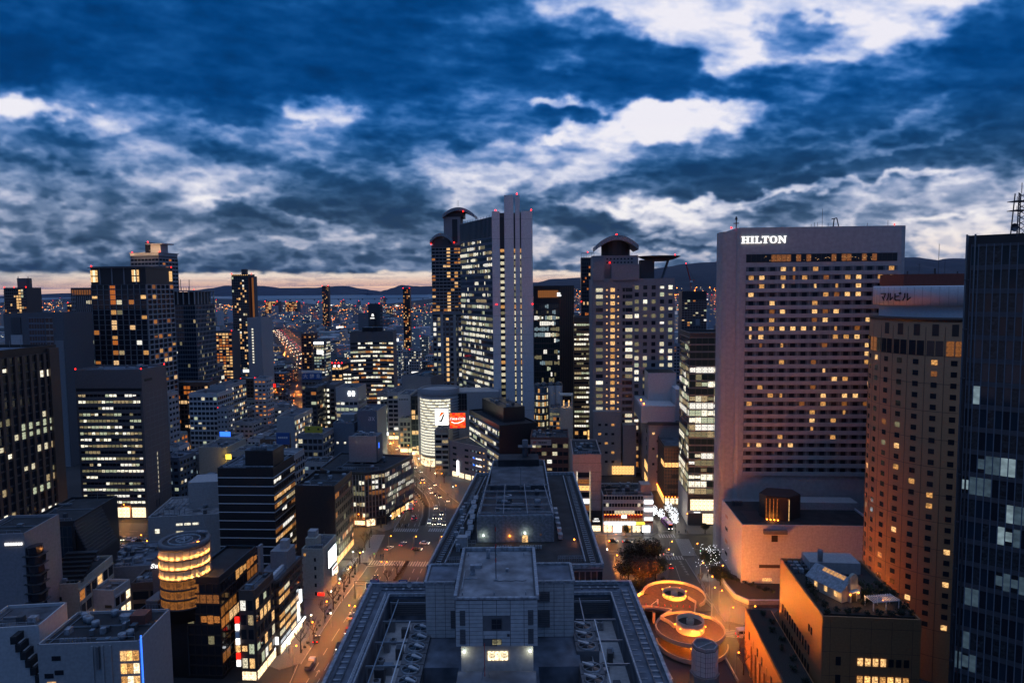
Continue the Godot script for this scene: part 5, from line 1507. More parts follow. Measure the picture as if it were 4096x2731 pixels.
	bx(gh, "door", "dark_brown", V3(0, 1.4, 6.34), V3(1.5, 2.6, 0.1))
	bx(gh, "door_canopy", "white_paint", V3(0, 3.1, 6.6), V3(3.0, 0.3, 1.0))
	for s in [-1.0, 1.0]:
		bx(gh, "wall_lamp", "sodium", V3(s * 1.5, 2.4, 6.5), V3(0.25, 0.3, 0.25))
		for k in 3:
			bx(gh, "lit_window", "warm_bright", V3(s * 3.45, 1.8, 3.5 - k * 3.4), V3(0.1, 1.4, 1.0))
	omni(gh, V3(0, 2.6, 8.2), Color(1.0, 0.72, 0.4), 5.0, 0.4)
	omni(gh, V3(-4.6, 2.0, 4.5), Color(1.0, 0.72, 0.4), 3.0, 0.4)
	var pg := thing("pergola", "white slatted pergola beside the garden house", "pergola", o.transform * V3(w * 0.72, h + 0.6, -7), 8)
	for k in 12:
		bx(pg, "slat", "white_paint", V3(-3.6 + k * 0.66, 2.5, 0), V3(0.16, 0.22, 4.0))
	for q in [[-3.6, 1.7], [0, 1.7], [3.6, 1.7], [-3.6, -1.7], [0, -1.7], [3.6, -1.7]]:
		bx(pg, "post", "white_paint", V3(q[0], 1.2, q[1]), V3(0.18, 2.4, 0.18))
	for z in [-1.7, 1.7]:
		bx(pg, "rail", "white_paint", V3(0, 2.3, z), V3(7.6, 0.2, 0.2))
	omni(pg, V3(0, 1.8, 0.4), Color(1.0, 0.72, 0.42), 3.0, 0.3)
	bx(pg, "lamp", "sodium", V3(0, 2.1, 0.4), V3(0.2, 0.2, 0.2))
	for q in [[-0.34, -12.0, 1.6], [0.08, -2.2, 1.3], [0.2, -3.6, 1.0], [0.12, -20.0, 1.8], [0.62, -13.0, 2.2], [0.7, -16.0, 2.4], [0.86, -10.0, 1.8], [0.9, -18.0, 2.2], [0.5, -2.4, 1.0], [0.95, -3.0, 1.2], [0.06, -9.0, 1.2], [0.1, -6.0, 1.5], [0.08, -13.0, 1.7], [0.1, -17.0, 1.9], [0.3, -3.0, 1.3], [0.4, -3.4, 1.4], [0.62, -2.6, 1.2], [0.74, -2.4, 1.3], [0.85, -3.4, 1.5], [0.55, -8.0, 1.4], [0.66, -10.0, 2.1], [0.78, -12.5, 2.3], [0.94, -7.0, 1.7], [0.94, -14.0, 2.3], [0.2, -24.0, 1.9], [0.5, -23.0, 2.1]]:
		shrub(o.transform * V3(w * absf(q[0]), h + 0.6, q[1]), q[2], "foliage" if q[2] < 2.0 else "foliage_light", "dark shrub in the roof garden on the brown annex", "roof garden shrubs")
	var tw := thing("terrace_wing", "low ochre wing with planted terrace along the street", "building", o.transform * V3(-9.5, 0, 6), -6)
	bx(tw, "wall", "ochre_tile", V3(4.2, 8.5, -21), V3(8.2, 17, 54))
	bx(tw, "parapet", "dark_brown", V3(0.2, 17.5, -21), V3(0.5, 1.0, 54))
	bx(tw, "soil", "earth", V3(4.2, 17.2, -21), V3(7.2, 0.4, 53))
	for k in 9:
		bx(tw, "lit_window" if k % 3 == 1 else "window", "warm_dim" if k % 3 == 1 else "glass", V3(0.04, 11.5, -2 - k * 5.0), V3(0.12, 2.4, 1.0))
		bx(tw, "pier", "ochre_tile", V3(-0.1, 5, 1 - k * 5.0), V3(0.4, 10, 1.2))
	for k in 9:
		shrub(tw.transform * V3(4.5 + (k % 2) * 1.5, 17.4, -2 - k * 5.2), 1.3, "foliage", "clipped shrub on the terrace of the low ochre wing", "terrace shrubs")
	ramp_and_vent()

func sweep(path: Array, w: float, y_thick: float) -> ArrayMesh:
	var st := mb()
	for i in path.size() - 1:
		var a: Vector3 = path[i]
		var b: Vector3 = path[i + 1]
		var na := side_of(path, i) * w * 0.5
		var nb := side_of(path, i + 1) * w * 0.5
		var dn := V3(0, -y_thick, 0)
		quad(st, a - na, a + na, b + nb, b - nb)
		quad(st, a + na + dn, a - na + dn, b - nb + dn, b + nb + dn)
		quad(st, a + na, a + na + dn, b + nb + dn, b + nb)
		quad(st, a - na + dn, a - na, b - nb, b - nb + dn)
	return st.commit()

func side_of(path: Array, i: int) -> Vector3:
	var p: Vector3 = path[maxi(i - 1, 0)]
	var q: Vector3 = path[mini(i + 1, path.size() - 1)]
	var t := q - p
	return V3(t.z, 0, -t.x).normalized()

func offset_path(path: Array, off: float, up: float) -> Array:
	var r := []
	for i in path.size():
		r.append(path[i] + side_of(path, i) * off + V3(0, up, 0))
	return r

func ramp_and_vent() -> void:
	var ra := thing("car_ramp", "curling concrete car ramp glowing under orange lamps", "ramp")
	var c1 := V3(60.2, 5, -248.9)
	var c2 := V3(59.6, 6.5, -223.7)
	var R1 := 8.2
	var R2 := 8.0
	var path := []
	for k in 15:
		var a := lerpf(-2.9, 0.95, k / 14.0)
		path.append(V3(c1.x + cos(a) * R1, 4.6, c1.z + sin(a) * R1))
	put(ra, "upper_roadway", sweep(path, 6.4, 0.5), "ramp_deck")
	put(ra, "upper_parapet", sweep(offset_path(path, 3.3, 1.0), 0.45, 1.5), "cream_wall")
	var deck := prism(ngon(Vector2(c1.x, c1.z), R1 - 2.0, 32), 4.0, 4.55)
	put(ra, "upper_deck", deck, "ramp_deck")
	var lane := prism(PackedVector2Array([Vector2(c1.x - 18, c1.z - 0.5), Vector2(c1.x - 8, c1.z - 1.5), Vector2(c1.x + 7, c1.z + 4), Vector2(c1.x + 11, c1.z + 12), Vector2(c1.x - 3, c1.z + 13), Vector2(c1.x - 18, c1.z + 9.5)]), 3.95, 4.5)
	put(ra, "link_deck", lane, "ramp_deck")
	var p2 := []
	for k in 29:
		var a := lerpf(-2.3, 4.2, k / 28.0)
		p2.append(V3(c2.x + cos(a) * R2, lerpf(4.55, 4.3, k / 28.0), c2.z + sin(a) * R2))
	put(ra, "lower_roadway", sweep(p2, 6.6, 0.5), "ramp_deck")
	put(ra, "lower_parapet", sweep(offset_path(p2, 3.4, 0.9), 0.4, 1.4), "cream_wall")
	var p3 := []
	for k in 21:
		var a := lerpf(0.2, 3.3, k / 20.0)
		p3.append(V3(c2.x + cos(a) * (R2 + 0.3), 0.9, c2.z + 2.2 + sin(a) * (R2 + 1.6)))
	put(ra, "ground_loop", sweep(p3, 6.4, 0.4), "ramp_deck")
	put(ra, "ground_parapet", sweep(offset_path(p3, 3.3, 0.9), 0.4, 1.4), "cream_wall")
	put(ra, "bridge_parapet", sweep([V3(c1.x - 18, 5.6, c1.z + 9.6), V3(c1.x - 10, 5.6, c1.z + 10.0), V3(c1.x - 4, 5.6, c1.z + 12.6), V3(c2.x - 8.4, 5.6, c2.z - 7.6), V3(c2.x - 6.0, 5.6, c2.z - 4.0), V3(c2.x - 5.0, 5.6, c2.z - 1.0)], 0.45, 1.9), "cream_wall")
	put(ra, "entry_parapet", sweep([V3(c1.x - 19, 5.6, c1.z + 1.2), V3(c1.x - 14, 5.6, c1.z + 0.6), V3(c1.x - 11.2, 5.6, c1.z - 2.6)], 0.45, 1.5), "cream_wall")
	for k in 3:
		bx(ra, "pier", "cream_wall", V3(c1.x - 15 + k * 5.0, 1.9, c1.z + 10.4 + k * 0.9), V3(0.9, 3.9, 1.0))
	put(ra, "divider_parapet", sweep([V3(c1.x + 4.6, 5.6, c1.z + 2.6), V3(c1.x + 6.4, 5.6, c1.z + 6.4), V3(c2.x + 4.0, 5.6, c2.z - 9.6), V3(c2.x + 9.0, 5.6, c2.z - 7.0)], 0.45, 1.4), "cream_wall")
	for q in [[c1, 4.4, 6.2, 4.4], [c2, 4.7, 8.0, 0.0]]:
		var c: Vector3 = q[0]
		put(ra, "drum_wall", lathe([Vector2(q[1] - 0.4, q[3] + 0.5), Vector2(q[1] - 0.4, q[2]), Vector2(q[1], q[2]), Vector2(q[1], q[3])], 40), "cream_wall", Transform3D(Basis(), V3(c.x, 0, c.z)))
		put(ra, "drum_floor", prism(ngon(Vector2(c.x, c.z), q[1] - 0.4, 32), q[3], q[2] - 1.4), "earth")
		put(ra, "vent_ring", lathe([Vector2(1.0, q[2] - 1.4), Vector2(1.0, q[2] + 0.1), Vector2(1.25, q[2] + 0.1), Vector2(1.25, q[2] - 1.4)], 20), "cream_wall", Transform3D(Basis(), V3(c.x, 0, c.z)))
		for k in 2:
			bx(ra, "vent_bar", "cream_wall", V3(c.x, q[2] - 0.2, c.z), V3(2.1, 0.2, 0.2), 0.6 + k * PI / 2)
	put(ra, "outer_parapet", sweep([V3(c1.x + 10.6, 5.5, c1.z + 4.0), V3(c1.x + 11.6, 5.4, c1.z + 9.0), V3(c2.x + 9.6, 5.2, c2.z - 8.0), V3(c2.x + 11.6, 4.6, c2.z - 2.0)], 0.4, 1.2), "cream_wall")
	put(ra, "exit_lane", sweep([V3(c1.x + 8.0, 4.4, c1.z + 5.0), V3(c1.x + 9.4, 4.3, c1.z + 10.0), V3(c2.x + 8.0, 4.0, c2.z - 9.0)], 4.6, 0.4), "ramp_deck")
	var lamps := []
	for a in [0.75, 1.35, 2.1, 2.75, -0.2, -0.9, -1.7, -2.5]:
		lamps.append(V3(c1.x + cos(a) * 4.75, 5.9, c1.z + sin(a) * 4.75))
	for a in [0.35, 1.0, 1.7, 2.5, 3.2, -0.4, 3.9]:
		lamps.append(V3(c2.x + cos(a) * 5.05, 6.2, c2.z + sin(a) * 5.05))
	for a in [1.3, 1.9, 2.5, 3.0]:
		lamps.append(V3(c2.x + cos(a) * 6.6, 3.0, c2.z + 2.2 + sin(a) * 8.0))
	lamps.append(V3(c1.x - 13.0, 6.0, c1.z + 0.9))
	lamps.append(V3(c1.x - 17.5, 6.2, c1.z + 2.0))
	lamps.append(V3(c1.x - 17.0, 6.2, c1.z + 8.6))
	for p in lamps:
		var sp := SphereMesh.new()
		sp.radius = 0.22
		sp.height = 0.44
		sp.radial_segments = 10
		sp.rings = 5
		put(ra, "ramp_lamp", sp, "sodium", Transform3D(Basis(), p))
		omni(ra, p, Color(1.0, 0.50, 0.14), 170.0, 0.2)
	for k in 9:
		put(ra, "traffic_cone", cyl(0.28, 0.8, 8, 0.05), "sign_red", Transform3D(Basis(), V3(c1.x - 12 + k * 2.2, 4.5, c1.z + 7.2 + k * 0.3)))
	bx(ra, "booth", "white_paint", V3(c1.x - 17.6, 5.7, c1.z + 0.2), V3(2.2, 2.4, 2.0))
	bx(ra, "booth", "pale_concrete", V3(c1.x - 16.4, 5.6, c1.z + 6.0), V3(2.4, 2.2, 2.4))
	bx(ra, "barrier", "white_paint", V3(c1.x - 7.6, 5.4, c1.z + 6.4), V3(0.5, 1.8, 0.5))
	beam(ra, "barrier_arm", "white_paint", V3(c1.x - 7.6, 6.0, c1.z + 6.4), V3(c1.x - 10.4, 5.2, c1.z + 8.4), 0.15)
	beam(ra, "approach_wall", "cream_wall", V3(46.8, 0, -219.6), V3(48, 0, -199.8), 0.4, 2.4)
	beam(ra, "approach_wall", "cream_wall", V3(68.4, 0, -222), V3(68, 0, -199.5), 0.4, 1.6)
	foot.append([V3(62, 0, -245), 40.0])
	var vt := thing("vent_tower", "octagonal vent tower with pale square panels below the ramp", "tower", V3(55.7, 0, -192.5), 10)
	var oct := ngon(Vector2(0, 0), 3.7, 8, PI / 8)
	put(vt, "base", prism(ngon(Vector2(0, 0), 4.3, 8, PI / 8), 0, 7.6), "grey_concrete")
	put(vt, "shaft", prism(oct, 7.6, 15.4), "dim_concrete")
	var rim := mb()
	add_ring(rim, oct, 0.4, 15.4, 16.2)
	done(rim, vt, "rim", "pale_concrete")
	bx(vt, "fin", "pale_concrete", V3(0, 15.6, 0), V3(6.4, 0.5, 0.3), 0.4)
	for f in 8:
		var a := oct[f]
		var b := oct[(f + 1) % 8]
		var mid := (a + b) * 0.5
		var yw := atan2(mid.x, mid.y)
		var ln := a.distance_to(b)
		for r in 5:
			for k in 4:
				if (f % 2) == 0 and k > 1:
					continue
				var t := (k + 0.5) / 4.0 if (f % 2) == 1 else (k + 0.5) / 2.0
				var p := a.lerp(b, t)
				bx(vt, "panel", "white_paint", V3(p.x + mid.normalized().x * 0.05, 8.5 + r * 1.48, p.y + mid.normalized().y * 0.05), V3(ln / (4.0 if (f % 2) == 1 else 2.0) - 0.14, 1.32, 0.14), yw)
	bx(vt, "sign", "sign_white", V3(4.1, 5.0, 0.8), V3(0.2, 2.4, 0.6))
func coping(o: Node3D, a: Vector3, b: Vector3, w: float, h: float, step := 1.6, m := "sheet_metal") -> void:
	var n := maxi(1, int(a.distance_to(b) / step))
	for i in n:
		var p := a.lerp(b, float(i) / n)
		var q := a.lerp(b, float(i + 1) / n)
		var g := (q - p).normalized() * 0.02
		beam(o, "coping_stone", m, p + g, q - g, w, h)

func panelled(o: Node3D, at: Vector3, yaw: float, w: float, h: float, rows: int, cols: int, m: String, skip := []) -> void:
	var bs := Basis(Vector3.UP, yaw)
	for r in rows:
		for k in cols:
			if [r, k] in skip:
				continue
			var c := V3((k + 0.5) * w / cols, (r + 0.5) * h / rows, 0.05)
			put(o, "panel", ubox, m, Transform3D(bs * Basis.from_scale(V3(w / cols - 0.1, h / rows - 0.09, 0.1)), at + bs * c))

func louvre(o: Node3D, c: Vector3, s: Vector3, n: int) -> void:
	o = put(o, "louvre", solid(s), "dark_steel", Transform3D(Basis(), c))
	c = Vector3.ZERO
	for k in n:
		bx(o, "louvre_slat", "dim_concrete", c + V3(0, s.y * ((k + 0.5) / n - 0.5), s.z * 0.5 + 0.04), V3(s.x - 0.1, s.y / n * 0.45, 0.08))

func track(o: Node3D, a: Vector3, b: Vector3, gauge: float, step: float) -> void:
	var d := (b - a).normalized()
	var nrm := V3(-d.z, 0, d.x) * gauge * 0.5
	for s in [-1.0, 1.0]:
		beam(o, "track_rail", "dark_steel", a + nrm * s + V3(0, 0.3, 0), b + nrm * s + V3(0, 0.3, 0), 0.14, 0.2)
	var n := int(a.distance_to(b) / step)
	for i in n:
		var p := a.lerp(b, (i + 0.5) / n)
		beam(o, "track_rung", "sheet_metal", p - nrm * 1.05 + V3(0, 0.12, 0), p + nrm * 1.05 + V3(0, 0.12, 0), 0.4, 0.16)

func fan(o: Node3D, at: Vector3, r: float, turn: float) -> void:
	o = put(o, "fan", lathe([Vector2(r - 0.1, 0.0), Vector2(r - 0.1, 0.35), Vector2(r, 0.35), Vector2(r, 0.0)], 24), "sheet_metal", Transform3D(Basis(), at))
	at = Vector3.ZERO
	put(o, "fan_well", cyl(r - 0.1, 0.05, 24), "black_wall", Transform3D(Basis(), at))
	for k in 3:
		bx(o, "fan_spoke", "steel", at + V3(0, 0.3, 0), V3(2 * r - 0.1, 0.06, 0.08), turn + PI * k / 3.0)
	var pts := PackedVector2Array()
	for k in 13:
		var a := lerpf(-PI * 0.5, PI * 0.5, k / 12.0)
		pts.append(Vector2(cos(a) * 0.36, sin(a) * 0.36).rotated(-turn))
	pts.append(Vector2(-r * 1.15, 0.14).rotated(-turn))
	pts.append(Vector2(-r * 1.15, -0.14).rotated(-turn))
	put(o, "fan_cover", prism(pts, 0.5, 0.72), "white_concrete", Transform3D(Basis(), at))

func near_roofs() -> void:
	var o := thing("tower_roof", "blue grey office rooftop with a panelled core and machine pits in the foreground", "building")
	var h := 56.0
	var x0 := -31.5
	var x1 := 25.5
	var zb := -144.5
	var zf := -70.0
	bx(o, "wall", "panel_grey", V3((x0 + x1) * 0.5, 25, (zb + zf) * 0.5), V3(x1 - x0, 50, zf - zb))
	for q in [[x0, x0 + 5.0, zb, zf], [x1 - 5.0, x1, zb, zf], [x0 + 5.0, x1 - 5.0, zb, zb + 5.0], [-17.0, 11.4, zb + 5.0, -112.0], [-9.6, 4.0, -112.0, zf]]:
		bx(o, "rim_deck", "roof_blue", V3((q[0] + q[1]) * 0.5, 52.9, (q[2] + q[3]) * 0.5), V3(q[1] - q[0], 5.8, q[3] - q[2]))
	for q in [[V3(x0 + 0.3, h + 0.2, zf), V3(x0 + 0.3, h + 0.2, zb)], [V3(x0, h + 0.2, zb + 0.3), V3(x1, h + 0.2, zb + 0.3)], [V3(x1 - 0.3, h + 0.2, zb), V3(x1 - 0.3, h + 0.2, zf)]]:
		coping(o, q[0], q[1], 0.62, 0.9, 2.2)
	for s in [x0 + 2.0, x1 - 2.0]:
		track(o, V3(s, 55.8, zf), V3(s, 55.8, zb + 3.0), 1.5, 1.75)
	track(o, V3(x0 + 3.0, 55.8, zb + 2.0), V3(-17.5, 55.8, zb + 2.0), 1.5, 1.75)
	track(o, V3(11.8, 55.8, zb + 2.0), V3(x1 - 3.0, 55.8, zb + 2.0), 1.5, 1.75)
	for q in [[x0 + 5.0, -17.0], [11.4, x1 - 5.0]]:
		beam(o, "pit_kerb", "sheet_metal", V3(q[0], 56.1, zb + 5.1), V3(q[1], 56.1, zb + 5.1), 0.3, 0.6)
	beam(o, "pit_kerb", "sheet_metal", V3(x0 + 5.1, 56.1, zb + 5), V3(x0 + 5.1, 56.1, zf), 0.3, 0.6)
	beam(o, "pit_kerb", "sheet_metal", V3(x1 - 5.1, 56.1, zb + 5), V3(x1 - 5.1, 56.1, zf), 0.3, 0.6)
	louvre(o, V3(-21.6, 53.4, zb + 5.1), V3(8.0, 3.6, 0.1), 8)
	louvre(o, V3(15.8, 53.4, zb + 5.1), V3(8.0, 3.6, 0.1), 8)
	for s in [[x0 + 5.6, -17.4], [12.0, x1 - 5.6]]:
		for k in 5:
			var z := zb + 7.0 + k * 8.0
			beam(o, "pit_beam", "steel", V3(s[0], 55.2, z), V3(s[1], 55.2, z), 0.22, 0.4)
			beam(o, "pit_post", "steel", V3(s[0] + 0.2, 50, z), V3(s[0] + 0.2, 55.4, z), 0.3)
			beam(o, "pit_brace", "steel", V3(s[0] + 0.3, 50.3, z), V3(s[0] + 0.3, 55.0, z + 7.6), 0.22)
		beam(o, "pit_rail", "steel", V3(s[0] + 1.6, 55.5, zb + 6), V3(s[0] + 1.6, 55.5, zf), 0.2)
	for q in [[-1.0, -17.6], [1.0, 12.9]]:
		var cx: float = q[1]
		for k in 7:
			var z := -124.5 + k * 3.55
			if q[0] > 0.0 and k == 3:
				continue
			bx(o, "cooling_tower", "dim_concrete", V3(cx, 53.2, z), V3(4.0, 6.4, 3.3))
			fan(o, V3(cx, 56.4, z), 1.55, 2.55 if q[0] < 0.0 else -0.5)
		beam(o, "fan_gantry", "white_paint", V3(cx - 2.4 * q[0] * -1.0, 57.0, -126), V3(cx - 2.4 * q[0] * -1.0, 57.0, zf), 0.18)
		for k in 4:
			beam(o, "pit_pipe", "steel", V3(cx + q[0] * -(3.0 + k * 0.7), 51.0 + k * 0.5, -120), V3(cx + q[0] * -(3.0 + k * 0.7), 51.0 + k * 0.5, zf), 0.34)
			beam(o, "pit_pipe", "steel", V3(cx + q[0] * -(3.0 + k * 0.7), 51.0 + k * 0.5, -116 + k), V3(cx + q[0] * -(3.0 + k * 0.7), 54.6, -116 + k), 0.34)
	for k in 34:
		var side := -1.0 if k % 2 == 0 else 1.0
		var c := V3(-23.5 if side < 0 else 17.6, 50, -136 + (k / 2) * 2.6)
		c.x += rng.randf_range(-2.4, 2.4)
		var s := V3(rng.randf_range(0.9, 1.9), rng.randf_range(1.0, 2.6), rng.randf_range(0.9, 1.8))
		bx(o, "machine", ["steel", "sheet_metal", "dark_steel"][k % 3], c + V3(0, s.y * 0.5, 0), s)
		if k % 3 == 1:
			put(o, "machine_fan", cyl(s.x * 0.35, 0.1, 12), "black_wall", Transform3D(Basis(), c + V3(0, s.y, 0)))
	for k in 15:
		var z := zb + 6.0 + k * 2.4
		beam(o, "fence_post", "white_paint", V3(x0 + 4.5, 55.8, z), V3(x0 + 4.5, 57.1, z), 0.08)
		for j in 6:
			beam(o, "fence_bar", "white_paint", V3(x0 + 4.5, 56.0, z + j * 0.4), V3(x0 + 4.5, 57.0, z + j * 0.4 + 0.1), 0.03)
	for y in [56.1, 56.6, 57.1]:
		beam(o, "fence_rail", "white_paint", V3(x0 + 4.5, y, zb + 6), V3(x0 + 4.5, y, zb + 42), 0.06)
	for k in 24:
		beam(o, "stay", "sheet_metal", V3(x1 - 3.6, 55.85, zb + 4 + k * 1.8), V3(x1 - 4.6, 55.85, zb + 4 + k * 1.8), 0.15, 0.12)
	put(o, "dish", lathe([Vector2(0.01, 0), Vector2(0.35, 0.06), Vector2(0.6, 0.2)], 16), "sheet_metal", Transform3D(Basis(Vector3.RIGHT, 1.2), V3(-22.5, 57.2, zb + 2.5)))
	var cz0 := -102.6
	var cz1 := -122.5
	var ct := 72.0
	var cx0 := -9.2
	var cx1 := 3.6
	bx(o, "core_wall", "dim_concrete", V3((cx0 + cx1) * 0.5, (ct + 64.6) * 0.5, (cz0 + cz1) * 0.5), V3(cx1 - cx0, ct - 64.6, cz0 - cz1))
	bx(o, "core_base", "panel_grey", V3((cx0 + cx1) * 0.5, 60.2, (cz0 + cz1) * 0.5 - 0.5), V3(cx1 - cx0 - 1.4, 8.8, cz0 - cz1 - 1.4))
	panelled(o, V3(cx0, 64.6, cz0), 0, cx1 - cx0, ct - 64.6, 12, 6, "panel_grey", [[4, 2], [4, 3], [5, 2], [5, 3], [6, 2], [6, 3], [7, 2], [7, 3], [0, 2], [1, 2]])
	for q in [[0.5, 68.2, 1.6, 1.7], [0.5, 65.3, 1.5, 0.9]]:
		var wn := put(o, "window", solid(V3(q[2], q[3], 0.12)), "dark_steel", Transform3D(Basis(), V3(lerpf(cx0, cx1, q[0]), q[1], cz0 + 0.06)))
		for i in 2:
			for j in 2:
				bx(wn, "pane", "glass" if q[3] > 1.0 else "office_dim", V3((i - 0.5) * q[2] * 0.48, (j - 0.5) * q[3] * 0.47, 0.07), V3(q[2] * 0.44, q[3] * 0.42, 0.05))
	for x in [cx0 + 1.1, cx1 - 1.1]:
		for y in [66.2, 69.2]:
			louvre(o, V3(x, y, cz0 + 0.12), V3(0.85, 2.4, 0.1), 9)
	bx(o, "vent", "dark_steel", V3(-1.0, 66.4, cz0 + 0.12), V3(0.4, 0.4, 0.1))
	bx(o, "lit_window", "shop", V3(-2.7, 62.4, cz0 - 1.12), V3(3.2, 1.4, 0.2))
	for k in 4:
		bx(o, "mullion", "dark_steel", V3(-4.3 + k * 1.07, 62.4, cz0 - 1.0), V3(0.05, 1.4, 0.05))
	for x in [cx0 + 1.2, cx1 - 1.2]:
		bx(o, "wall_lamp", "lamp_white", V3(x, 63.2, cz0 - 0.9), V3(0.25, 0.2, 0.2))
		omni(o, V3(x, 62.9, cz0 - 0.3), Color(1.0, 0.96, 0.8), 0.9, 0.15)
	bx(o, "core_roof", "roof_pale", V3((cx0 + cx1) * 0.5, ct + 0.05, (cz0 + cz1) * 0.5), V3(cx1 - cx0 - 1.0, 0.1, cz0 - cz1 - 1.0))
	var rim := [V3(cx0, ct + 0.35, cz0), V3(cx0, ct + 0.35, cz1), V3(cx1, ct + 0.35, cz1), V3(cx1, ct + 0.35, cz0), V3(cx0, ct + 0.35, cz0)]
	for i in 4:
		coping(o, rim[i], rim[i + 1], 0.5, 0.75 if i < 3 else 0.3, 1.7)
	for q in [[cx0 - 7.2, cx0], [cx1, cx1 + 7.4]]:
		bx(o, "wing_wall", "dim_concrete", V3((q[0] + q[1]) * 0.5, 61.0, -126), V3(q[1] - q[0], 10.2, 8.2))
		panelled(o, V3(q[0], 55.9, -121.9), 0, q[1] - q[0], 10.2, 14, 4, "panel_grey", [])
		bx(o, "wing_roof", "roof_blue", V3((q[0] + q[1]) * 0.5, 66.15, -126), V3(q[1] - q[0] - 0.8, 0.1, 7.4))
		var wr := [V3(q[0], 66.3, -121.9), V3(q[0], 66.3, -130.1), V3(q[1], 66.3, -130.1), V3(q[1], 66.3, -121.9), V3(q[0], 66.3, -121.9)]
		for i in 4:
			coping(o, wr[i], wr[i + 1], 0.45, 0.6, 1.7)
	louvre(o, V3(cx0 - 1.6, 59.4, -121.7), V3(2.0, 3.2, 0.2), 9)
	louvre(o, V3(cx1 + 1.8, 59.4, -121.7), V3(2.2, 3.2, 0.2), 9)
	louvre(o, V3(cx1 + 1.8, 63.6, -121.7), V3(2.2, 1.8, 0.2), 5)
	put(o, "flue", cyl(0.38, 9.0, 12), "dark_steel", Transform3D(Basis(), V3(cx0 - 1.2, 58.5, -120.8)))
	for q in [[-7.0, -112.0, 0.8, 1.7, 0.8], [-4.6, -119.0, 0.7, 1.6, 0.6], [-1.2, -113.2, 0.5, 0.5, 0.5], [-6.4, -115.0, 1.6, 0.5, 1.0]]:
		bx(o, "roof_unit", "sheet_metal", V3(q[0], ct + 0.1 + q[3] * 0.5, q[1]), V3(q[2], q[3], q[4]))
	for k in 6:
		put(o, "vent_pipe", cyl(0.09, 0.6, 8), "sheet_metal", Transform3D(Basis(), V3(cx0 + 1.0 + (k % 3) * 5.0, ct, cz0 - 1.6 - (k / 3) * 16.0)))
	beam(o, "roof_pipe", "sheet_metal", V3(cx0 + 0.8, ct + 0.3, -110), V3(cx0 + 3.0, ct + 0.3, -110), 0.12)
	beam(o, "roof_pipe", "sheet_metal", V3(cx0 + 0.8, ct + 0.3, -113), V3(cx0 + 0.8, ct + 0.3, -106), 0.12)
	for k in 9:
		beam(o, "cable", "dark_steel", V3(-3.4 + k * 0.6, ct + 0.14, -109.4 + 0.12 * (k % 3)), V3(-2.8 + k * 0.6, ct + 0.14, -109.4 + 0.12 * ((k + 1) % 3)), 0.08)
	beam(o, "mast", "dark_steel", V3(-3.0, ct, -109.6), V3(-3.1, ct + 9.6, -109.6), 0.14)
	for y in [3.2, 5.6, 8.4]:
		beam(o, "mast_band", "sign_red", V3(-3.0, ct + y, -109.6), V3(-3.02, ct + y + 0.7, -109.6), 0.17)
	put(o, "mast_foot", cyl(0.3, 0.4, 10, 0.15), "sheet_metal", Transform3D(Basis(), V3(-3.0, ct, -109.6)))
	var lr := thing("lightning_rod", "slim striped lightning rod on three stays in the foreground", "antenna", V3(-4.6, 61.6, -99.4))
	beam(lr, "rod", "sign_red", V3(0, 0, 0), V3(0, 5.2, 0), 0.1)
	beam(lr, "tip", "dark_steel", V3(0, 5.2, 0), V3(0, 6.4, 0), 0.06)
	for k in 3:
		beam(lr, "stay", "steel", V3(0, 1.8, 0), V3(cos(k * 2.1) * 0.9, -0.2, sin(k * 2.1) * 0.9), 0.05)
	bx(o, "front_deck", "roof_blue", V3(-2.8, 58.6, -93.5), V3(12.0, 5.7, 15.0))
	foot.append([V3(-3, 0, -110), 60.0])
	var r := thing("long_rooftop", "dark tapering office rooftop with a ribbed penthouse and steel frames", "building")
	var hr := 48.0
	var nl := Vector2(-22.6, -173.5)
	var nr := Vector2(23.2, -173.5)
	var fl := Vector2(-14.4, -263.5)
	var fr := Vector2(23.6, -263.5)
	put(r, "wall", prism(PackedVector2Array([nl, nr, fr, fl]), 0, hr - 0.8), "dim_concrete")
	put(r, "roof", prism(PackedVector2Array([nl + Vector2(0.4, -0.4), nr + Vector2(-0.4, -0.4), fr + Vector2(-0.4, 0.4), fl + Vector2(0.4, 0.4)]), hr - 0.8, hr - 0.7), "roof_dark")
	for q in [[nl, fl], [fl, fr], [fr, nr], [nr, nl]]:
		coping(r, V3(q[0].x, hr - 0.2, q[0].y), V3(q[1].x, hr - 0.2, q[1].y), 0.6, 1.2, 3.0)
	track(r, V3(nl.x + 2.2, hr - 0.7, nl.y - 2.5), V3(fl.x + 2.0, hr - 0.7, fl.y + 2.5), 1.4, 1.6)
	track(r, V3(nr.x - 2.2, hr - 0.7, nr.y - 2.5), V3(fr.x - 2.2, hr - 0.7, fr.y + 2.5), 1.4, 1.6)
	beam(r, "inner_kerb", "sheet_metal", V3(nl.x + 4.2, hr - 0.4, nl.y - 3), V3(fl.x + 3.8, hr - 0.4, fl.y + 3), 0.3, 0.7)
	beam(r, "inner_kerb", "sheet_metal", V3(nr.x - 4.2, hr - 0.4, nr.y - 3), V3(fr.x - 4.2, hr - 0.4, fr.y + 3), 0.3, 0.7)
	facade(r, V3(14.0, hr - 8.4, nr.y), 0, 9.2, 7.0, {"rows": 2, "cols": 6, "band": 0.5, "pier": 0.25, "bd": 0.2, "pd": 0.18, "bm": "steel", "pm": "steel", "mode": "rand", "p": 0.12, "lit": ["office_dim"]})
	facade(r, V3(14.0, 3, nr.y), 0, 9.2, hr - 12.0, {"rows": 10, "cols": 4, "band": 0.9, "pier": 0.6, "bm": "dim_concrete", "p": 0.2})
	var pz := -192.0
	var ph := 55.4
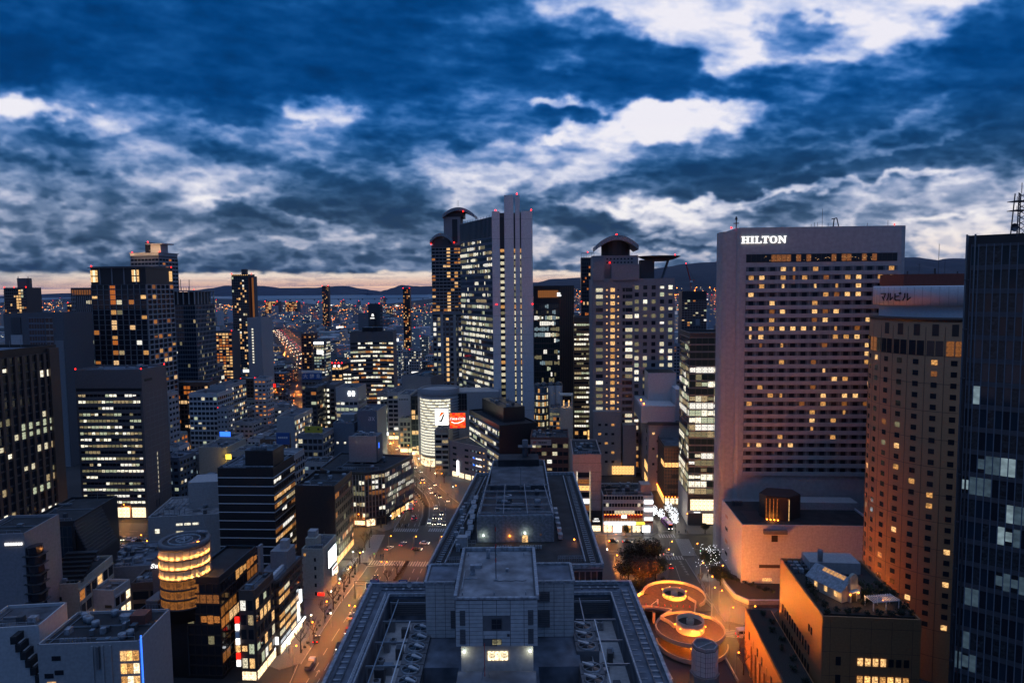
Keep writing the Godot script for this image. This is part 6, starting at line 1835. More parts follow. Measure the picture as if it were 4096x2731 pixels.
	put(r, "penthouse", prism(PackedVector2Array([Vector2(-10.6, pz), Vector2(11.6, pz), Vector2(11.9, -256), Vector2(-7.6, -256)]), hr - 0.7, ph - 2.2), "dim_concrete")
	var ring := mb()
	add_ring(ring, PackedVector2Array([Vector2(-10.6, pz), Vector2(11.6, pz), Vector2(11.9, -256), Vector2(-7.6, -256)]), 0.4, ph - 2.2, ph)
	done(ring, r, "penthouse_parapet", "sheet_metal")
	for k in 26:
		bx(r, "rib", "sheet_metal", V3(0.5, hr - 0.4 + k * 0.3, pz + 0.1), V3(22.2, 0.19, 0.2))
	for k in 2:
		bx(r, "lit_window" , "warm_dim", V3(7.8, hr + 1.6, pz + 0.24), V3(0.35, 0.35, 0.08))
	for k in 5:
		var z := pz - 1.0 - k * 7.0
		beam(r, "truss_chord", "steel", V3(-10.3 + k * 0.3, ph + 0.2, z), V3(11.5, ph + 0.2, z), 0.24)
		beam(r, "truss_chord", "steel", V3(-10.3 + k * 0.3, ph + 0.2, z - 1.2), V3(11.5, ph + 0.2, z - 1.2), 0.2)
		for j in 10:
			var xa := -10.2 + j * 2.15
			beam(r, "truss_web", "steel", V3(xa, ph + 0.2, z if j % 2 == 0 else z - 1.2), V3(xa + 2.15, ph + 0.2, z - 1.2 if j % 2 == 0 else z), 0.14)
	for x in [-9.8, -3.0, 4.0, 11.2]:
		beam(r, "truss_chord", "steel", V3(x, ph + 0.35, pz), V3(lerpf(x, x * 0.9, 1.0), ph + 0.35, pz - 30), 0.24)
		for j in 6:
			beam(r, "frame_post", "steel", V3(x, ph - 2.2, pz - 0.6 - j * 5.5), V3(x, ph + 0.3, pz - 0.6 - j * 5.5), 0.22)
	bx(r, "roof_well", "black_wall", V3(0.5, ph - 2.1, -207), V3(20, 0.15, 28))
	bx(r, "upper_deck", "roof_felt", V3(1.5, ph - 1.2, -235), V3(18.5, 2.2, 24))
	bx(r, "upper_deck", "roof_dark", V3(2, ph + 0.6, -251), V3(15, 3.4, 9))
	put(r, "chimney", cyl(1.1, 8.5, 14), "dim_concrete", Transform3D(Basis(), V3(4.6, ph, -252)))
	bx(r, "chimney_platform", "dark_steel", V3(4.6, ph + 6.0, -252), V3(5.4, 0.3, 4))
	beam(r, "mast", "steel", V3(2.4, ph - 2, -215), V3(2.4, ph + 8, -215), 0.16)
	roof_gear(r, -6, 9, -228, -200, ph - 2.1, 16)
	for k in 8:
		bx(r, "duct", "sheet_metal", V3(-13.5 + 0.5 * (k % 2), hr + 0.2, -196 - k * 5.0), V3(1.6, 1.0, 4.4))
	for k in 12:
		bx(r, "roof_unit", ["sheet_metal", "pale_concrete", "steel"][k % 3], V3(-16.2 + rng.randf_range(-0.8, 0.8), hr + 0.2, -186 - k * 3.4), V3(1.1, rng.randf_range(0.9, 2.2), 1.3))
	for k in 6:
		bx(r, "roof_unit", "white_concrete" if k % 2 else "sheet_metal", V3(13.6, hr + 0.4, -194 - k * 4.6), V3(1.2, 1.5, 1.8))
	for k in 16:
		bx(r, "air_unit", ["sheet_metal", "pale_concrete"][k % 2], V3(-5.2 + k * 0.72 + (2.0 if k > 6 else 0.0), hr + 0.0, -186.5), V3(0.5, 0.9, 0.5))
	bx(r, "stair_head", "pale_concrete", V3(-14.5, hr + 1.2, -188), V3(2.8, 3.2, 2.4))
	bx(r, "door", "warm_bright", V3(3.2, hr + 0.5, pz + 0.28), V3(1.6, 2.0, 0.1))
	bx(r, "door_bar", "dark_steel", V3(3.2, hr + 0.5, pz + 0.35), V3(0.12, 2.0, 0.05))
	for q in [[-8.8, 1.6, "lamp_white"], [-1.2, 1.4, "sodium"], [3.2, 2.2, "lamp_white"], [17.4, 0.2, "sodium"]]:
		bx(r, "wall_lamp", q[2], V3(q[0], hr + q[1], pz + 0.5), V3(0.3, 0.3, 0.3))
		omni(r, V3(q[0], hr + q[1], pz + 1.1), Color(1.0, 0.6, 0.25) if q[2] == "sodium" else Color(0.95, 1.0, 0.9), 2.2, 0.15)
	for q in [[nl.x + 4.6, -10.8], [11.8, nr.x - 4.6]]:
		for k in 12:
			var x := lerpf(q[0], q[1], k / 11.0)
			beam(r, "railing_post", "sheet_metal", V3(x, hr - 0.7, -178), V3(x, hr + 0.8, -178), 0.08)
		for y in [0.1, 0.5, 0.8]:
			beam(r, "railing", "sheet_metal", V3(q[0], hr + y, -178), V3(q[1], hr + y, -178), 0.07)
	for k in 8:
		beam(r, "railing_post", "sheet_metal", V3(-18.6 + k * 1.1, hr - 0.7, -189.5), V3(-18.6 + k * 1.1, hr + 0.9, -189.5), 0.08)
	beam(r, "railing", "sheet_metal", V3(-18.6, hr + 0.9, -189.5), V3(-10.8, hr + 0.9, -189.5), 0.09)
	beam(r, "railing", "sheet_metal", V3(-18.6, hr + 0.1, -189.5), V3(-10.8, hr + 0.1, -189.5), 0.09)
	foot.append([V3(0, 0, -220), 60.0])
	var ar := thing("arcade_roof", "flat brown arcade roof running beside the dark rooftop", "arcade")
	put(ar, "roof", prism(PackedVector2Array([Vector2(24.2, -178), Vector2(39.1, -247.9), Vector2(39.7, -293.6), Vector2(24.2, -268)]), 8.4, 9.0), "brown_stone")
	for k in 6:
		bx(ar, "column", "cream_wall", V3(35.0 - k * 0.3, 4.2, -212 - k * 9.0), V3(0.7, 8.4, 0.7))
	bx(ar, "back_wall", "dim_concrete", V3(25.0, 4.2, -222), V3(1.2, 8.4, 80))
func near_left() -> void:
	var d := 286.0
	var o := thing("white_lined_office", "black office block ruled with thin white floor lines", "building", V3(-126.2, 0, -d), -3)
	var w := 24.3
	var h := 44.5
	body(o, w, 24, h, "black_wall", "roof_blue", 1.0)
	for k in 12:
		bx(o, "white_line", "white_paint", V3(w * 0.5, h - 3.2 - k * 3.75, 0.1), V3(w + 0.2, 0.32, 0.2))
		bx(o, "white_line", "white_paint", V3(w + 0.1, h - 3.2 - k * 3.75, -12), V3(0.2, 0.3, 24))
	facade(o, V3(w, 1.2, 0), PI / 2, 24, h - 4.4, {"rows": 11, "cols": 9, "band": 1.9, "pier": 0.3, "bd": 0.15, "pd": 0.1, "bm": "dark_brown", "pm": "dark_brown", "mode": "run", "p": 0.55, "lit": ["warm", "office", "warm_dim"]})
	bx(o, "penthouse", "black_wall", V3(w * 0.72, h + 4, -8), V3(w * 0.5, 8, 12))
	bx(o, "white_line", "white_paint", V3(w * 0.72, h + 1.2, -1.9), V3(w * 0.5, 0.3, 0.2))
	roof_gear(o, w * 0.5, w * 0.9, -12, -4, h + 8, 7)
	roof_gear(o, 2, w * 0.4, -20, -4, h, 6)
	var rail := mb()
	add_ring(rail, PackedVector2Array([Vector2(1.5, -1.5), Vector2(w - 1.5, -1.5), Vector2(w - 1.5, -22.5), Vector2(1.5, -22.5)]), 0.2, h + 1.0, h + 1.5)
	done(rail, o, "roof_rail", "sheet_metal")
	d = 292.0
	blk("brown_corner_block", "dark brown block with blank front and lit ribbon windows on its street side", 17.64, 34.4, V3(-95.4, 0, -292), 25, "dark_brown", {"front": false, "floor": 3.9, "bay": 2.6, "band": 1.7, "pier": 0.3, "bd": 0.3, "bm": "brown_stone", "side_p": 0.55, "mode": "run", "lit": ["warm", "office", "office_dim", "warm_dim"], "gear": 8, "roof": "roof_dark", "par": 1.4, "shop": "shop_warm"})
	d = 259.0
	o = blk("cream_block", "narrow cream block with small slit windows and stepped roof tanks", 8.47, 19.53, V3(-82.8, 0, -259), 16, "cream_wall", {"front": false, "side": false, "gear": 5, "par": 0.7})
	w = 8.47
	h = 19.53
	for k in 5:
		bx(o, "window", "glass", V3(w * 0.62, h - 3.6 - k * 3.4, 0.06), V3(0.8, 1.4, 0.1))
	bx(o, "lit_window", "warm", V3(1.2, h - 1.6, 0.06), V3(0.8, 1.1, 0.1))
	bx(o, "stair_head", "cream_wall", V3(w * 0.35, h + 2.0, -5), V3(4.6, 4.0, 5))
	bx(o, "tank", "pale_concrete", V3(w * 0.35, h + 5.2, -5), V3(3.2, 2.6, 3.2))
	bx(o, "shop_sign", "sign_lit_red", V3(w * 0.86, 2.2, 0.2), V3(2.6, 1.1, 0.3))
	for q in [[h - 5.5, 11.0, 9.0, "shop_white"], [h - 12.0, 5.0, 6.0, "sign_lit_white"], [6.0, 4.0, 3.0, "shop"]]:
		var bb := thing("billboard", ["tall glaring white billboard over the street pavement", "white billboard with a red band on the street wall", "small lit shop board above the pavement"][[h - 5.5, h - 12.0, 6.0].find(q[0])], "billboard", o.transform * V3(w + 0.4, 0, -16.0 + q[2]), -4)
		bx(bb, "frame", "dark_steel", V3(0, q[0], -q[2] * 0.2), V3(0.4, q[1] * 0.62 + 0.4, q[2] + 0.4))
		bx(bb, "lit_sign", q[3], V3(0.26, q[0], -q[2] * 0.2), V3(0.14, q[1] * 0.62, q[2]))
		if q[3] == "sign_lit_white":
			bx(bb, "band", "sign_red", V3(0.36, q[0] + 0.6, -q[2] * 0.2), V3(0.06, 0.9, q[2] * 0.8))
			bx(bb, "band", "sign_blue", V3(0.36, q[0] - 0.6, -q[2] * 0.35), V3(0.06, 0.5, q[2] * 0.4))
	d = 217.0
	o = thing("corner_shop_block", "brown banded corner building with a rounded corner and glowing shop canopy", "building", V3(-86.3, 0, -d), -4)
	w = 8.59
	h = 25.6
	var pts := PackedVector2Array([Vector2(0, -22), Vector2(0, 0), Vector2(w - 2.4, 0), Vector2(w - 0.7, -0.7), Vector2(w, -2.4), Vector2(w, -22)])
	put(o, "wall", prism(pts, 0, h), "dark_brown")
	put(o, "roof", prism(PackedVector2Array([Vector2(0.4, -21.6), Vector2(0.4, -0.4), Vector2(w - 1.6, -0.6), Vector2(w - 0.5, -2), Vector2(w - 0.5, -21.6)]), h, h + 0.1), "roof_blue")
	for k in 8:
		var st := mb()
		add_ring(st, PackedVector2Array([Vector2(-0.3, -22), Vector2(-0.3, 0.3), Vector2(w - 2.3, 0.3), Vector2(w - 0.45, -0.45), Vector2(w + 0.3, -2.3), Vector2(w + 0.3, -22)]), 0.5, 3.6 + k * (h - 3.8) / 8.0 + 1.9, 3.6 + (k + 1) * (h - 3.8) / 8.0)
		done(st, o, "floor_band", "brown_stone")
		for j in 4:
			var on := k in [1, 2, 3] or rng.randf() < 0.2
			bx(o, "lit_window" if on else "window", ["warm_bright", "warm", "office"][(k + j) % 3] if on else "glass", V3((j + 0.5) * (w - 2) / 4.0, 4.5 + k * (h - 3.8) / 8.0, 0.06), V3((w - 2) / 4.0 - 0.3, 1.5, 0.12))
			bx(o, "lit_window" if on else "window", ["warm", "office", "warm_bright"][(k + j) % 3] if on else "glass", V3(w + 0.06, 4.5 + k * (h - 3.8) / 8.0, -3.5 - j * 4.6), V3(0.12, 1.5, 4.0))
	bx(o, "canopy_light", "shop_white", V3(w * 0.45, 3.4, 0.9), V3(w * 0.92, 0.5, 0.5))
	bx(o, "canopy_light", "shop_white", V3(w + 0.9, 3.4, -11), V3(0.5, 0.5, 20))
	for j in 4:
		bx(o, "lit_window", "shop", V3(w + 0.08, 1.6, -3.5 - j * 4.8), V3(0.12, 2.6, 4.2))
	bx(o, "sign", "sign_black", V3(w * 0.45, 5.0, 0.34), V3(4.4, 1.2, 0.1))
	text(o, "sign_lettering", "NOVA", "sign_lit_white", 0.8, V3(w * 0.45, 5.0, 0.42), 0, "Droid Sans", true, 0.08)
	bx(o, "lit_sign", "sign_lit_white", V3(w * 0.92, 5.8, 0.3), V3(1.6, 2.6, 0.3))
	bx(o, "lit_sign", "sign_lit_red", V3(w * 0.2, 9.6, 0.36), V3(1.4, 1.2, 0.1))
	bx(o, "lit_sign", "sign_lit_white", V3(w + 0.6, 8.0, -16), V3(0.5, 6.5, 1.2))
	bx(o, "lit_sign", "shop_white", V3(w + 0.6, 12.5, -18.2), V3(0.5, 4.5, 1.2))
	bx(o, "stair_head", "grey_concrete", V3(w * 0.6, h + 3, -14), V3(6, 6, 7))
	bx(o, "fin_wall", "grey_concrete", V3(0.8, h + 5, -6), V3(0.8, 10, 2.4))
	bx(o, "tank", "pale_concrete", V3(w * 0.7, h + 7.5, -14), V3(2.6, 3, 2.6))
	for k in 6:
		bx(o, "air_unit", "white_paint", V3(w * 0.75, h + 0.8, -2.6 - k * 1.5), V3(1.0, 1.4, 1.2))
	foot.append([V3(-80, 0, -228), 16.0])
	d = 203.0
	o = blk("sign_column_block", "narrow brown block hung with a column of lit signs", 4.94, 28, V3(-84.7, 0, -203), 14, "brown_stone", {"floor": 4.0, "bay": 2.4, "lit": ["office", "warm_bright"], "p": 0.5, "gear": 4, "shop": "shop"})
	w = 4.94
	for k in 7:
		bx(o, "lit_sign", ["sign_lit_white", "sign_lit_red", "warm_bright", "sign_lit_white", "sign_white", "sign_lit_white", "sign_lit_red"][k], V3(-0.5, 6 + k * 2.3, 0.6), V3(1.2, 1.9, 0.5))
	d = 206.0
	o = thing("lantern_building", "dark glass building crowned by a glowing amber lantern drum", "building", V3(-117.3, 0, -d), -4)
	w = 26.3
	h = 34.6
	body(o, w * 0.4, 26, h - 3, "black_wall", "roof_dark", 1.0, 0.0, w * 0.6, 0.0)
	body(o, w * 0.6, 25, h - 14, "black_wall", "roof_dark", 1.0)
	facade(o, V3(w * 0.6, 1, 0), 0, w * 0.4, h - 5, {"rows": 9, "cols": 5, "band": 0.5, "pier": 0.2, "bd": 0.3, "pd": 0.2, "bm": "dark_brown", "gm": "glass", "mode": "run", "p": 0.22, "lit": ["drum_window_dim", "warm_dim", "warm", "office_dim"]})
	facade(o, V3(w, 1, 0), PI / 2, 26, h - 5, {"rows": 8, "cols": 10, "band": 0.5, "pier": 0.2, "bd": 0.3, "pd": 0.2, "bm": "dark_brown", "mode": "run", "p": 0.22, "lit": ["drum_window_dim", "warm_dim", "warm"]})
	bx(o, "corner_post", "dark_steel", V3(w * 0.6, h * 0.5, 0.3), V3(0.3, h - 2, 0.4))
	bx(o, "lit_window", "amber", V3(w * 0.2, h * 0.5 - 4, 0.08), V3(0.7, 0.6, 0.1))
	bx(o, "roof_unit", "dim_concrete", V3(w * 0.1, h - 12.6, -6), V3(4, 2.6, 7))
	roof_gear(o, 1, w * 0.25, -22, -3, h - 13.9, 12)
	var cc := V3(w * 0.5, 0, -4.6)
	var R := 7.2
	var top := 42.3
	for k in 6:
		var y1 := top - 1.0 - k * 3.1
		var m := "cream_wall" if k < 3 else "drum_window_dim"
		for j in 22:
			var a := TAU * j / 22.0
			var nrm := V3(sin(a), 0, cos(a))
			bx(o, "lit_window" if k > 2 else "drum_panel", m, cc + nrm * R + V3(0, y1 - 1.35, 0), V3(TAU * R / 22.0 - 0.12, 2.6, 0.2), a)
		put(o, "drum_ring", lathe([Vector2(R - 0.3, y1 - 3.15), Vector2(R + 0.55, y1 - 3.1), Vector2(R + 0.55, y1 - 2.75), Vector2(R - 0.3, y1 - 2.6)], 44), "dark_brown", Transform3D(Basis(), cc))
		if k < 3:
			for j in 15:
				var a := -1.75 + j * 0.25
				var p := cc + V3(sin(a), 0, cos(a)) * (R + 0.48) + V3(0, y1 - 2.6, 0)
				bx(o, "uplight", "amber", p - V3(0, 0.1, 0), V3(0.2, 0.1, 0.12), a)
				omni(o, p + V3(0, 0.25, 0), Color(1.0, 0.68, 0.34), 4.2, 0.1)
	put(o, "drum_core", cyl(R - 0.2, top - h + 16.0, 44), "dark_brown", Transform3D(Basis(), cc + V3(0, h - 16.0, 0)))
	put(o, "drum_rim", lathe([Vector2(R - 0.9, top - 0.2), Vector2(R - 0.9, top + 0.5), Vector2(R + 0.3, top + 0.5), Vector2(R + 0.3, top - 1.05), Vector2(R - 0.1, top - 1.05)], 44), "dim_concrete", Transform3D(Basis(), cc))
	for rr in [2.4, 4.6]:
		put(o, "roof_ring", lathe([Vector2(rr - 0.12, top), Vector2(rr - 0.12, top + 0.5), Vector2(rr + 0.12, top + 0.5), Vector2(rr + 0.12, top)], 32), "sheet_metal", Transform3D(Basis(), cc))
	for k in 3:
		bx(o, "roof_strut", "sheet_metal", cc + V3(0, top + 0.5, 0), V3(4.4, 0.2, 0.35), k * PI / 3.0)
	put(o, "telescope", cyl(0.5, 3.4, 10), "sheet_metal", Transform3D(Basis(Vector3.BACK, PI / 2), cc + V3(5.2, top + 1.2, -4.5)))
	for x in [3.2, 5.0]:
		beam(o, "whip", "sheet_metal", cc + V3(x, top + 0.5, -4.5), cc + V3(x - 1.6, top + 7.0, -4.5), 0.09)
	bx(o, "rim_lamp", "sodium", cc + V3(5.6, top + 0.4, 2.0), V3(0.5, 0.2, 0.5))
	foot.append([V3(-97, 0, -216), 18.0])
	d = 168.0
	o = blk("flat_grey_block", "pale grey flat block with roof plant and a blue lit edge", 25.3, 30, V3(-122.1, 0, -168), 18, "pale_concrete", {"yaw": 3, "front": false, "side": false, "gear": 22, "par": 0.8, "roof": "roof_dark"})
	w = 25.3
	h = 30
	for q in [[0.18, 3.0, "glass"], [0.2, 6.8, "glass"], [0.1, 7.6, "glass"], [0.12, 10.0, "warm_bright"], [0.19, 10.6, "warm"]]:
		bx(o, "lit_window" if q[2] != "glass" else "window", q[2], V3(w * q[0], h - q[1], 0.06), V3(2.2, 1.2 if q[2] == "glass" else 1.6, 0.12))
	for k in 3:
		for j in 3:
			bx(o, "lit_window", ["warm_bright", "shop_warm", "warm", "shop"][(k + j) % 4], V3(w * 0.84 + j * 1.6, h - 3.0 - k * 3.4, 0.08), V3(1.4, 2.6, 0.12))
	for x in [0.54, 0.64, 0.72]:
		bx(o, "pilaster", "pale_concrete", V3(w * x, h * 0.5, 0.2), V3(0.5, h, 0.4))
	bx(o, "duct", "steel", V3(w * 0.6, h - 3, 0.5), V3(0.7, 6, 0.7))
	bx(o, "light_strip", "sign_lit_blue", V3(w + 0.3, h - 5, -0.6), V3(0.3, 14, 0.3))
	bx(o, "roof_box", "red_brick", V3(w * 0.8, h + 1.4, -12), V3(4, 2.8, 4))
	d = 176.0
	o = blk("stepped_white_block", "white stepped block with a saw-edged dark roof in the corner", 16.02, 30.1, V3(-144.3, 0, -176), 14, "white_concrete", {"yaw": 6, "front": false, "side": false, "gear": 3, "roof": "roof_felt"})
	w = 16.02
	h = 30.1
	for k in 7:
		bx(o, "roof_step", "roof_dark", V3(w - 4.5 + k * 1.1, h - 1.2 - k * 2.2, 0.6), V3(1.4, 2.0, 6.0))
		bx(o, "step_wall", "white_concrete", V3(w - 4.0 + k * 1.1, (h - 2.2 - k * 2.2) * 0.5, 0.2), V3(1.1, h - 2.2 - k * 2.2, 5.0))
	bx(o, "lit_window", "shop_warm", V3(w + 2.5, 6, 3.4), V3(3.0, 4.0, 0.2))
	d = 216.0
	o = blk("cream_stair_block", "cream block with a black stepped roof and few square windows", 11.34, 24.5, V3(-154.5, 0, -216), 24, "cream_wall", {"yaw": 6, "front": false, "side": true, "side_lit": ["warm_bright", "warm"], "side_p": 0.4, "p": 0.4, "floor": 4.0, "bay": 4.0, "gear": 3, "roof": "roof_dark"})
	w = 11.34
	h = 24.5
	for q in [[0.1, 3], [0.25, 3.4], [0.5, 4.0], [0.3, 8.0], [0.52, 8.6], [0.6, 16]]:
		bx(o, "window", "glass", V3(w * q[0], h - q[1], 0.06), V3(1.0, 1.3, 0.1))
	for k in 7:
		bx(o, "roof_step", "black_wall", V3(w * 0.55, h + 0.5 + k * 0.9, -3.0 - k * 1.8), V3(w * 0.9, 0.9, 2.2))
	d = 226.0
	o = blk("small_white_house", "small white corner house with a glowing glazed stair", 8.31, 18.39, V3(-144.9, 0, -226), 9, "white_concrete", {"front": false, "side": true, "side_lit": ["shop_warm", "shop"], "side_p": 0.8, "p": 0.8, "floor": 3.4, "bay": 3.0, "gear": 2})
	w = 8.31
	for k in 3:
		bx(o, "lit_window", "shop_warm", V3(w * 0.72, 3 + k * 3.6, 0.08), V3(3.0, 2.4, 0.12))
	bx(o, "sign", "sign_black", V3(w * 0.75, 13.5, 0.1), V3(2.4, 1.0, 0.1))
	d = 200.0
	o = blk("bay_window_tower", "pinkish corner tower with a column of faceted glass bays", 15.4, 47.2, V3(-163.3, 0, -200), 18, "mauve_stone", {"yaw": 4, "front": false, "side": false, "gear": 3, "roof": "roof_dark"})
	w = 15.4
	h = 47.2
	for k in 14:
		put(o, "glass_bay", prism(ngon(Vector2(0, 0), 2.3, 7, k * 0.4), 0.2, 2.5), "glass", Transform3D(Basis(Vector3.FORWARD, 0.12 * (1 if k % 2 else -1)), V3(w + 2.2, h - 6 - k * 2.9, -1.5)))
		bx(o, "bay_slab", "dark_wall", V3(w + 2.0, h - 6.2 - k * 2.9, -1.5), V3(5.0, 0.3, 4.6))
	bx(o, "bay_spine", "dark_wall", V3(w + 1.2, (h - 5) * 0.5, -3.0), V3(2.6, h - 5, 3))
	for k in 7:
		bx(o, "lit_sign", "sign_lit_white", V3(w * 0.66 + k * 0.75, h - 2.2, 0.3), V3(0.5, 0.8, 0.2))
	d = 235.0
	o = blk("black_glass_block", "black glass block with a sloping glazed roof", 17.61, 39, V3(-173.2, 0, -235), 30, "black_wall", {"yaw": 4, "front": false, "side": false, "gear": 4, "roof": "roof_dark"})
	w = 17.61
	h = 39
	facade(o, V3(1, h - 20, 0), 0, w - 2, 19, {"rows": 5, "cols": 10, "band": 0.2, "pier": 0.15, "bd": 0.1, "pd": 0.1, "bm": "dark_steel", "gm": "blue_glass", "mode": "rand", "p": 0.05, "lit": ["warm_dim"]})
	for k in 12:
		beam(o, "roof_fin", "dark_steel", V3(w + k * 0.45, h - 0.5 - k * 1.1, 0.4), V3(w + k * 0.45, h - 0.5 - k * 1.1, -18), 0.5, 1.2)
		bx(o, "sloping_wall", "black_wall", V3(w + k * 0.45, (h - 1 - k * 1.1) * 0.5, -9), V3(0.6, h - 1 - k * 1.1, 17))
	d = 248.0
	blk("plant_roof_block", "low block whose roof is crowded with air conditioning units", 23.9, 17.11, V3(-155.4, 0, -248), 26, "grey_concrete", {"yaw": 8, "front": false, "side": false, "gear": 46, "roof": "roof_blue", "par": 0.6})
	d = 255.0
	blk("arched_front_block", "brown fronted block with a curved window under the plant roofs", 11.88, 17.89, V3(-134.3, 0, -232), 12, "brown_stone", {"yaw": 8, "p": 0.3, "lit": ["warm"], "floor": 4.0, "bay": 4.0, "gear": 12, "roof": "roof_felt"})
	d = 300.0
	o = blk("pale_step_block", "pale grey stepped block with a steel roof frame and lit slots", 30.8, 21.3, V3(-160.2, 0, -292), 30, "pale_concrete", {"yaw": 8, "front": false, "side": false, "gear": 20, "roof": "roof_pale"})
	w = 30.8
	h = 21.3
	for k in 3:
		bx(o, "lit_window", "office_bright", V3(w * 0.42 + k * 3.4, h - 3.0, 0.08), V3(2.6, 0.9, 0.12))
	bx(o, "lit_window", "office_bright", V3(w * 0.12, h - 5.5, 0.08), V3(1.8, 1.8, 0.12))
	bx(o, "lit_window", "office", V3(w * 0.42, h - 6.4, 0.08), V3(3.0, 0.9, 0.12))
	bx(o, "upper_block", "pale_concrete", V3(w * 0.7, h + 6, -20), V3(w * 0.55, 12, 14))
	for k in 6:
		beam(o, "roof_frame", "steel", V3(w * 0.1 + k * 2.2, h + 2.6, -4), V3(w * 0.1 + k * 2.2, h + 2.6, -18), 0.25)
		beam(o, "roof_frame", "steel", V3(w * 0.1 + k * 2.2, h, -4), V3(w * 0.1 + k * 2.2, h + 2.6, -4), 0.2)
	d = 232.0
	o = blk("script_sign_block", "small dark block carrying a white lit script sign", 5.47, 28.9, V3(-123.4, 0, -226), 12, "dim_concrete", {"front": false, "side": false, "gear": 3})
	text(o, "sign_lettering", "Swits", "sign_lit_white", 1.6, V3(2.6, 27.4, 0.2), 0, "Droid Serif", true, 0.1, 0.3)
	for q in [
		["shop_house", "white narrow block beside the round brown roofs", 14.1, 38.6, V3(-123.2, 0, -330), 18, "pale_concrete", {"p": 0.3, "roof": "roof_pale"}],
		["tiled_hall", "beige tiled hall with a glaring yellow sign on its end", 16.81, 27.5, V3(-187.1, 0, -400), 26, "cream_wall", {"front": false, "side": false, "gear": 6}],
		["blue_sign_block", "brown roofed block holding up a blue billboard", 11.37, 31.9, V3(-150.4, 0, -400), 18, "brown_stone", {"p": 0.2, "gear": 5}],
		["yellow_top_block", "grey block with a yellow band round its top", 15.62, 32.7, V3(-131.1, 0, -410), 20, "grey_concrete", {"p": 0.15, "gear": 5}],
		["barrel_roof_block", "grey block with a barrel vaulted glass roof end", 12.18, 36.1, V3(-157.7, 0, -450), 34, "pale_concrete", {"front": false, "side_p": 0.5, "p": 0.5, "gear": 2, "lit": ["office", "warm"]}],
		["beige_walk_up", "beige walk-up block with brown roof terrace between the halls", 14.44, 31.4, V3(-156.1, 0, -372), 18, "cream_wall", {"p": 0.2, "gear": 6}]]:
		blk(q[0], q[1], q[2], q[3], q[4], q[5], q[6], q[7])
	var ys := thing("yellow_sign", "glaring yellow sign panel on the end of the beige hall", "sign", V3(-168.3, 22.9, -398))
	bx(ys, "lit_sign", "sign_lit_yellow", Vector3.ZERO, V3(4.0, 3.0, 0.3))
	bx(ys, "bracket", "dark_steel", V3(-2.6, 0, -0.2), V3(2, 0.4, 0.4))
	omni(ys, V3(0, 0, 2.0), Color(1.0, 0.8, 0.3), 20.0, 0.8)
	var bs := thing("blue_billboard", "blue rooftop billboard with white lettering strokes", "billboard", V3(-140.2, 30, -399), -4)
	bx(bs, "board", "sign_blue", V3(4, 3.4, 0), V3(8, 7, 0.4))
	for k in 5:
		bx(bs, "character", "sign_white", V3(1.6 + k * 1.2, 4.0, 0.24), V3(0.8, 1.1, 0.06))
	for x in [1.0, 7.0]:
		beam(bs, "post", "steel", V3(x, -8, -0.4), V3(x, 0, -0.4), 0.4)
	var yb := thing("yellow_board", "yellow banner board along the top of a grey block", "billboard", V3(-126.4, 35.1, -409), -4)
	bx(yb, "board", "sign_yellow", V3(5.5, 1.5, 0), V3(11, 4, 0.4))
	for x in [2.6, 8.6]:
		bx(yb, "opening", "sign_black", V3(x, 1.8, 0.22), V3(1.2, 1.2, 0.06))
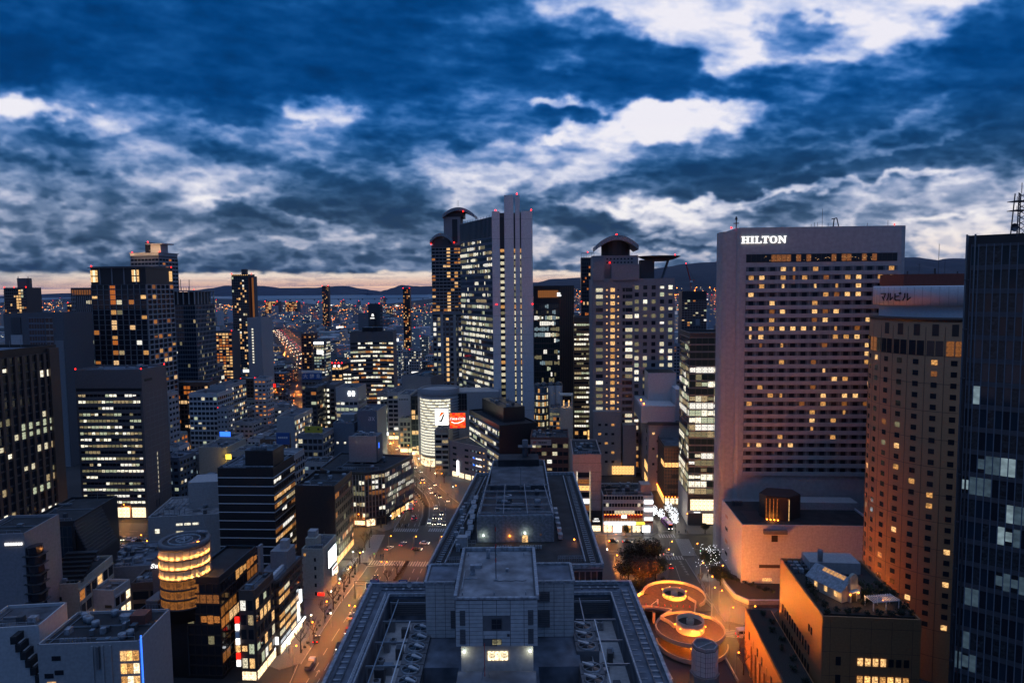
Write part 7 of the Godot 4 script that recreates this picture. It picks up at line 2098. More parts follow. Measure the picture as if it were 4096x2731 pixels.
func mid_centre() -> void:
	var d := 342.0
	var o := thing("mullion_office", "eight-sided office of white mullions and lit windows at the bend", "building", V3(-93.8, 0, -d), -4)
	var h := 27.8
	var P := [Vector2(-7, -6), Vector2(0, 0), Vector2(27.7 - 9, 1.5), Vector2(27.7, -3.5), Vector2(27.7 + 8, -34), Vector2(-7, -40)]
	var pp := PackedVector2Array(P)
	put(o, "wall", prism(pp, 0, h), "black_wall")
	put(o, "roof", prism(pp, h, h + 0.06), "roof_dark")
	var rim := mb()
	add_ring(rim, pp, 0.5, h, h + 1.0)
	done(rim, o, "parapet", "dark_steel")
	for i in 4:
		var a: Vector2 = P[i]
		var b: Vector2 = P[i + 1]
		var dv := b - a
		facade(o, V3(a.x, 5.0, a.y), -dv.angle(), dv.length(), h - 5.5, {"rows": 8, "cols": maxi(3, int(dv.length() / 1.5)), "band": 0.8, "pier": 0.35, "bd": 0.2, "pd": 0.45, "bm": "dark_brown", "pm": "mauve_stone", "pier_name": "mullion", "mode": "run", "p": 0.62, "row_p": [0.35, 0.7, 0.75, 0.6], "lit": ["office", "office_bright", "office_dim", "warm_dim"]})
		facade(o, V3(a.x, 0.3, a.y), -dv.angle(), dv.length(), 4.2, {"rows": 1, "cols": maxi(2, int(dv.length() / 5)), "band": 0.6, "pier": 0.8, "bm": "brown_stone", "mode": "rand", "p": 0.75, "lit": ["shop", "shop_warm"]})
	roof_gear(o, 2, 24, -34, -6, h, 14)
	foot.append([V3(-80, 0, -360), 30.0])
	var bl := thing("blank_billboard", "big blank pale billboard box on the mullioned office roof", "billboard", V3(-87.8, h, -360), -4)
	bx(bl, "panel", "pink_tile", V3(7.4, 8.0, 0), V3(14.8, 14.0, 0.6))
	bx(bl, "box", "dim_concrete", V3(8.2, 8.0, -5.5), V3(14.4, 13.6, 10.4))
	bx(bl, "side_sign", "sign_lit_blue", V3(15.5, 9.5, -3.0), V3(0.2, 3.0, 1.0))
	for x in [2.0, 13.0]:
		bx(bl, "leg", "dark_steel", V3(x, 0.5, -1.5), V3(0.5, 1.2, 0.5))
	roof_gear(bl, 2, 14, -10, -2, 14.8, 6)
	d = 456.0
	o = thing("curved_screen_building", "curved glass corner glowing white in horizontal bands", "building", V3(-50.5, 0, -d - 13.0))
	h = 52.1
	var R := 13.5
	put(o, "wall", cyl(R - 0.3, h, 48), "pale_concrete")
	for r in 20:
		for j in 16:
			var a := -1.75 + j * 0.155
			var y := 8.0 + r * (h - 13.0) / 20.0
			bx(o, "lit_window", "office_bright" if r < 9 or (r + j) % 4 else "office", V3(sin(a) * R, y + 1.0, cos(a) * R), V3(2.0, 1.75, 0.15), a)
	for r in 21:
		put(o, "floor_ring", lathe([Vector2(R, 7.4 + r * (h - 13.0) / 20.0), Vector2(R + 0.3, 7.45 + r * (h - 13.0) / 20.0), Vector2(R + 0.3, 7.9 + r * (h - 13.0) / 20.0), Vector2(R, 7.95 + r * (h - 13.0) / 20.0)], 48), "white_concrete")
	for j in 10:
		var a := -1.5 + j * 0.24
		bx(o, "lit_window", "shop", V3(sin(a) * R, 3.2, cos(a) * R), V3(2.8, 5.6, 0.2), a)
	bx(o, "stair_pier", "pale_concrete", V3(-R - 0.5, h * 0.5, -1.0), V3(2.4, h, 4))
	put(o, "roof_rim", lathe([Vector2(R - 1, h), Vector2(R - 1, h + 1.0), Vector2(R + 0.2, h + 1.0), Vector2(R + 0.2, h - 3.2)], 48), "grey_concrete")
	bx(o, "back_block", "pale_concrete", V3(24, h * 0.5 - 1, -8), V3(34, h - 2, 22))
	facade(o, V3(11.5, h - 15, 3.02), 0, 7.5, 12, {"rows": 3, "cols": 4, "band": 0.3, "pier": 0.3, "bd": 0.2, "pd": 0.18, "bm": "dark_steel", "p": 0.0})
	foot.append([V3(-40, 0, -465), 34.0])
	d = 437.0
	blk("balcony_block", "beige block with stacked dark balconies under the white billboard", 9.31, 29, V3(-50.8, 0, -437), 16, "cream_wall", {"floor": 3.2, "bay": 4.4, "band": 1.3, "bd": 0.9, "pd": 0.5, "p": 0.25, "lit": ["warm", "office"], "gear": 3, "side": false})
	var b1 := thing("white_billboard", "huge glowing white billboard with an orange and black slanted emblem", "billboard", V3(-50.1, 33.6, -434.0), -4)
	bx(b1, "frame", "dark_steel", V3(4.4, 5.4, -0.4), V3(9.2, 11.2, 0.6))
	bx(b1, "lit_sign", "sign_lit_white", V3(4.4, 5.4, 0), V3(8.8, 10.8, 0.2))
	put(b1, "emblem", prism(PackedVector2Array([Vector2(2.6, -5.0), Vector2(4.0, -8.4), Vector2(6.6, -8.4), Vector2(4.2, -6.2)]), 0, 0.1), "sign_lit_orange", Transform3D(Basis(Vector3.RIGHT, PI / 2), V3(0, 0, 0.14)))
	put(b1, "emblem", prism(PackedVector2Array([Vector2(2.0, -2.2), Vector2(4.6, -2.2), Vector2(6.7, -8.0), Vector2(5.2, -6.6), Vector2(3.9, -3.4)]), 0, 0.1), "sign_black", Transform3D(Basis(Vector3.RIGHT, PI / 2), V3(0, 0, 0.15)))
	for k in 4:
		beam(b1, "strut", "steel", V3(1.0 + k * 2.2, -5.5, -2.5), V3(2.2 + k * 1.6, 0, -0.5), 0.3)
	bx(b1, "top_lamp", "lamp_white", V3(8.6, 12.6, 0.2), V3(0.5, 0.5, 0.5))
	var b2 := thing("red_billboard", "red square tiled billboard with white flowing lettering", "billboard", V3(-40.2, 32.4, -430.0), 2)
	bx(b2, "frame", "dark_steel", V3(5.0, 4.8, -0.4), V3(10.4, 10.0, 0.6))
	for i in 6:
		for j in 6:
			bx(b2, "lit_sign_tile", "sign_lit_orange" if (i + j) % 3 else "sign_lit_red", V3(0.85 + i * 1.66, 0.8 + j * 1.6, 0), V3(1.52, 1.46, 0.2))
	text(b2, "sign_lettering", "Coca-Cola", "sign_lit_white", 1.5, V3(5.0, 6.0, 0.25), 0, "Droid Serif", true, 0.12, 0.25)
	glyph(b2, "swash", [[0.1, 0.42, 0.3, 0.33, 0.5, 0.33, 0.75, 0.42, 0.95, 0.52]], "sign_lit_white", 9.4, V3(0.3, 0, 0.2), 0, 0.05)
	d = 412.0
	o = thing("parking_block", "grey car park block with lit lettering and blue lamps", "building", V3(-41.3, 0, -436.0), -42)
	h = 22
	body(o, 34, 22, h, "pink_tile", "roof_felt", 1.0)
	for r in 4:
		for k in 3:
			bx(o, "window", "glass", V3(5 + k * 11.0, 7.0 + r * 4.0, 0.06), V3(3.4, 1.4, 0.1))
		for k in 8:
			bx(o, "lit_window" if k % 2 else "window", ["office_cool", "warm_bright"][k / 4] if k % 2 else "glass", V3(20 + k * 1.6, 7.4 + r * 4.0, 0.07), V3(1.0, 0.9, 0.1))
	for q in [[9.2, 16.6], [9.2, 12.2]]:
		text(o, "sign_lettering", "PARKING", "sign_lit_white", 0.9, V3(27, q[1] - 1.6, 0.2), 0, "Droid Sans", true, 0.1)
		bx(o, "lamp", "sign_lit_blue", V3(22.6, q[1] - 1.4, 0.3), V3(0.9, 0.9, 0.3))
	bx(o, "lit_sign", "shop_white", V3(8, 6.5, 0.3), V3(1.6, 9, 0.4))
	for k in 5:
		bx(o, "lit_window", "shop", V3(5 + k * 6.0, 1.9, 0.1), V3(4.6, 3.0, 0.2))
	foot.append([V3(-25, 0, -430), 24.0])
	o = thing("louvred_block", "black block wrapped in pale louvres with bright slanting office floors", "building", V3(-28.7, 0, -448.0), -69)
	h = 40.0
	body(o, 58, 24, h, "black_wall", "roof_dark", 1.0)
	facade(o, V3(0, 2, 0), 0, 58, h - 4, {"rows": 10, "cols": 30, "band": 0.9, "pier": 0.2, "bd": 1.0, "pd": 0.15, "bm": "grey_concrete", "pm": "dark_steel", "band_name": "louvre", "mode": "run", "p": 0.8, "lit": ["office", "office_bright", "office"]})
	bx(o, "penthouse", "black_wall", V3(26, h + 4.5, -14), V3(40, 9, 14))
	roof_gear(o, 10, 44, -20, -9, h + 9, 10)
	foot.append([V3(-8, 0, -420), 34.0])
	d = 378.0
	o = blk("sign_top_office", "red brown office with a pinkish sign board along its top", 21.5, 36.3, V3(9.74, 0, -378), 24, "red_brick", {"floor": 4.0, "bay": 2.8, "band": 2.3, "pier": 0.4, "p": 0.25, "lit": ["office_dim", "office"], "gear": 14, "roof": "roof_dark", "side": false})
	h = 36.3
	bx(o, "sign_board", "pink_tile", V3(6.0, h - 1.8, 0.5), V3(11.5, 3.2, 0.3))
	for k in 5:
		bx(o, "sign_character", "sign_black", V3(5.0 + k * 0.95, h - 1.8, 0.68), V3(0.7, 0.9, 0.06))
	glyph(o, "sign_emblem", [[0.0, 0.3, 0.3, 0.8, 0.5, 0.3, 0.8, 0.8]], "sign_red", 2.0, V3(1.6, h - 2.8, 0.7), 0, 0.16)
	d = 331.0
	o = thing("glazed_shaft_block", "pinkish panel block with a lit glass lift shaft and dark lettered base", "building", V3(29.4, 0, -d), -3)
	var w := 14.05
	h = 38
	body(o, w, 34, h, "pink_tile", "roof_dark", 0.9)
	for k in 7:
		bx(o, "panel_joint", "dark_brown", V3(w * 0.5, h - 3.5 - k * 4.6, 0.006), V3(w, 0.1, 0.012))
	for r in 8:
		bx(o, "lit_window" if r % 3 != 1 else "window", ["warm", "shop_warm", "warm_dim", "sign_lit_white"][r % 4] if r % 3 != 1 else "glass", V3(w * 0.38, 5.5 + r * 3.3, 0.1), V3(w * 0.4, 2.4, 0.14))
	bx(o, "shaft_edge", "office_bright", V3(w * 0.15, h * 0.45, 0.2), V3(0.3, h * 0.7, 0.3))
	bx(o, "shaft_edge", "office", V3(w * 0.6, h * 0.45, 0.2), V3(0.3, h * 0.7, 0.3))
	bx(o, "base_panel", "sign_black", V3(w * 0.82, 5.4, 0.2), V3(w * 0.36, 10.8, 0.4))
	text(o, "sign_lettering", "LEI'S", "sign_lit_white", 0.75, V3(w * 0.82, 6.6, 0.46), 0, "Droid Sans", true, 0.08)
	text(o, "sign_lettering", "UMEDA", "sign_lit_white", 0.75, V3(w * 0.82, 5.5, 0.46), 0, "Droid Sans", true, 0.08)
	for k in 2:
		bx(o, "lit_window", "shop", V3(w * (0.3 + 0.52 * k), 1.8, 0.45), V3(w * 0.3, 2.8, 0.2))
	roof_gear(o, 2, w - 2, -30, -4, h, 12)
	foot.append([V3(35, 0, -350), 20.0])
	d = 329.0
	o = thing("shop_row", "low white shop building with a red balcony floor and bright shop fronts", "building", V3(44, 0, -d), -2)
	w = 24.7
	h = 17.9
	body(o, w, 22, h, "white_concrete", "roof_dark", 0.8)
	for r in 3:
		for k in 14:
			var on := (r == 0 and k > 3 and k < 10) or rng.randf() < 0.1
			bx(o, "lit_window" if on else "window", "office" if on else ["glass", "curtain_glass"][k % 2], V3(0.8 + k * (w - 5.5) / 13.6, 10.3 + r * 3.6, 0.08), V3((w - 5.5) / 13.6 - 0.25, 1.7, 0.12))
	for k in 13:
		bx(o, "red_slat_panel", "sign_red", V3(1.0 + k * (w - 6) / 12.6, 8.2, 0.12), V3((w - 6) / 12.6 - 0.1, 1.7, 0.1))
		bx(o, "lit_window", "warm_dim", V3(1.0 + k * (w - 6) / 12.6, 6.6, 0.1), V3((w - 6) / 12.6 - 0.2, 1.3, 0.1))
		bx(o, "balcony_lamp", "sodium", V3(1.0 + k * (w - 6) / 12.6, 9.2, 0.3), V3(0.25, 0.2, 0.2))
	bx(o, "lit_sign", "sign_lit_white", V3(w * 0.42, 8.2, 0.5), V3(2.6, 1.5, 0.3))
	bx(o, "lit_sign", "shop_white", V3(w * 0.34, 4.8, 0.4), V3(w * 0.62, 1.1, 0.5))
	bx(o, "lit_sign", "sign_lit_yellow", V3(w * 0.74, 4.8, 0.4), V3(w * 0.18, 1.1, 0.5))
	for q in [[15.5, "shop_white"], [11.6, "shop_white"], [7.0, "sign_lit_white"]]:
		bx(o, "lit_sign", q[1], V3(w - 2.3, q[0], 0.3), V3(4.2, 1.5, 0.4))
	for k in 4:
		bx(o, "tile_panel", "sign_red" if k % 2 else "cream_wall", V3(w - 2.3, 4.6 + k * 0.7, 0.2), V3(4.2, 0.6, 0.2))
	for k in 5:
		bx(o, "lit_window", ["shop", "shop_white", "shop_warm", "shop", "shop_white"][k], V3(w * (0.1 + k * 0.19), 1.9, 0.12), V3(w * 0.15, 3.2, 0.2))
	roof_gear(o, 2, w - 2, -20, -3, h, 34)
	bx(o, "stair_head", "pink_tile", V3(w - 3, h + 2.4, -8), V3(5, 4.8, 7))
	foot.append([V3(57, 0, -340), 18.0])
	d = 428.0
	o = blk("lantern_hall", "cream hall with a square lantern turret holding two flames of light", 14.89, 44.1, V3(23.3, 0, -428), 22, "cream_wall", {"bay": 2.0, "floor": 3.0, "band": 0.8, "pier": 0.3, "p": 0.6, "lit": ["warm", "office_dim"], "gear": 3, "side": false})
	h = 53.8
	w = 14.89
	bx(o, "turret", "cream_wall", V3(w - 4.2, (h - 8) * 0.5, 0.6), V3(8.0, h - 8, 8.4))
	for q in [[-3.6, -3.8], [3.6, -3.8], [3.6, 3.8], [-3.6, 3.8]]:
		bx(o, "turret_post", "cream_wall", V3(w - 4.2 + q[0], h - 4, 0.6 + q[1]), V3(0.8, 8, 0.8))
	bx(o, "turret_cap", "cream_wall", V3(w - 4.2, h, 0.6), V3(8.4, 0.8, 8.8))
	for x in [-1.6, 1.6]:
		bx(o, "turret_lamp", "warm_bright", V3(w - 4.2 + x, h - 5.5, 0.6), V3(0.8, 3.6, 0.8))
	omni(o, V3(w - 4.2, h - 4.5, 2.6), Color(1.0, 0.75, 0.45), 12.0, 0.5)
	o = thing("glass_drum", "glass drum building with lit ring floors and small roof domes", "building", V3(18.58, 28.8, -442) * V3(1, 0, 1))
	h = 56.7
	put(o, "wall", cyl(4.4, h, 32), "curtain_glass")
	for r in 12:
		put(o, "floor_ring", lathe([Vector2(4.4, 4 + r * 4.4), Vector2(4.7, 4 + r * 4.4), Vector2(4.7, 4.4 + r * 4.4), Vector2(4.4, 4.4 + r * 4.4)], 32), "sheet_metal")
		for j in 9:
			var a := -1.3 + j * 0.32
			if rng.randf() < 0.7:
				bx(o, "lit_window", ["warm", "office_dim", "office"][j % 3], V3(sin(a) * 4.42, 6.2 + r * 4.4, cos(a) * 4.42), V3(1.2, 2.6, 0.1), a)
	for q in [[-2, -3], [2, -5], [7, -6], [12, -7]]:
		put(o, "dome", lathe([Vector2(2.6, h), Vector2(2.3, h + 1.2), Vector2(1.3, h + 2.1), Vector2(0.01, h + 2.5)], 16), "curtain_glass", Transform3D(Basis(), V3(q[0], 0, q[1])))
		put(o, "dome_base", cyl(2.6, h, 16), "pale_concrete", Transform3D(Basis(), V3(q[0], 0, q[1])))
	d = 640.0
	o = thing("bowed_office", "broad bowed office with mauve bands and bright ribbon windows", "building", V3(-132.1, 0, -d), 2)
	h = 81.7
	var bw := 40.2
	var seg := 6
	var arc := PackedVector2Array()
	for i in seg + 1:
		var t := float(i) / seg * 2.0 - 1.0
		arc.append(Vector2(t * bw * 0.5, -5.0 * (1.0 - t * t)))
	var full := arc.duplicate()
	full.append(Vector2(bw * 0.5, -26))
	full.append(Vector2(-bw * 0.5, -26))
	put(o, "wall", prism(full, 0, h), "taupe")
	put(o, "roof", prism(full, h, h + 0.2), "roof_dark")
	for i in seg:
		var dv := arc[i + 1] - arc[i]
		facade(o, V3(arc[i].x, 4, arc[i].y), -dv.angle(), dv.length(), h - 13, {"rows": 17, "cols": 3, "band": 2.2, "pier": 0.15, "bd": 0.5, "pd": 0.1, "bm": "taupe", "pm": "dark_wall", "mode": "run", "p": 0.65, "lit": ["office", "office_bright", "warm"], "each": false})
	put(o, "roof_canopy", prism(PackedVector2Array([Vector2(-9, -3), Vector2(-4, -6), Vector2(0, -3.5), Vector2(4, -6), Vector2(10, -3), Vector2(6, -16), Vector2(-8, -16)]), h + 0.3, h + 4), "black_wall")
	foot.append([V3(-130, 0, -655), 30.0])
	for q in [
		["slope_hall", "grey polygonal hall with a small glass dome on its roof", 26.9, 49.1, V3(-91.5, 0, -560), 40, "grey_concrete", {"front": false, "side": false, "gear": 8, "yaw": -20}],
		["tall_dark_block", "tall dark block with one column of lit windows behind the grey roofs", 14.02, 47.7, V3(-150.3, 0, -520), 26, "dim_concrete", {"mode": "rand", "p": 0.1, "lit": ["office"], "gear": 4, "side_p": 0.35}],
		["corridor_block", "narrow apartment block with a lit access corridor on its side", 8.99, 48.4, V3(-153.5, 0, -500), 30, "dark_wall", {"p": 0.25, "gear": 3}],
		["round_letter_office", "pale office with two round white lit characters near its roof", 16.87, 47.7, V3(-132, 0, -505), 22, "pale_concrete", {"mode": "run", "p": 0.5, "band": 2.0, "floor": 4.2, "top": 9.0, "lit": ["office", "office_bright"], "gear": 5}],
		["plain_grey_block", "windowless grey block with two small lit openings over the mullioned office", 13.86, 35.6, V3(-114.8, 0, -430), 26, "blue_grey", {"front": false, "side": false, "gear": 9}],
		["faded_sign_block", "blank grey block with a faded sign below its roof", 12.68, 43.6, V3(-98.6, 0, -428), 24, "blue_grey", {"front": false, "side": false, "gear": 5}],
		["sign_board_block", "dark block topped by a large signboard with three white characters", 19.49, 39.6, V3(-192.9, 0, -620), 24, "dim_concrete", {"p": 0.12, "gear": 4}],
		["avenue_office", "office with lit floors and white sign column along the avenue", 9, 34.9, V3(-112.4, 0, -560), 36, "grey_concrete", {"mode": "run", "p": 0.5, "lit": ["office", "warm", "office_bright"], "side_p": 0.6, "shop": "shop_white"}],
		["avenue_office", "pale stepped office next to the white tiled block", 8.76, 37.8, V3(-100.6, 0, -545), 30, "pale_concrete", {"mode": "run", "p": 0.4, "lit": ["office", "office_dim"], "shop": "shop"}],
		["white_tile_block", "tall white tiled block with a name along its top", 9.55, 41, V3(-87, 0, -512), 26, "white_concrete", {"front": false, "side_p": 0.3, "gear": 4, "shop": "shop"}],
		["beige_corner_block", "low beige block with dark square windows below the tiled block", 8.38, 25, V3(-84, 0, -500), 16, "cream_wall", {"floor": 3.6, "bay": 2.6, "p": 0.2, "lit": ["warm"], "shop": "shop"}],
		["glass_corner_block", "round cornered glass block with warm lit floors on the avenue", 6.64, 42.7, V3(-74.1, 0, -492), 20, "black_wall", {"mode": "run", "p": 0.5, "band": 0.8, "lit": ["warm_bright", "office"], "gear": 2, "shop": "shop"}],
		["ribbon_block", "tan office with bright ribbon windows beside the red crowned tower", 8.62, 44.9, V3(-159.9, 0, -640), 20, "brown_stone", {"mode": "run", "p": 0.8, "band": 1.8, "lit": ["office_bright", "warm_bright"]}],
		["red_crown_tower", "slim tower crowned by red lamps and two round white lights", 10.25, 50.8, V3(-170.4, 0, -640), 18, "dark_wall", {"mode": "run", "p": 0.5, "lit": ["office", "warm_bright"]}],
		["brick_apartment", "tall reddish brick apartment tower by the boulevard", 13.21, 63.5, V3(-278.6, 0, -900), 24, "red_brick", {"p": 0.15, "lit": ["warm"]}],
		["billboard_office", "grey office with two bright white rooftop billboards by the boulevard", 13.1, 61.1, V3(-239.4, 0, -820), 22, "dim_concrete", {"mode": "run", "p": 0.5, "lit": ["office", "office_cool"]}],
		["highway_station", "long brown elevated station building lit amber from inside", 30.5, 45.4, V3(-281.1, 0, -560), 18, "brown_stone", {"mode": "run", "p": 0.55, "lit": ["amber", "warm"], "floor": 4.0}],
		["step_apartment", "white stepped apartment block below the colonnade tower", 21.8, 45.2, V3(-239.4, 0, -500), 24, "white_concrete", {"p": 0.12, "lit": ["office"]}],
		["grey_slab_block", "grey slab block with windowed flank beyond the striped office", 12.69, 47.9, V3(-232.7, 0, -520), 34, "pale_concrete", {"front": false, "side_p": 0.4, "lit": ["office", "warm"]}],
		["long_low_office", "long low office with one lit upper floor", 38.9, 51.3, V3(-320.4, 0, -640), 22, "grey_concrete", {"mode": "run", "p": 0.3, "lit": ["office", "office_bright"], "floor": 4.5}]]:
		o = blk(q[0], q[1], q[2], q[3], q[4], q[5], q[6], q[7])
		var bw2: float = q[2]
		var bh: float = q[3]
		match q[0]:
			"slope_hall":
				put(o, "dome", lathe([Vector2(7, bh), Vector2(6, bh + 1.8), Vector2(3.5, bh + 3), Vector2(0.01, bh + 3.6)], 24, 0.0, TAU), "curtain_glass", Transform3D(Basis(), V3(bw2 * 0.65, 0, -14)))
			"tall_dark_block":
				for k in 7:
					bx(o, "lit_window", "office_bright", V3(bw2 * 0.62, bh - 3 - k * 4.2, 0.3), V3(1.6, 1.8, 0.1))
			"round_letter_office":
				for x in [0.62, 0.8]:
					for k in 5:
						bx(o, "sign_character", "shop_white", V3(bw2 * x, bh - 2.2 - k * 0.75, 0.4), V3(2.4 - 0.4 * absf(k - 2), 0.5, 0.2))
					bx(o, "sign_character", "shop_white", V3(bw2 * x, bh - 3.7, 0.5), V3(0.6, 3.6, 0.2))
			"plain_grey_block":
				for x in [0.2, 0.55]:
					bx(o, "lit_window", "office_bright", V3(bw2 * x, bh - 12, 0.1), V3(1.2, 1.2, 0.1))
				bx(o, "upper_box", "grey_concrete", V3(bw2 * 0.5, bh + 2.4, -12), V3(9, 4.6, 8))
			"faded_sign_block":
				text(o, "sign_lettering", "ax", "sign_white", 3.2, V3(bw2 * 0.72, bh - 4, 0.2), 0, "Droid Sans", false, 0.1)
			"sign_board_block":
				bx(o, "sign_board", "sign_blue", V3(bw2 * 0.5, bh + 3.4, 0.3), V3(bw2 - 1, 6.0, 0.5))
				bx(o, "sign_frame", "white_paint", V3(bw2 * 0.5, bh + 7.6, 0.3), V3(bw2 - 1, 2.2, 0.5))
				var DAI := [[0.05, 0.62, 0.95, 0.62], [0.5, 0.98, 0.48, 0.6, 0.3, 0.25, 0.05, 0.02], [0.5, 0.6, 0.7, 0.25, 0.95, 0.02]]
				var JI := [[0.4, 0.95, 0.08, 0.85], [0.02, 0.68, 0.48, 0.68], [0.25, 0.9, 0.25, 0.45], [0.08, 0.42, 0.42, 0.42, 0.42, 0.05, 0.08, 0.05, 0.08, 0.42], [0.55, 0.85, 0.98, 0.85], [0.65, 0.8, 0.7, 0.6], [0.9, 0.8, 0.85, 0.6], [0.52, 0.55, 1.0, 0.55], [0.55, 0.32, 0.98, 0.32], [0.76, 0.98, 0.76, 0.0]]
				var SEN := [[0.5, 1.0, 0.42, 0.88], [0.2, 0.88, 0.8, 0.88, 0.8, 0.5, 0.2, 0.5, 0.2, 0.88], [0.2, 0.69, 0.8, 0.69], [0.5, 0.48, 0.5, 0.02, 0.4, 0.08], [0.05, 0.36, 0.4, 0.36, 0.1, 0.04], [0.9, 0.42, 0.6, 0.26, 0.98, 0.02]]
				var gk := 0
				for gl in [DAI, JI, SEN]:
					glyph(o, "sign_character", gl, "sign_white", 3.8, V3(2.0 + gk * 6.0, bh + 1.6, 0.6), 0, 0.1)
					gk += 1
			"avenue_office":
				for k in 8:
					bx(o, "lit_sign", "shop_white", V3(bw2 + 0.8, 7 + k * 3.4, -4), V3(0.5, 2.9, 1.6))
			"white_tile_block":
				for k in 6:
					bx(o, "sign_character", "sign_black", V3(1.4 + k * 1.25, bh - 3, 0.1), V3(0.8, 1.0, 0.1))
				facade(o, V3(0.2, 2, 0), 0, bw2 - 0.4, bh - 7, {"rows": 22, "cols": 8, "band": 0.1, "pier": 0.1, "bd": 0.06, "pd": 0.05, "bm": "grey_concrete", "gm": "white_concrete", "p": 0.0, "each": false})
			"red_crown_tower":
				for k in 4:
					beacon(o, V3(0.5 + k * bw2 / 3.3, bh + 2, 0), 0.8)
				for x in [0.3, 0.7]:
					bx(o, "roof_lamp", "shop_white", V3(bw2 * x, bh - 1, 0.5), V3(1.6, 1.6, 0.3))
			"billboard_office":
				bx(o, "lit_sign", "shop_white", V3(bw2 * 0.5, bh - 3, 0.6), V3(bw2 * 0.9, 2.6, 0.4))
				bx(o, "lit_sign", "sign_lit_white", V3(bw2 * 0.6, bh - 14, 0.6), V3(bw2 * 0.6, 5, 0.4))
var shapes := {}

func leaf_cloud(seed_: int, n: int, rx: float, ry: float, leaf: float, clumps := 9) -> ArrayMesh:
	var key := "leaf%d_%d_%.1f_%.1f_%.2f" % [seed_, n, rx, ry, leaf]
	if shapes.has(key):
		return shapes[key]
	var g := RandomNumberGenerator.new()
	g.seed = seed_
	var cs := []
	for i in clumps:
		var v := V3(g.randfn(), g.randfn(), g.randfn()).normalized() * pow(g.randf(), 0.4)
		cs.append([V3(v.x * rx * 0.7, v.y * ry * 0.7, v.z * rx * 0.7), g.randf_range(0.3, 0.5) * rx])
	var st := mb()
	for i in n:
		var c: Array = cs[i % clumps]
		var v := V3(g.randfn(), g.randfn() * 0.8, g.randfn()).normalized() * pow(g.randf(), 0.45)
		var p: Vector3 = c[0] + v * float(c[1])
		var nn := (v + V3(g.randfn(), g.randfn(), g.randfn()) * 0.6).normalized()
		var u := nn.cross(V3(g.randfn(), g.randfn(), g.randfn())).normalized() * leaf * g.randf_range(0.6, 1.3)
		var w := nn.cross(u).normalized() * leaf * 0.7
		quad(st, p - u - w * 0.3, p - w, p + u + w * 0.2, p + w)
	shapes[key] = st.commit()
	return shapes[key]

func shrub(at: Vector3, r: float, m: String, label: String, group: String) -> void:
	var o := thing("shrub", label, "shrub", at, rng.randf() * 360.0, group)
	put(o, "foliage", leaf_cloud(rng.randi() % 3 + 40, 260, 1.0, 0.7, 0.13, 7), m, Transform3D(Basis.from_scale(Vector3.ONE * r), V3(0, r * 0.6, 0)))
	beam(o, "stem", "bark", V3(0, -0.15, 0), V3(0, r * 0.7, 0), 0.12)

func leaf_tree(at: Vector3, r: float, h: float, m: String, label: String, group := "") -> Node3D:
	var o := thing("tree", label, "tree", at, rng.randf() * 360.0, group)
	var st := mb()
	add_tube(st, [V3(0, -0.1, 0), V3(0.1, h * 0.3, 0), V3(0, h * 0.6, 0.1)], 0.03 * h, 7, 0.012 * h)
	for k in 5:
		var a := k * 1.3
		add_tube(st, [V3(0, h * 0.35, 0), V3(cos(a) * r * 0.4, h * 0.55, sin(a) * r * 0.4), V3(cos(a) * r * 0.65, h * 0.72, sin(a) * r * 0.65)], 0.014 * h, 5, 0.004 * h)
	done(st, o, "trunk", "bark")
	put(o, "crown", leaf_cloud(rng.randi() % 4 + 60, 4200, 1.0, 0.85, 0.055, 34), m, Transform3D(Basis.from_scale(V3(r, h * 0.42, r)), V3(0, h * 0.62, 0)))
	return o

func grow(st: SurfaceTool, g: RandomNumberGenerator, a: Vector3, d: Vector3, ln: float, r: float, left: int) -> void:
	var b := a + d * ln
	add_tube(st, [a, b], r, 4 if left < 3 else 5, r * 0.7)
	if left == 0:
		return
	for k in (3 if left > 1 else 4):
		var e := (d + V3(g.randfn(), g.randf_range(-0.1, 0.7), g.randfn()) * 0.55).normalized()
		grow(st, g, a.lerp(b, g.randf_range(0.6, 1.0)), e, ln * g.randf_range(0.55, 0.8), r * 0.6, left - 1)

func bare_tree(at: Vector3, h: float, label: String, group: String, m := "bark") -> Node3D:
	var o := thing("bare_tree", label, "tree", at, rng.randf() * 360.0, group)
	var v := rng.randi() % 3
	var key := "bare%d" % v
	if not shapes.has(key):
		var g := RandomNumberGenerator.new()
		g.seed = 300 + v
		var st := mb()
		for k in 4:
			var a := k * 1.6 + v
			grow(st, g, V3(0, 0.42, 0), V3(cos(a) * 0.55, 0.8, sin(a) * 0.55).normalized(), 0.24, 0.013, 3)
		shapes[key] = st.commit()
		var tk := mb()
		add_tube(tk, [V3(0, -0.02, 0), V3(0.01, 0.25, 0), V3(0, 0.46, 0)], 0.028, 7, 0.018)
		shapes["trunk%d" % v] = tk.commit()
	var t := Transform3D(Basis.from_scale(Vector3.ONE * h), Vector3.ZERO)
	put(o, "trunk", shapes["trunk%d" % v], "bark", t)
	put(o, "crown", shapes[key], m, t)
	return o

func sparkle_tree(at: Vector3, h: float, label: String) -> void:
	var o := bare_tree(at, h, label, "trees wrapped in white lights")
	var st := mb()
	var g := RandomNumberGenerator.new()
	g.seed = int(h * 100) + int(at.x)
	for i in 150:
		var v := V3(g.randfn(), g.randfn() * 1.1, g.randfn()).normalized() * pow(g.randf(), 0.4)
		ab(st, V3(v.x * h * 0.26, h * 0.62 + v.y * h * 0.36, v.z * h * 0.26), Vector3.ONE * 0.15)
	done(st, o, "fairy_lights", "shop_white")
	omni(o, V3(0, h * 0.6, h * 0.34), Color(1.0, 0.93, 0.82), 16.0, 1.0)

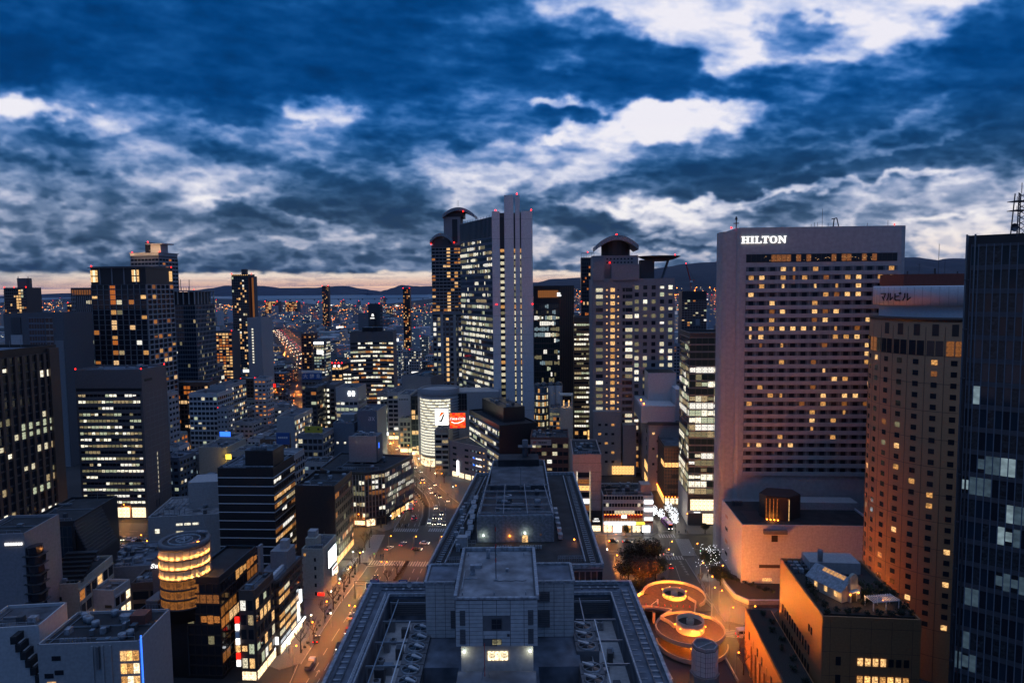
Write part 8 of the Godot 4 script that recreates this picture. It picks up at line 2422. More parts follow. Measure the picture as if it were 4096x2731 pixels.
func lamp(at: Vector3, h: float, sodium: bool, arms: int, label: String, e := -1.0) -> void:
	var o := thing("street_lamp", label, "street lamp", V3(at.x, 0.0, at.z), rng.randf_range(-20, 20), "street lamps")
	put(o, "pole", cyl(0.11, h, 8, 0.07), "steel", Transform3D(Basis(), Vector3.ZERO))
	var c := Color(1.0, 0.58, 0.24) if sodium else Color(0.92, 1.0, 0.90)
	for k in arms:
		var x := (1.1 if k == 0 else -1.1) if sodium else 0.0
		if sodium:
			beam(o, "arm", "steel", V3(0, h - 0.1, 0), V3(x, h + 0.15, 0), 0.09)
		var s := SphereMesh.new()
		s.radius = 0.24
		s.height = 0.48
		s.radial_segments = 10
		s.rings = 5
		put(o, "lamp_head", s, "sodium" if sodium else "lamp_white", Transform3D(Basis(), V3(x, h + 0.1, 0)))
		if sodium and at.x > 50.0:
			omni(o, V3(x, h + 0.1, 0), c, 1150.0, 0.2)
		elif sodium:
			spot(o, V3(x, h - 0.2, 0), c, e if e > 0.0 else 270.0)
		else:
			omni(o, V3(x, h + 0.1, 0), c, 300.0, 0.2)

func car_parts() -> void:
	var prof := PackedVector2Array([Vector2(-2.15, 0.35), Vector2(-2.2, 0.75), Vector2(-1.3, 0.92), Vector2(1.6, 0.95), Vector2(2.15, 0.85), Vector2(2.2, 0.35)])
	var t := Transform3D(Basis(Vector3.UP, PI / 2) * Basis(Vector3.RIGHT, PI / 2), Vector3.ZERO)
	shapes["car_body"] = bake(prism(flip(prof), -0.86, 0.86), Basis(V3(0, 0, -1), V3(1, 0, 0), V3(0, -1, 0)))
	var cab := PackedVector2Array([Vector2(-0.95, 0.93), Vector2(-0.35, 1.42), Vector2(1.15, 1.45), Vector2(1.75, 0.95)])
	shapes["car_cabin"] = bake(prism(flip(cab), -0.74, 0.74), Basis(V3(0, 0, -1), V3(1, 0, 0), V3(0, -1, 0)))
	shapes["rim"] = bake(cyl(0.18, 0.24, 10), Basis(Vector3.BACK, PI / 2), V3(0.12, 0, 0))
	shapes["wheel"] = bake(lathe([Vector2(0.01, 0.1), Vector2(0.2, 0.11), Vector2(0.33, 0.09), Vector2(0.33, -0.09), Vector2(0.2, -0.11), Vector2(0.01, -0.1)], 12), Basis(Vector3.BACK, PI / 2))

func flip(p: PackedVector2Array) -> PackedVector2Array:
	var r := PackedVector2Array()
	for q in p:
		r.append(Vector2(q.x, -q.y))
	return r

func bake(m: ArrayMesh, b: Basis, at := Vector3.ZERO) -> ArrayMesh:
	var st := mb()
	st.append_from(m, 0, Transform3D(b, at))
	return st.commit()

func car(at: Vector3, head: float, paint: String, label: String, s := 1.0, lights := true) -> Node3D:
	var o := thing("car", label, "car", V3(at.x, 0.012, at.z), head, "vehicles on the roads")
	var k := Basis.from_scale(V3(1, s, 1))
	put(o, "body", shapes["car_body"], paint, Transform3D(k, Vector3.ZERO))
	put(o, "cabin", shapes["car_cabin"], "glass", Transform3D(k, Vector3.ZERO))
	bx(o, "roof_panel", paint, V3(0, 1.46 * s, -0.4), V3(1.36, 0.06, 1.4))
	for x in [-0.8, 0.8]:
		for z in [-1.35, 1.35]:
			put(put(o, "wheel", shapes["wheel"], "tyre", Transform3D(Basis(), V3(x, 0.33, z))), "rim", shapes["rim"], "car_silver")
		bx(o, "headlight", "headlight" if lights else "sign_white", V3(x * 0.8, 0.68 * s, 2.18), V3(0.36, 0.18, 0.12))
		bx(o, "taillight", "taillight", V3(x * 0.85, 0.74 * s, -2.2), V3(0.32, 0.16, 0.1))
	return o

func person_mesh(step: float) -> ArrayMesh:
	var B := [[0, 0.95, 0, 0.15, 0, 1.38, 0, 0.17], [0, 1.45, 0, 0.06, 0, 1.56, 0.01, 0.07], [0, 1.62, 0.01, 0.1, 0, 1.68, 0, 0.1], [0.09, 0.92, 0, 0.09, 0.1, 0.48, step * 0.5, 0.06], [0.1, 0.48, step * 0.5, 0.06, 0.1, 0.07, step, 0.045], [0.1, 0.05, step, 0.045, 0.1, 0.04, step + 0.14, 0.035], [-0.09, 0.92, 0, 0.09, -0.1, 0.48, -step * 0.4, 0.06], [-0.1, 0.48, -step * 0.4, 0.06, -0.1, 0.07, -step, 0.045], [-0.1, 0.05, -step, 0.045, -0.1, 0.04, -step + 0.14, 0.035], [0.2, 1.38, 0, 0.06, 0.25, 1.1, -step * 0.3, 0.047], [0.25, 1.1, -step * 0.3, 0.047, 0.24, 0.84, -step * 0.2 + 0.06, 0.036], [-0.2, 1.38, 0, 0.06, -0.25, 1.1, step * 0.3, 0.047], [-0.25, 1.1, step * 0.3, 0.047, -0.24, 0.84, step * 0.2 + 0.06, 0.036]]
	var cs := 0.045
	var nx := 18
	var ny := 42
	var nz := 24
	var org := V3(-nx * cs * 0.5, -0.05, -nz * cs * 0.5)
	var f := PackedFloat32Array()
	f.resize(nx * ny * nz)
	for z in nz:
		for y in ny:
			for x in nx:
				var p := org + V3(x, y, z) * cs
				var d := 9.0
				for b in B:
					var a := V3(b[0], b[1], b[2])
					var v := V3(b[4], b[5], b[6]) - a
					var t := clampf((p - a).dot(v) / v.length_squared(), 0, 1)
					var e := p.distance_to(a + v * t) - lerpf(b[3], b[7], t)
					var hh := clampf(0.5 + 0.5 * (d - e) / 0.04, 0, 1)
					d = lerpf(d, e, hh) - 0.04 * hh * (1 - hh)
				f[x + nx * (y + ny * z)] = d
	var vi := {}
	var vs := []
	var st := mb()
	st.set_smooth_group(0)
	for z in nz - 1:
		for y in ny - 1:
			for x in nx - 1:
				var acc := Vector3.ZERO
				var n := 0
				for e in [[0, 1], [2, 3], [4, 5], [6, 7], [0, 2], [1, 3], [4, 6], [5, 7], [0, 4], [1, 5], [2, 6], [3, 7]]:
					var ca := Vector3i(e[0] & 1, (e[0] >> 1) & 1, e[0] >> 2)
					var cb := Vector3i(e[1] & 1, (e[1] >> 1) & 1, e[1] >> 2)
					var fa := f[x + ca.x + nx * (y + ca.y + ny * (z + ca.z))]
					var fb := f[x + cb.x + nx * (y + cb.y + ny * (z + cb.z))]
					if (fa < 0) != (fb < 0):
						acc += Vector3(ca).lerp(Vector3(cb), fa / (fa - fb))
						n += 1
				if n:
					vi[Vector3i(x, y, z)] = vs.size()
					vs.append(org + (V3(x, y, z) + acc / n) * cs)
	for c in vi:
		for ax in 3:
			var u := Vector3i(ax == 1, ax == 2, ax == 0)
			var w := Vector3i(ax == 2, ax == 0, ax == 1)
			var e := Vector3i(ax == 0, ax == 1, ax == 2)
			if not (vi.has(c - u) and vi.has(c - w) and vi.has(c - u - w)):
				continue
			var fa := f[c.x + nx * (c.y + ny * c.z)]
			var nb: Vector3i = c + e
			var fb := f[nb.x + nx * (nb.y + ny * nb.z)]
			if (fa < 0) == (fb < 0):
				continue
			var q := [vs[vi[c]], vs[vi[c - u]], vs[vi[c - u - w]], vs[vi[c - w]]]
			if fa > 0:
				q.reverse()
			for k in [0, 2, 1, 0, 3, 2]:
				st.add_vertex(q[k])
	st.index()
	st.generate_normals()
	return st.commit()

func person(at: Vector3, head: float, v: int, label: String) -> void:
	var o := thing("person", label, "person", V3(at.x, 0.15, at.z), head, "people on the pavements")
	put(o, "body", shapes["person%d" % (v % 2)], ["cloth_dark", "cloth_grey", "cloth_beige", "cloth_dark"][v % 4])
	put(o, "hair", lathe([Vector2(0.01, 0.125), Vector2(0.07, 0.105), Vector2(0.112, 0.03), Vector2(0.1, -0.05)], 8), "car_black", Transform3D(Basis(), V3(0, 1.68, -0.015)))

func street_things() -> void:
	car_parts()
	shapes["person0"] = person_mesh(0.02)
	shapes["person1"] = person_mesh(0.2)
	for q in [[V3(-57.5, 9, -233.7), 2, "twin orange street lamp over the near lane"], [V3(-53.4, 9, -272.6), 2, "twin orange lamp at the near crosswalk"], [V3(-52.6, 9, -387.8), 2, "twin orange lamp on the bending median"], [V3(-88.6, 9, -492.9), 2, "twin orange lamp beyond the avenue bend"], [V3(-107.8, 9, -540.5), 2, "twin orange lamp at the far crosswalk of the avenue"], [V3(-79.2, 9, -336), 1, "orange lamp on a tall pole before the mullioned office"],
			[V3(65.5, 9, -285.8), 1, "orange lamp in the middle of the side crossing"], [V3(79.6, 9, -292.1), 1, "bent orange lamp pole by the hotel corner"], [V3(49, 8, -266.1), 1, "orange lamp at the edge of the park trees"], [V3(74.1, 8, -247.9), 1, "orange lamp beside the ramp street"], [V3(83.8, 8, -232.9), 1, "orange lamp at the brown annex corner"], [V3(42.4, 7, -279.9), 1, "small orange lamp beside the arcade roof"], [V3(38.7, 5, -197.8), 1, "low orange lamp beside the grey rooftop"],
			[V3(-197.5, 9, -327.6), 2, "orange lamp before the glowing shop front"], [V3(-167.5, 9, -301.6), 1, "orange lamp in the car park by the striped office"], [V3(-207, 9, -315.6), 2, "orange lamp beside the dark office slab"], [V3(-188.1, 7, -291.7), 1, "orange lamp behind the black glass block"], [V3(-23.5, 9, -299.5), 1, "orange lamp behind the long rooftop"], [V3(45, 9, -320.8), 1, "orange lamp before the glazed shaft block"], [V3(83.3, 8, -267.9), 1, "orange lamp on the hotel pavement"], [V3(67.8, 8, -202), 1, "orange lamp over the bare trees by the annex"]]:
		lamp(q[0], 9.0 if q[1] == 2 else 8.0, true, q[1], q[2])
	for q in [[Vector2(-70.5, -200), Vector2(-66.5, -292), 6, "orange lamp along the near kerb of the main road"], [Vector2(-34.5, -200), Vector2(-31.0, -290), 5, "orange lamp on the far kerb of the main road"], [Vector2(-62, -340), Vector2(-300, -362), 9, "orange lamp along the left cross street"], [Vector2(-75, -301), Vector2(-300, -316), 8, "orange lamp on the near kerb of the left cross street"], [Vector2(0, -297), Vector2(110, -292), 4, "orange lamp on the cross street by the park"], [Vector2(-20, -339), Vector2(120, -328), 6, "orange lamp before the shops on the cross street"], [Vector2(-28.8, -370.5), Vector2(-92.8, -525.2), 6, "orange lamp on the outer kerb of the avenue"], [Vector2(-57.1, -366), Vector2(-93.1, -450.5), 4, "orange lamp on the inner kerb of the avenue"], [Vector2(-63, -304), Vector2(-28, -302), 3, "orange lamp at the near side of the big junction"], [Vector2(75.9, -276.1), Vector2(75.4, -224.7), 4, "orange lamp along the ramp street pavement"]]:
		for k in q[2]:
			var c: Vector2 = q[0].lerp(q[1], (k + 0.5) / q[2])
			lamp(V3(c.x, 0, c.y), 8.5, true, 1, q[3])
	for p in [V3(-72.6, 5, -235.3), V3(-74, 5, -215.6), V3(-65.9, 5, -236.5), V3(-68.9, 5, -275.1), V3(-70.4, 5, -254.3), V3(-71.3, 5, -294), V3(-67, 5, -293.9), V3(-104.8, 5, -556.1), V3(-87.2, 5, -514.9), V3(-70.9, 5, -475.4), V3(-65, 5, -461.5), V3(-49.1, 5, -423), V3(-63, 5, -342), V3(-58.6, 5, -341.9), V3(-60.9, 5, -361.9), V3(-35.5, 5, -393), V3(-76.7, 5, -261.8), V3(-70, 5, -265.7), V3(41.3, 5, -294.2)]:
		lamp(p, 5.0, false, 1, "white globe lamp along the pavement")
	for p in [V3(-69.1, 0, -225.9), V3(-71.4, 0, -218.9), V3(-69.1, 0, -239.8), V3(-68.6, 0, -249.9), V3(-68.1, 0, -264.8), V3(-67.8, 0, -272.9), V3(-67.8, 0, -282.4), V3(-68, 0, -292.6)]:
		bare_tree(p, rng.randf_range(7, 9.5), "bare street tree on the near shopping pavement", "bare trees by the shops")
	for p in [V3(-67.5, 0, -338.9), V3(-65.4, 0, -343.4), V3(-62.7, 0, -349.9), V3(-60.5, 0, -360.3), V3(-60.4, 0, -371.4), V3(-71.3, 0, -332.7), V3(-69.1, 0, -308.2), V3(-67.8, 0, -311.9)]:
		bare_tree(p, rng.randf_range(8, 11), "bare street tree round the mullioned office", "bare trees by the mullioned office")
	for p in [V3(-67.2, 0, -470.4), V3(-61.3, 0, -457.2), V3(-55.2, 0, -445.9), V3(-49.3, 0, -431.9), V3(-43.2, 0, -417.9), V3(-77, 0, -494.9), V3(-84.1, 0, -513.1), V3(-96, 0, -543.9)]:
		bare_tree(p, rng.randf_range(7, 9), "bare tree on the far avenue pavement", "bare trees on the avenue")
	for p in [V3(-59, 0, -407.2), V3(-69.9, 0, -432.6), V3(-52.7, 0, -391.2), V3(-51.8, 0, -270.5), V3(-49.5, 0, -280.2), V3(-53, 0, -260.6), V3(-83.8, 0, -463.8)]:
		bare_tree(p, rng.randf_range(5, 8), "thin bare tree on the planted median", "bare trees on the median", "foliage_brown")
	for p in [V3(73.7, 0, -215), V3(74.4, 0, -209.8), V3(71, 0, -203.7), V3(74.1, 0, -201.2), V3(78.8, 0, -219)]:
		bare_tree(p, 8.5, "pale fine-twigged tree beside the brown annex", "pale trees by the annex", "blossom")
	for p in [V3(44, 0, -274.7), V3(44.1, 0, -283.5), V3(43.9, 0, -266.4), V3(75.4, 0, -267.7), V3(75.6, 0, -261)]:
		bare_tree(p, 5.5, "small bare tree at the edge of the ramp street", "small bare trees by the ramp", "foliage_brown")
	for q in [[V3(51.6, 0, -279.7), 7.6, 15.0, "foliage", "large dark evergreen, tallest in the small park"], [V3(58.1, 0, -283.1), 6.6, 15.0, "foliage", "dark evergreen next to the crosswalk in the small park"], [V3(52.2, 0, -267.8), 7.6, 13.0, "foliage_brown", "broad brownish tree in front of the park evergreens"], [V3(58, 0, -271.8), 5.6, 11.0, "foliage", "round dark tree at the park's right edge"], [V3(46.7, 0, -270.4), 5.6, 11.0, "foliage", "dark tree at the park's arcade side"], [V3(49, 0, -260), 4.0, 6.5, "foliage_light", "low bushy tree lit by the park lamp"], [V3(82.2, 0, -279), 5.0, 12.0, "foliage", "dark tree hung with lights by the hotel wall"], [V3(83.3, 0, -267.6), 4.6, 9.0, "foliage", "dark tree in the planting below the annex"], [V3(54.6, 0, -324), 2.6, 6.0, "foliage_light", "small street tree before the shop row"], [V3(93.7, 0, -326), 2.4, 6.0, "foliage_light", "small tree before the bright boutique windows"]]:
		leaf_tree(q[0], q[1], q[2], q[3], q[4])
	var fl := thing("fairy_lights", "white light strings draped in the tree by the hotel", "light string", V3(82.1, 0, -279.9))
	var fs := mb()
	for i in 110:
		ab(fs, V3(rng.randfn() * 2.6, 3.0 + rng.randf() * 9.0, 1.5 + rng.randfn() * 2.4), Vector3.ONE * 0.13)
	done(fs, fl, "bulb", "shop_white", true)
	omni(fl, V3(-1.5, 4.0, 5.0), Color(1.0, 0.95, 0.85), 22.0, 1.0)
	for q in [[V3(73.4, 0, -348.1), 7.5], [V3(75.8, 0, -342.7), 7.5], [V3(81.4, 0, -350.7), 9.0], [V3(81.3, 0, -339.3), 9.5], [V3(81.3, 0, -334.9), 7.5]]:
		sparkle_tree(q[0], q[1], "small tree wrapped in white lights along the side street")
	for q in [V3(44.9, 0, -259.3), V3(46, 0, -255.5), V3(55.1, 0, -263), V3(58.4, 0, -266.1), V3(61.5, 0, -272.2), V3(42.2, 0, -257.8), V3(51.7, 0, -259.2)]:
		shrub(q, 1.6, "foliage", "low shrub round the small park", "park shrubs")
	for k in 22:
		var a: Vector3 = V3(-69.9, 0, -218.9)
		var b: Vector3 = V3(-66.2, 0, -284.2)
		var p := a.lerp(b, k / 22.0) + V3(-1.2, 0.15, 0)
		if k % 4 != 3:
			shrub(p, 0.75, "foliage", "low clipped shrub along the near kerb", "kerb shrubs")
	for k in 16:
		var a: Vector3 = V3(-50.4, 0, -267.6)
		var b: Vector3 = V3(-46.9, 0, -295)
		shrub(a.lerp(b, k / 16.0) + V3(0, 0.2, 0), 0.8, "foliage_brown", "low shrub on the planted median of the main road", "median shrubs")
	for k in 20:
		var a: Vector3 = V3(-48.7, 0, -371.1)
		var b: Vector3 = V3(-77.8, 0, -450)
		shrub(a.lerp(b, k / 20.0) + V3(0, 0.2, 0), 0.8, "foliage", "low shrub on the avenue median", "avenue median shrubs")
	for k in 14:
		var a: Vector3 = V3(82.8, 0, -271.7)
		var b: Vector3 = V3(100.9, 0, -251.8)
		shrub(V3(lerpf(a.x, b.x, k / 14.0), 2.6, lerpf(a.z, b.z, k / 14.0) - 2.5 + (k % 3)), 1.2, "foliage", "planting behind the curved terrace wall", "terrace planting")
	for q in [[V3(-43.6, 0, -344.7), 2, "car_white", "white van waiting first at the stop line"], [V3(-41, 0, -343.3), 2, "car_black", "black car with headlights waiting at the stop line"], [V3(-38.3, 0, -343.9), 2, "car_silver", "silver car waiting at the stop line"], [V3(-35.7, 0, -342.5), 2, "car_black", "black car waiting last at the stop line"], [V3(-41.8, 0, -352.8), 2, "car_black", "black taxi second in the queue"], [V3(-38.7, 0, -352), 2, "car_blue", "dark blue car second in the queue"],
			[V3(-68.4, 0, -226.8), 184, "car_black", "black taxi by the near kerb"], [V3(-59.4, 0, -222), 4, "car_black", "black taxi with lights beside the grey rooftop"], [V3(-59, 0, -232.6), 4, "car_red", "red car beside the grey rooftop"], [V3(-57.8, 0, -243.5), 4, "car_black", "dark car coming along the inner lane"], [V3(-60.4, 0, -243.6), 184, "car_silver", "silver car driving away on the near lane"], [V3(-58.7, 0, -267.8), 184, "car_white", "white car driving away below the sign gantry"], [V3(-58, 0, -276.9), 184, "car_black", "dark car driving away near the crosswalk"],
			[V3(-58.2, 0, -309.5), 150, "car_white", "white car crossing the big junction"], [V3(-52.6, 0, -314.8), 160, "car_silver", "silver car inside the big junction"], [V3(-44.9, 0, -308.1), 80, "car_black", "black car turning in the big junction"], [V3(-42.4, 0, -315.7), 80, "car_white", "white car turning in the big junction"], [V3(-52.4, 0, -353.1), 190, "car_red", "red car leaving along the avenue"], [V3(-56.8, 0, -375.1), 195, "car_white", "white taxi on the bend"], [V3(-61.6, 0, -443.9), 30, "car_white", "white taxi standing at the avenue kerb"], [V3(-71.9, 0, -461.1), 30, "car_black", "dark car at the avenue kerb"], [V3(-51.3, 0, -406.9), 25, "car_silver", "silver car with headlights on the avenue"], [V3(-45.8, 0, -392.7), 20, "car_black", "black car on the avenue by the car park"], [V3(-68.6, 0, -397.7), 200, "car_white", "white van beside the mullioned office"], [V3(-72.2, 0, -447.6), 28, "car_white", "white car far along the avenue"], [V3(-97.4, 0, -528.4), 35, "car_white", "white car at the far avenue crosswalk"],
			[V3(47.1, 0, -315.1), 92, "car_black", "black van parked before the shop row"], [V3(53.7, 0, -314.9), 92, "car_black", "black sedan parked before the shop row"], [V3(69.6, 0, -299.1), 80, "car_white", "white and dark taxi in the side junction"], [V3(63.6, 0, -299.3), 80, "car_black", "dark taxi on the crosswalk by the park"], [V3(67.3, 0, -285.7), 178, "car_red", "small red car heading for the side junction"], [V3(41.3, 0, -265.6), 90, "car_white", "white car under the arcade roof"]]:
		car(q[0], q[1], q[2], q[3], 1.25 if "van" in q[3] else 1.0)
	var lane: Array = [Vector2(-47.3, -352.9), Vector2(-49, -375.7), Vector2(-53.8, -393.8), Vector2(-66.8, -423.5), Vector2(-79.8, -454.5), Vector2(-95.2, -492.9), Vector2(-114.8, -541.5)]
	for k in 26:
		var t := k * 0.228
		var a: Vector2 = lane[int(t)]
		var b: Vector2 = lane[int(t) + 1]
		var dv := (b - a).normalized()
		var s := 1.0 if k % 2 else -1.0
		var c: Vector2 = a.lerp(b, t - int(t)) + Vector2(-dv.y, dv.x) * s * (5.6 + 3.4 * (k % 3))
		car(V3(c.x, 0, c.y), rad_to_deg(atan2(-dv.x * s, -dv.y * s)), ["car_white", "car_black", "car_silver"][k % 3], "car moving in the traffic on the bending avenue")
	for k in 22:
		var p: Vector3 = V3(-208.1, 0, -326.7)
		var r: Vector3 = V3(-178.4, 0, -319.1)
		var c := p.lerp(r, (k % 11) / 10.0) + V3(0, 0, (k / 11) * 9.0 - 3.0)
		car(c, 90.0 * (k % 2) + 4, ["car_white", "car_black", "car_silver", "car_white"][k % 4], "car in the parking ground by the striped office", 1.0, k % 3 == 0)
	for k in 12:
		var p: Vector3 = V3(-81.1, 0, -322.3)
		car(p + V3(-(k % 6) * 6.2, 0, (k / 6) * 4.0), 92, ["car_white", "car_black", "car_silver"][k % 3], "car queueing in the side road behind the brown corner block")
	for q in [[V3(77.6, 0, -336.9), 4.0, "bus_purple", "purple coach waiting in the side street", 11.5], [V3(-57.6, 0, -370.6), 196.0, "car_white", "white city bus in the lay-by at the bend", 9.5], [V3(82, 0, -227), 95.0, "car_white", "white coach passing the brown annex", 11.0]]:
		var b := thing("bus", q[3], "bus", V3(q[0].x, 0.012, q[0].z), q[1])
		var ln: float = q[4]
		bx(b, "body", q[2], V3(0, 1.75, 0), V3(2.5, 2.6, ln))
		bx(b, "roof_unit", "sheet_metal", V3(0, 3.15, -1), V3(1.6, 0.25, 2.6))
		bx(b, "windscreen", "glass", V3(0, 2.0, ln * 0.5 + 0.03), V3(2.2, 1.5, 0.06))
		for s in [-1.0, 1.0]:
			for k in 6:
				bx(b, "side_window", "glass", V3(s * 1.26, 2.2, -ln * 0.42 + k * ln * 0.15), V3(0.05, 1.0, ln * 0.13))
			for z in [-0.3, 0.32]:
				put(b, "wheel", shapes["wheel"], "tyre", Transform3D(Basis.from_scale(V3(1.3, 1.4, 1.4)), V3(s * 1.15, 0.46, ln * z)))
			bx(b, "headlight", "headlight", V3(s * 0.9, 0.8, ln * 0.5 + 0.05), V3(0.4, 0.22, 0.1))
			bx(b, "taillight", "taillight", V3(s * 1.0, 0.9, -ln * 0.5 - 0.05), V3(0.25, 0.4, 0.1))
		bx(b, "destination_sign", "sign_lit_orange", V3(0, 2.9, ln * 0.5 + 0.05), V3(1.6, 0.25, 0.06))
	var tk := thing("truck", "small cream flatbed truck with a tarpaulin at the near corner", "truck", V3(-67.7, 0, -210.2) + V3(2, 0.012, 0), 176)
	bx(tk, "cab", "car_white", V3(0, 1.3, 1.9), V3(1.9, 1.8, 1.5))
	bx(tk, "windscreen", "glass", V3(0, 1.6, 2.67), V3(1.7, 0.8, 0.06))
	bx(tk, "bed", "dim_concrete", V3(0, 0.8, -0.8), V3(1.9, 0.5, 3.8))
	bx(tk, "tarpaulin", "dark_wall", V3(0, 1.35, -0.8), V3(1.7, 0.7, 3.4))
	for x in [-0.85, 0.85]:
		for z in [-1.8, 1.6]:
			put(tk, "wheel", shapes["wheel"], "tyre", Transform3D(Basis(), V3(x, 0.36, z)))
	var ga := thing("sign_gantry", "steel gantry with blue direction boards over the main road", "road sign", V3(0, 0, 0))
	var g0 := V3(-62.4, 0, -258.9)
	var g1 := V3(-35.8, 0, -257.2)
	for p in [g0, g1]:
		put(ga, "post", cyl(0.2, 7.4, 8), "steel", Transform3D(Basis(), V3(p.x, 0, p.z)))
	for y in [5.4, 7.2]:
		beam(ga, "crossbar", "steel", V3(g0.x, y, g0.z), V3(g1.x, y, g1.z), 0.25)
	for k in 4:
		var p := g0.lerp(g1, 0.2 + k * 0.2)
		bx(ga, "direction_board", "sign_blue", V3(p.x, 5.4, p.z + 0.25), V3(1.5, 1.6, 0.12))
		beam(ga, "arrow", "sign_white", V3(p.x, 4.9, p.z + 0.34), V3(p.x, 5.9, p.z + 0.34), 0.16, 0.04)
		beam(ga, "arrow", "sign_white", V3(p.x - 0.3, 5.6, p.z + 0.35), V3(p.x, 5.95, p.z + 0.35), 0.14, 0.04)
		beam(ga, "arrow", "sign_white", V3(p.x + 0.3, 5.6, p.z + 0.36), V3(p.x, 5.95, p.z + 0.36), 0.14, 0.04)
	for f in [0.3, 0.72]:
		var p := g0.lerp(g1, f)
		bx(ga, "name_board", "sign_blue", V3(p.x, 7.4, p.z + 0.25), V3(3.4, 1.2, 0.12))
		bx(ga, "name_line", "sign_white", V3(p.x, 7.5, p.z + 0.33), V3(2.4, 0.25, 0.04))
	var sh := thing("bus_shelter", "long flat bus shelter roof on the near pavement", "bus shelter", V3(-66.4, 0, -285.1) + V3(-4, 0.15, 0), -6)
	bx(sh, "roof", "blue_grey", V3(0, 2.9, 0), V3(2.6, 0.16, 15))
	for k in 4:
		bx(sh, "post", "steel", V3(-1.0, 1.4, -6.6 + k * 4.4), V3(0.12, 2.9, 0.12))
	bx(sh, "light_tube", "lamp_white", V3(0.4, 2.75, 4.0), V3(0.1, 0.1, 5.0))
	for q in [[V3(-64, 0, -290.6), 0.0], [V3(-47.2, 0, -336.5), 180.0], [V3(-34, 0, -374.5), 150.0], [V3(63.2, 0, -294.8), 90.0], [V3(79.5, 0, -292), -40.0], [V3(-59.7, 0, -332.4), 90.0]]:
		var ts := thing("traffic_light", "traffic light post at the road crossing", "traffic light", q[0], q[1], "traffic lights")
		put(ts, "pole", cyl(0.09, 6.0, 8), "steel")
		beam(ts, "arm", "steel", V3(0, 5.7, 0), V3(3.4, 5.9, 0), 0.1)
		bx(ts, "signal_box", "dark_steel", V3(3.2, 5.6, 0), V3(1.3, 0.45, 0.3))
		bx(ts, "signal_lamp", "sign_lit_green", V3(2.8, 5.6, 0.18), V3(0.3, 0.3, 0.06))
	var k2 := 0
	for q in [[V3(-63.1, 0, -298.8), 13, 4.5, "pedestrian waiting in the crowd at the near crosswalk"], [V3(-56.3, 0, -338.6), 8, 3.0, "pedestrian waiting at the avenue corner"], [V3(-75.8, 0, -219), 3, 1.6, "pedestrian walking on the near corner pavement"], [V3(-63.7, 0, -466.6), 8, 5.0, "pedestrian strolling on the far avenue pavement"], [V3(61.6, 0, -325.6), 6, 7.0, "pedestrian outside the bright shop row"], [V3(82, 0, -326.3), 5, 3.0, "pedestrian by the boutique corner"], [V3(78.9, 0, -273.9), 3, 2.5, "pedestrian on the hotel pavement"], [V3(-69.2, 0, -255.3), 5, 5.0, "pedestrian passing the lit billboards"]]:
		for i in q[1]:
			person(q[0] + V3(rng.randf_range(-1, 1) * q[2], 0, rng.randf_range(-1, 1) * q[2] * 0.5), rng.randf() * 360.0, k2, q[3])
			k2 += 1
	for q in [[[V3(-344.4, 14, -965.8), V3(-261.8, 14, -981.2), V3(-199.6, 14, -1149.9)], "elevated expressway deck crossing behind the bowed office"], [[V3(-316, 16, -695.4), V3(-266.9, 16, -672.5), V3(-229.4, 16, -690)], "brown elevated expressway glowing amber between the roofs"], [[V3(-537, 10, -835.9), V3(-482.9, 10, -744.7), V3(-434, 10, -670.9)], "curved lit slip road behind the striped office"]]:
		var ex := thing("expressway", q[1], "expressway")
		for i in 2:
			var a: Vector3 = q[0][i]
			var b: Vector3 = q[0][i + 1]
			beam(ex, "deck", "dim_concrete", a, b, 12.0, 1.6)
			beam(ex, "barrier", "brown_stone", a + V3(0, 1.4, 6), b + V3(0, 1.4, 6), 0.4, 1.4)
			for j in 6:
				var p := a.lerp(b, (j + 0.5) / 6.0)
				bx(ex, "pier", "dim_concrete", V3(p.x, p.y * 0.5 - 0.5, p.z), V3(2.2, p.y - 0.6, 2.2))
				bx(ex, "deck_lamp", "sodium", p + V3(0, 6.0, 4), V3(0.6, 0.4, 0.6))
				beam(ex, "lamp_pole", "steel", p + V3(0, 0.8, 4), p + V3(0, 6.0, 4), 0.2)
				if j % 2 == 0:
					spot(ex, p + V3(0, 5.6, 4), Color(1.0, 0.53, 0.17), 500.0)
func near_line(p: Vector2, pts: Array, r: float) -> bool:
	for i in pts.size() - 1:
		if Geometry2D.get_closest_point_to_segment(p, pts[i], pts[i + 1]).distance_to(p) < r:
			return true
	return false

var rest: Array = []

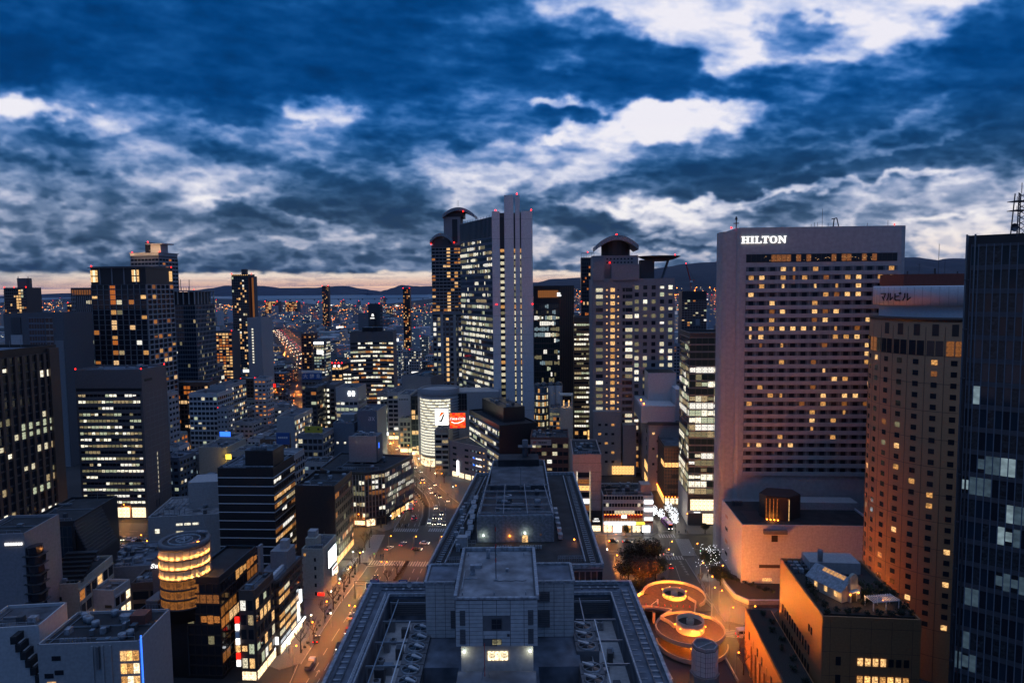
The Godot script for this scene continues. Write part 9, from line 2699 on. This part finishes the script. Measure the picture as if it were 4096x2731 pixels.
func city_fill() -> void:
	var avenue: Array = [Vector2(-44, -320), Vector2(-46, -380), Vector2(-66.8, -423.5), Vector2(-95.2, -492.9), Vector2(-114.8, -541.5), Vector2(-141.9, -606.5), Vector2(-178.4, -715.4), Vector2(-204.3, -792.5), Vector2(-285, -1037.3), Vector2(-750.2, -2169.8)]
	var cross: Array = [Vector2(-330, -340), Vector2(-58, -318), Vector2(260, -300)]
	var tone := {"white_concrete": "white", "pale_concrete": "pale grey", "grey_concrete": "grey", "dim_concrete": "dark grey", "cream_wall": "cream", "brown_stone": "brown", "mauve_stone": "mauve", "dark_wall": "black", "red_brick": "red brown", "blue_grey": "blue grey"}
	var names := ["white_concrete", "pale_concrete", "grey_concrete", "pale_concrete", "cream_wall", "brown_stone", "mauve_stone", "blue_grey", "dim_concrete", "white_concrete"]
	var used := {}
	var n := 0
	var z := -335.0
	while z > -1560.0:
		var step := lerpf(19.0, 32.0, clampf((-z - 335.0) / 900.0, 0, 1))
		var x := -0.60 * -z
		while x < 0.33 * -z:
			x += step
			var c := Vector2(x + rng.randf_range(-5, 5), z + rng.randf_range(-6, 6))
			var az := c.x / -c.y
			if not ((az > -0.52 and az < -0.09) or (az > 0.225 and az < 0.31 and c.y < -520)):
				continue
			if near_line(c, avenue, 26.0 if c.y > -600 else 52.0) or near_line(c, cross, 30.0):
				continue
			var free := true
			for f in foot:
				if Vector2(f[0].x, f[0].z).distance_to(c) < f[1] + 9.0:
					free = false
					break
			if not free:
				continue
			var far := -c.y
			var w := rng.randf_range(0.5, 0.85) * step
			var dep := rng.randf_range(0.5, 0.85) * step
			var h := rng.randf_range(9, 25) if far < 650 else rng.randf_range(8, 26)
			var kind := "low"
			if rng.randf() < 0.08:
				h = rng.randf_range(34, 54)
				w *= 0.7
				kind = "tall"
			elif h > 18:
				kind = "mid-rise"
			if n >= 290:
				rest.append([V3(c.x, h, c.y), w, dep])
				continue
			var m: String = names[rng.randi() % names.size()]
			var style := rng.randi() % 5
			var light: Array = [["warm", "warm_bright"], ["office", "office_bright"], ["amber", "warm"], ["office_dim", "warm_dim"], ["office_cool", "office"]][style]
			var word: String = ["warm windows", "white windows", "amber windows", "dim windows", "cool windows"][style]
			var top := rng.randi() % 5
			var roofw: String = ["flat roof", "rooftop tank", "stair head", "roof sign", "roof mast"][top]
			var use: String = ["office block", "apartment block", "shop building", "warehouse"][rng.randi() % 4]
			var place: String = "beyond the striped office" if az < -0.36 else ("by the far boulevard" if az < -0.24 and far > 900 else ("behind the black office" if az < -0.24 else ("along the avenue" if az < 0.0 and far < 800 else ("towards the bay" if az < 0.0 else "towards the river"))))
			var label := "%s %s %s with %s, %s" % [kind, tone[m], use, roofw, word]
			if used.has(label + place):
				label = "slim " + label if w < step * 0.6 else "broad " + label
			used[label + place] = true
			var o := thing("city_block", label + " " + place, "building", V3(c.x - w * 0.5, 0, c.y + dep * 0.5), rng.randf_range(-9, 3), "city blocks in the middle distance")
			bx(o, "wall", m, V3(w * 0.5, h * 0.5, -dep * 0.5), V3(w, h, dep))
			bx(o, "roof", ["roof_felt", "roof_dark", "roof_blue", "roof_pale"][rng.randi() % 4], V3(w * 0.5, h + 0.04, -dep * 0.5), V3(w - 0.7, 0.08, dep - 0.7))
			if far < 800:
				var st := mb()
				add_ring(st, PackedVector2Array([Vector2(0, 0), Vector2(w, 0), Vector2(w, -dep), Vector2(0, -dep)]), 0.35, h, h + 0.8)
				done(st, o, "parapet", m)
			var rows := maxi(2, int(h / 3.6))
			var p := [0.2, 0.32, 0.34, 0.1, 0.22][style] as float
			var cfg := {"rows": rows, "cols": maxi(3, int(w / 3.0)), "band": 2.0, "pier": 1.2, "bd": 0.3 if far < 750 else 0.0, "pd": 0.25 if far < 600 else 0.0, "bm": m, "mode": "run" if use == "office block" else "rand", "p": p, "lit": light, "each": false}
			facade(o, V3(0.3, 0.5, 0), 0, w - 0.6, h - 1.2, cfg)
			cfg.cols = maxi(3, int(dep / 3.0))
			if c.x < 0.0:
				facade(o, V3(w, 0.5, -0.3), PI / 2, dep - 0.6, h - 1.2, cfg)
			else:
				facade(o, V3(0, 0.5, -dep + 0.3), -PI / 2, dep - 0.6, h - 1.2, cfg)
			match top:
				1:
					put(o, "water_tank", cyl(1.4, 2.6, 10), "sheet_metal", Transform3D(Basis(), V3(w * 0.4, h, -dep * 0.5)))
				2:
					bx(o, "stair_head", m, V3(w * 0.6, h + 1.7, -dep * 0.5), V3(4, 3.4, 4))
				3:
					bx(o, "sign_frame", "dark_steel", V3(w * 0.5, h + 2.4, -0.9), V3(w * 0.7, 4.4, 0.3))
					var glowing := rng.randf() < 0.5
					bx(o, "lit_sign" if glowing else "sign_panel", ["sign_lit_white", "sign_lit_red", "sign_lit_blue", "sign_lit_white", "sign_lit_yellow", "sign_lit_pink"][rng.randi() % 6] if glowing else ["sign_blue", "sign_white", "dim_concrete"][rng.randi() % 3], V3(w * 0.5, h + 2.6, -0.7), V3(w * 0.62, 3.4, 0.2))
				4:
					beam(o, "mast", "steel", V3(w * 0.5, h, -dep * 0.5), V3(w * 0.5, h + 8, -dep * 0.5), 0.3)
			roof_gear(o, 1, w - 1, -dep + 1, -1, h, 4 if far < 600 else 2)
			if kind == "tall" and rng.randf() < 0.7:
				beacon(o, V3(0.6, h + 1, -0.6), far / 1300.0)
			if rng.randf() < 0.55:
				for k in maxi(1, int(w / 6)):
					bx(o, "lit_window", ["shop", "shop_warm", "amber"][rng.randi() % 3], V3((k + 0.5) * 5.0, 1.8, 0.2), V3(3.8, 2.6, 0.2))
			n += 1
		z -= step
	for k in 110:
		var far := 470.0 + 1010.0 * pow(rng.randf(), 1.3)
		var az := rng.randf_range(-0.52, -0.1)
		var c := Vector2(az * far, -far)
		lamp(V3(c.x, 0, c.y), 8.0, true, 1, "orange street lamp between the city blocks", 2200.0)
	var b0: Vector2 = Vector2(-204.3, -792.5)
	var b1: Vector2 = Vector2(-750.2, -2169.8)
	for k in 120:
		var t := pow(k / 120.0, 1.15)
		var c: Vector2 = b0.lerp(b1, t)
		var d := (b1 - b0).normalized()
		var side := float((k * 7) % 6) - 3.0
		c += Vector2(-d.y, d.x) * (side * 5.2 + rng.randf_range(0, 4)) + d * rng.randf_range(-6, 6)
		var o := thing("boulevard_car", "tiny car in the stream of lights on the far boulevard", "car", V3(c.x, 0.05, c.y), rad_to_deg(atan2(-d.x, -d.y)), "cars on the far boulevard")
		put(o, "body", shapes["car_body"], ["car_silver", "car_black", "car_white"][k % 3])
		var s := 0.35 + t * 0.5
		bx(o, "headlight" if side < 1 else "taillight", "headlight" if side < 1 else "taillight", V3(0, 0.8, 2.3), V3(1.2, s * 0.6, 0.2))
	for k in 40:
		var c: Vector2 = b0.lerp(b1, k / 40.0) + Vector2(22.0 if k % 2 else -20.0, 0)
		lamp(V3(c.x, 0, c.y), 10.0, true, 1, "orange lamp along the far boulevard", 1300.0)

func multi(called: String, mesh: Mesh, m: String, ts: Array, cols := []) -> void:
	var mm := MultiMesh.new()
	mm.transform_format = MultiMesh.TRANSFORM_3D
	mm.use_colors = cols.size() > 0
	mm.mesh = mesh
	mm.instance_count = ts.size()
	for i in ts.size():
		mm.set_instance_transform(i, ts[i])
		if cols.size():
			mm.set_instance_color(i, cols[i])
	var o := MultiMeshInstance3D.new()
	o.name = numbered(called)
	o.multimesh = mm
	o.material_override = mats[m]
	o.set_meta("kind", "stuff")
	add_child(o)

func far_city() -> void:
	var m := mat("far_wall", Color.WHITE, 0.85, "")
	m.vertex_color_use_as_albedo = true
	var ts := []
	var cs := []
	var lit := {"amber": [], "warm_bright": [], "office_bright": [], "sodium": [], "beacon_red": [], "sign_lit_white": []}
	var coast := func(az: float) -> float:
		return clampf(lerpf(9000.0, 5600.0, smoothstep(-0.6, -0.3, az)) if az < -0.12 else lerpf(6500.0, 14500.0, smoothstep(-0.12, 0.1, az)), 5000.0, 14500.0)
	for i in 6000 + rest.size():
		var az := rng.randf_range(-0.80, 0.80)
		var edge: float = coast.call(az)
		var far := 1450.0 + (edge - 1450.0) * pow(rng.randf(), 1.7)
		if i >= 6000:
			far = 2000.0
		elif az < -0.1 and az > -0.53 and far < 1560.0:
			continue
		var x := az * far
		if i < 6000 and near_line(Vector2(x, -far), [Vector2(-204.3, -792.5), Vector2(-750.2, -2169.8)], 50.0):
			continue
		if i < 6000 and az > 0.02 and absf(far - 3340.0) < 230.0:
			continue
		var w := rng.randf_range(14, 40)
		var h := rng.randf_range(5, 19)
		if rng.randf() < 0.05:
			h = rng.randf_range(28, 70)
			w = rng.randf_range(18, 34)
		elif rng.randf() < 0.1:
			w *= 2.0
		var dep := rng.randf_range(12, 26)
		if i >= 6000:
			var e: Array = rest[i - 6000]
			x = e[0].x
			h = e[0].y
			far = -e[0].z
			w = e[1]
			dep = e[2]
		ts.append(Transform3D(Basis.from_scale(V3(w, h, dep)), V3(x, h * 0.5, -far)))
		var g := rng.randf_range(0.12, 0.5)
		cs.append(Color(g * rng.randf_range(0.95, 1.1), g, g * rng.randf_range(0.9, 1.1)))
		var many := int(rng.randf_range(0, 6.0 if h < 25 else 18.0))
		if i >= 6000:
			many = 3 + rng.randi() % 16
		var sz := clampf(far / 1500.0, 1.1, 4.2)
		var kind: String = ["amber", "warm_bright", "warm_bright", "office_bright", "office_bright", "amber"][rng.randi() % 6]
		for k in many:
			var y := rng.randf_range(0.25, 0.95) * h
			lit[kind].append(Transform3D(Basis.from_scale(V3(rng.randf_range(1.0, 2.2) * sz, rng.randf_range(0.7, 1.2) * sz, 1)), V3(x + rng.randf_range(-0.45, 0.45) * w, y, -far + dep * 0.5 + 0.3)))
		if rng.randf() < 0.55:
			lit["sodium"].append(Transform3D(Basis.from_scale(Vector3.ONE * sz * 0.8), V3(x + w * 0.6, 7.0, -far + dep)))
		if h > 45:
			lit["beacon_red"].append(Transform3D(Basis.from_scale(Vector3.ONE * sz * 0.8), V3(x, h + 1.5, -far + dep * 0.5)))
		if rng.randf() < 0.012:
			lit["sign_lit_white"].append(Transform3D(Basis.from_scale(V3(w * 0.6, 6, 1)), V3(x, h + 4, -far + dep * 0.5)))
	for i in 900:
		var az := rng.randf_range(0.04, 0.80)
		var t := pow(rng.randf(), 2.2)
		lit[["warm_bright", "office_bright", "sodium"][i % 3]].append(Transform3D(Basis.from_scale(Vector3.ONE * rng.randf_range(5, 10)), V3(az * (10550.0 - 30.0), 6.0 + t * 130.0, -10450.0 - t * 500.0)))
	multi("distant_city", ubox, "far_wall", ts, cs)
	for k in lit:
		multi("distant_city_light", uquad, k, lit[k])
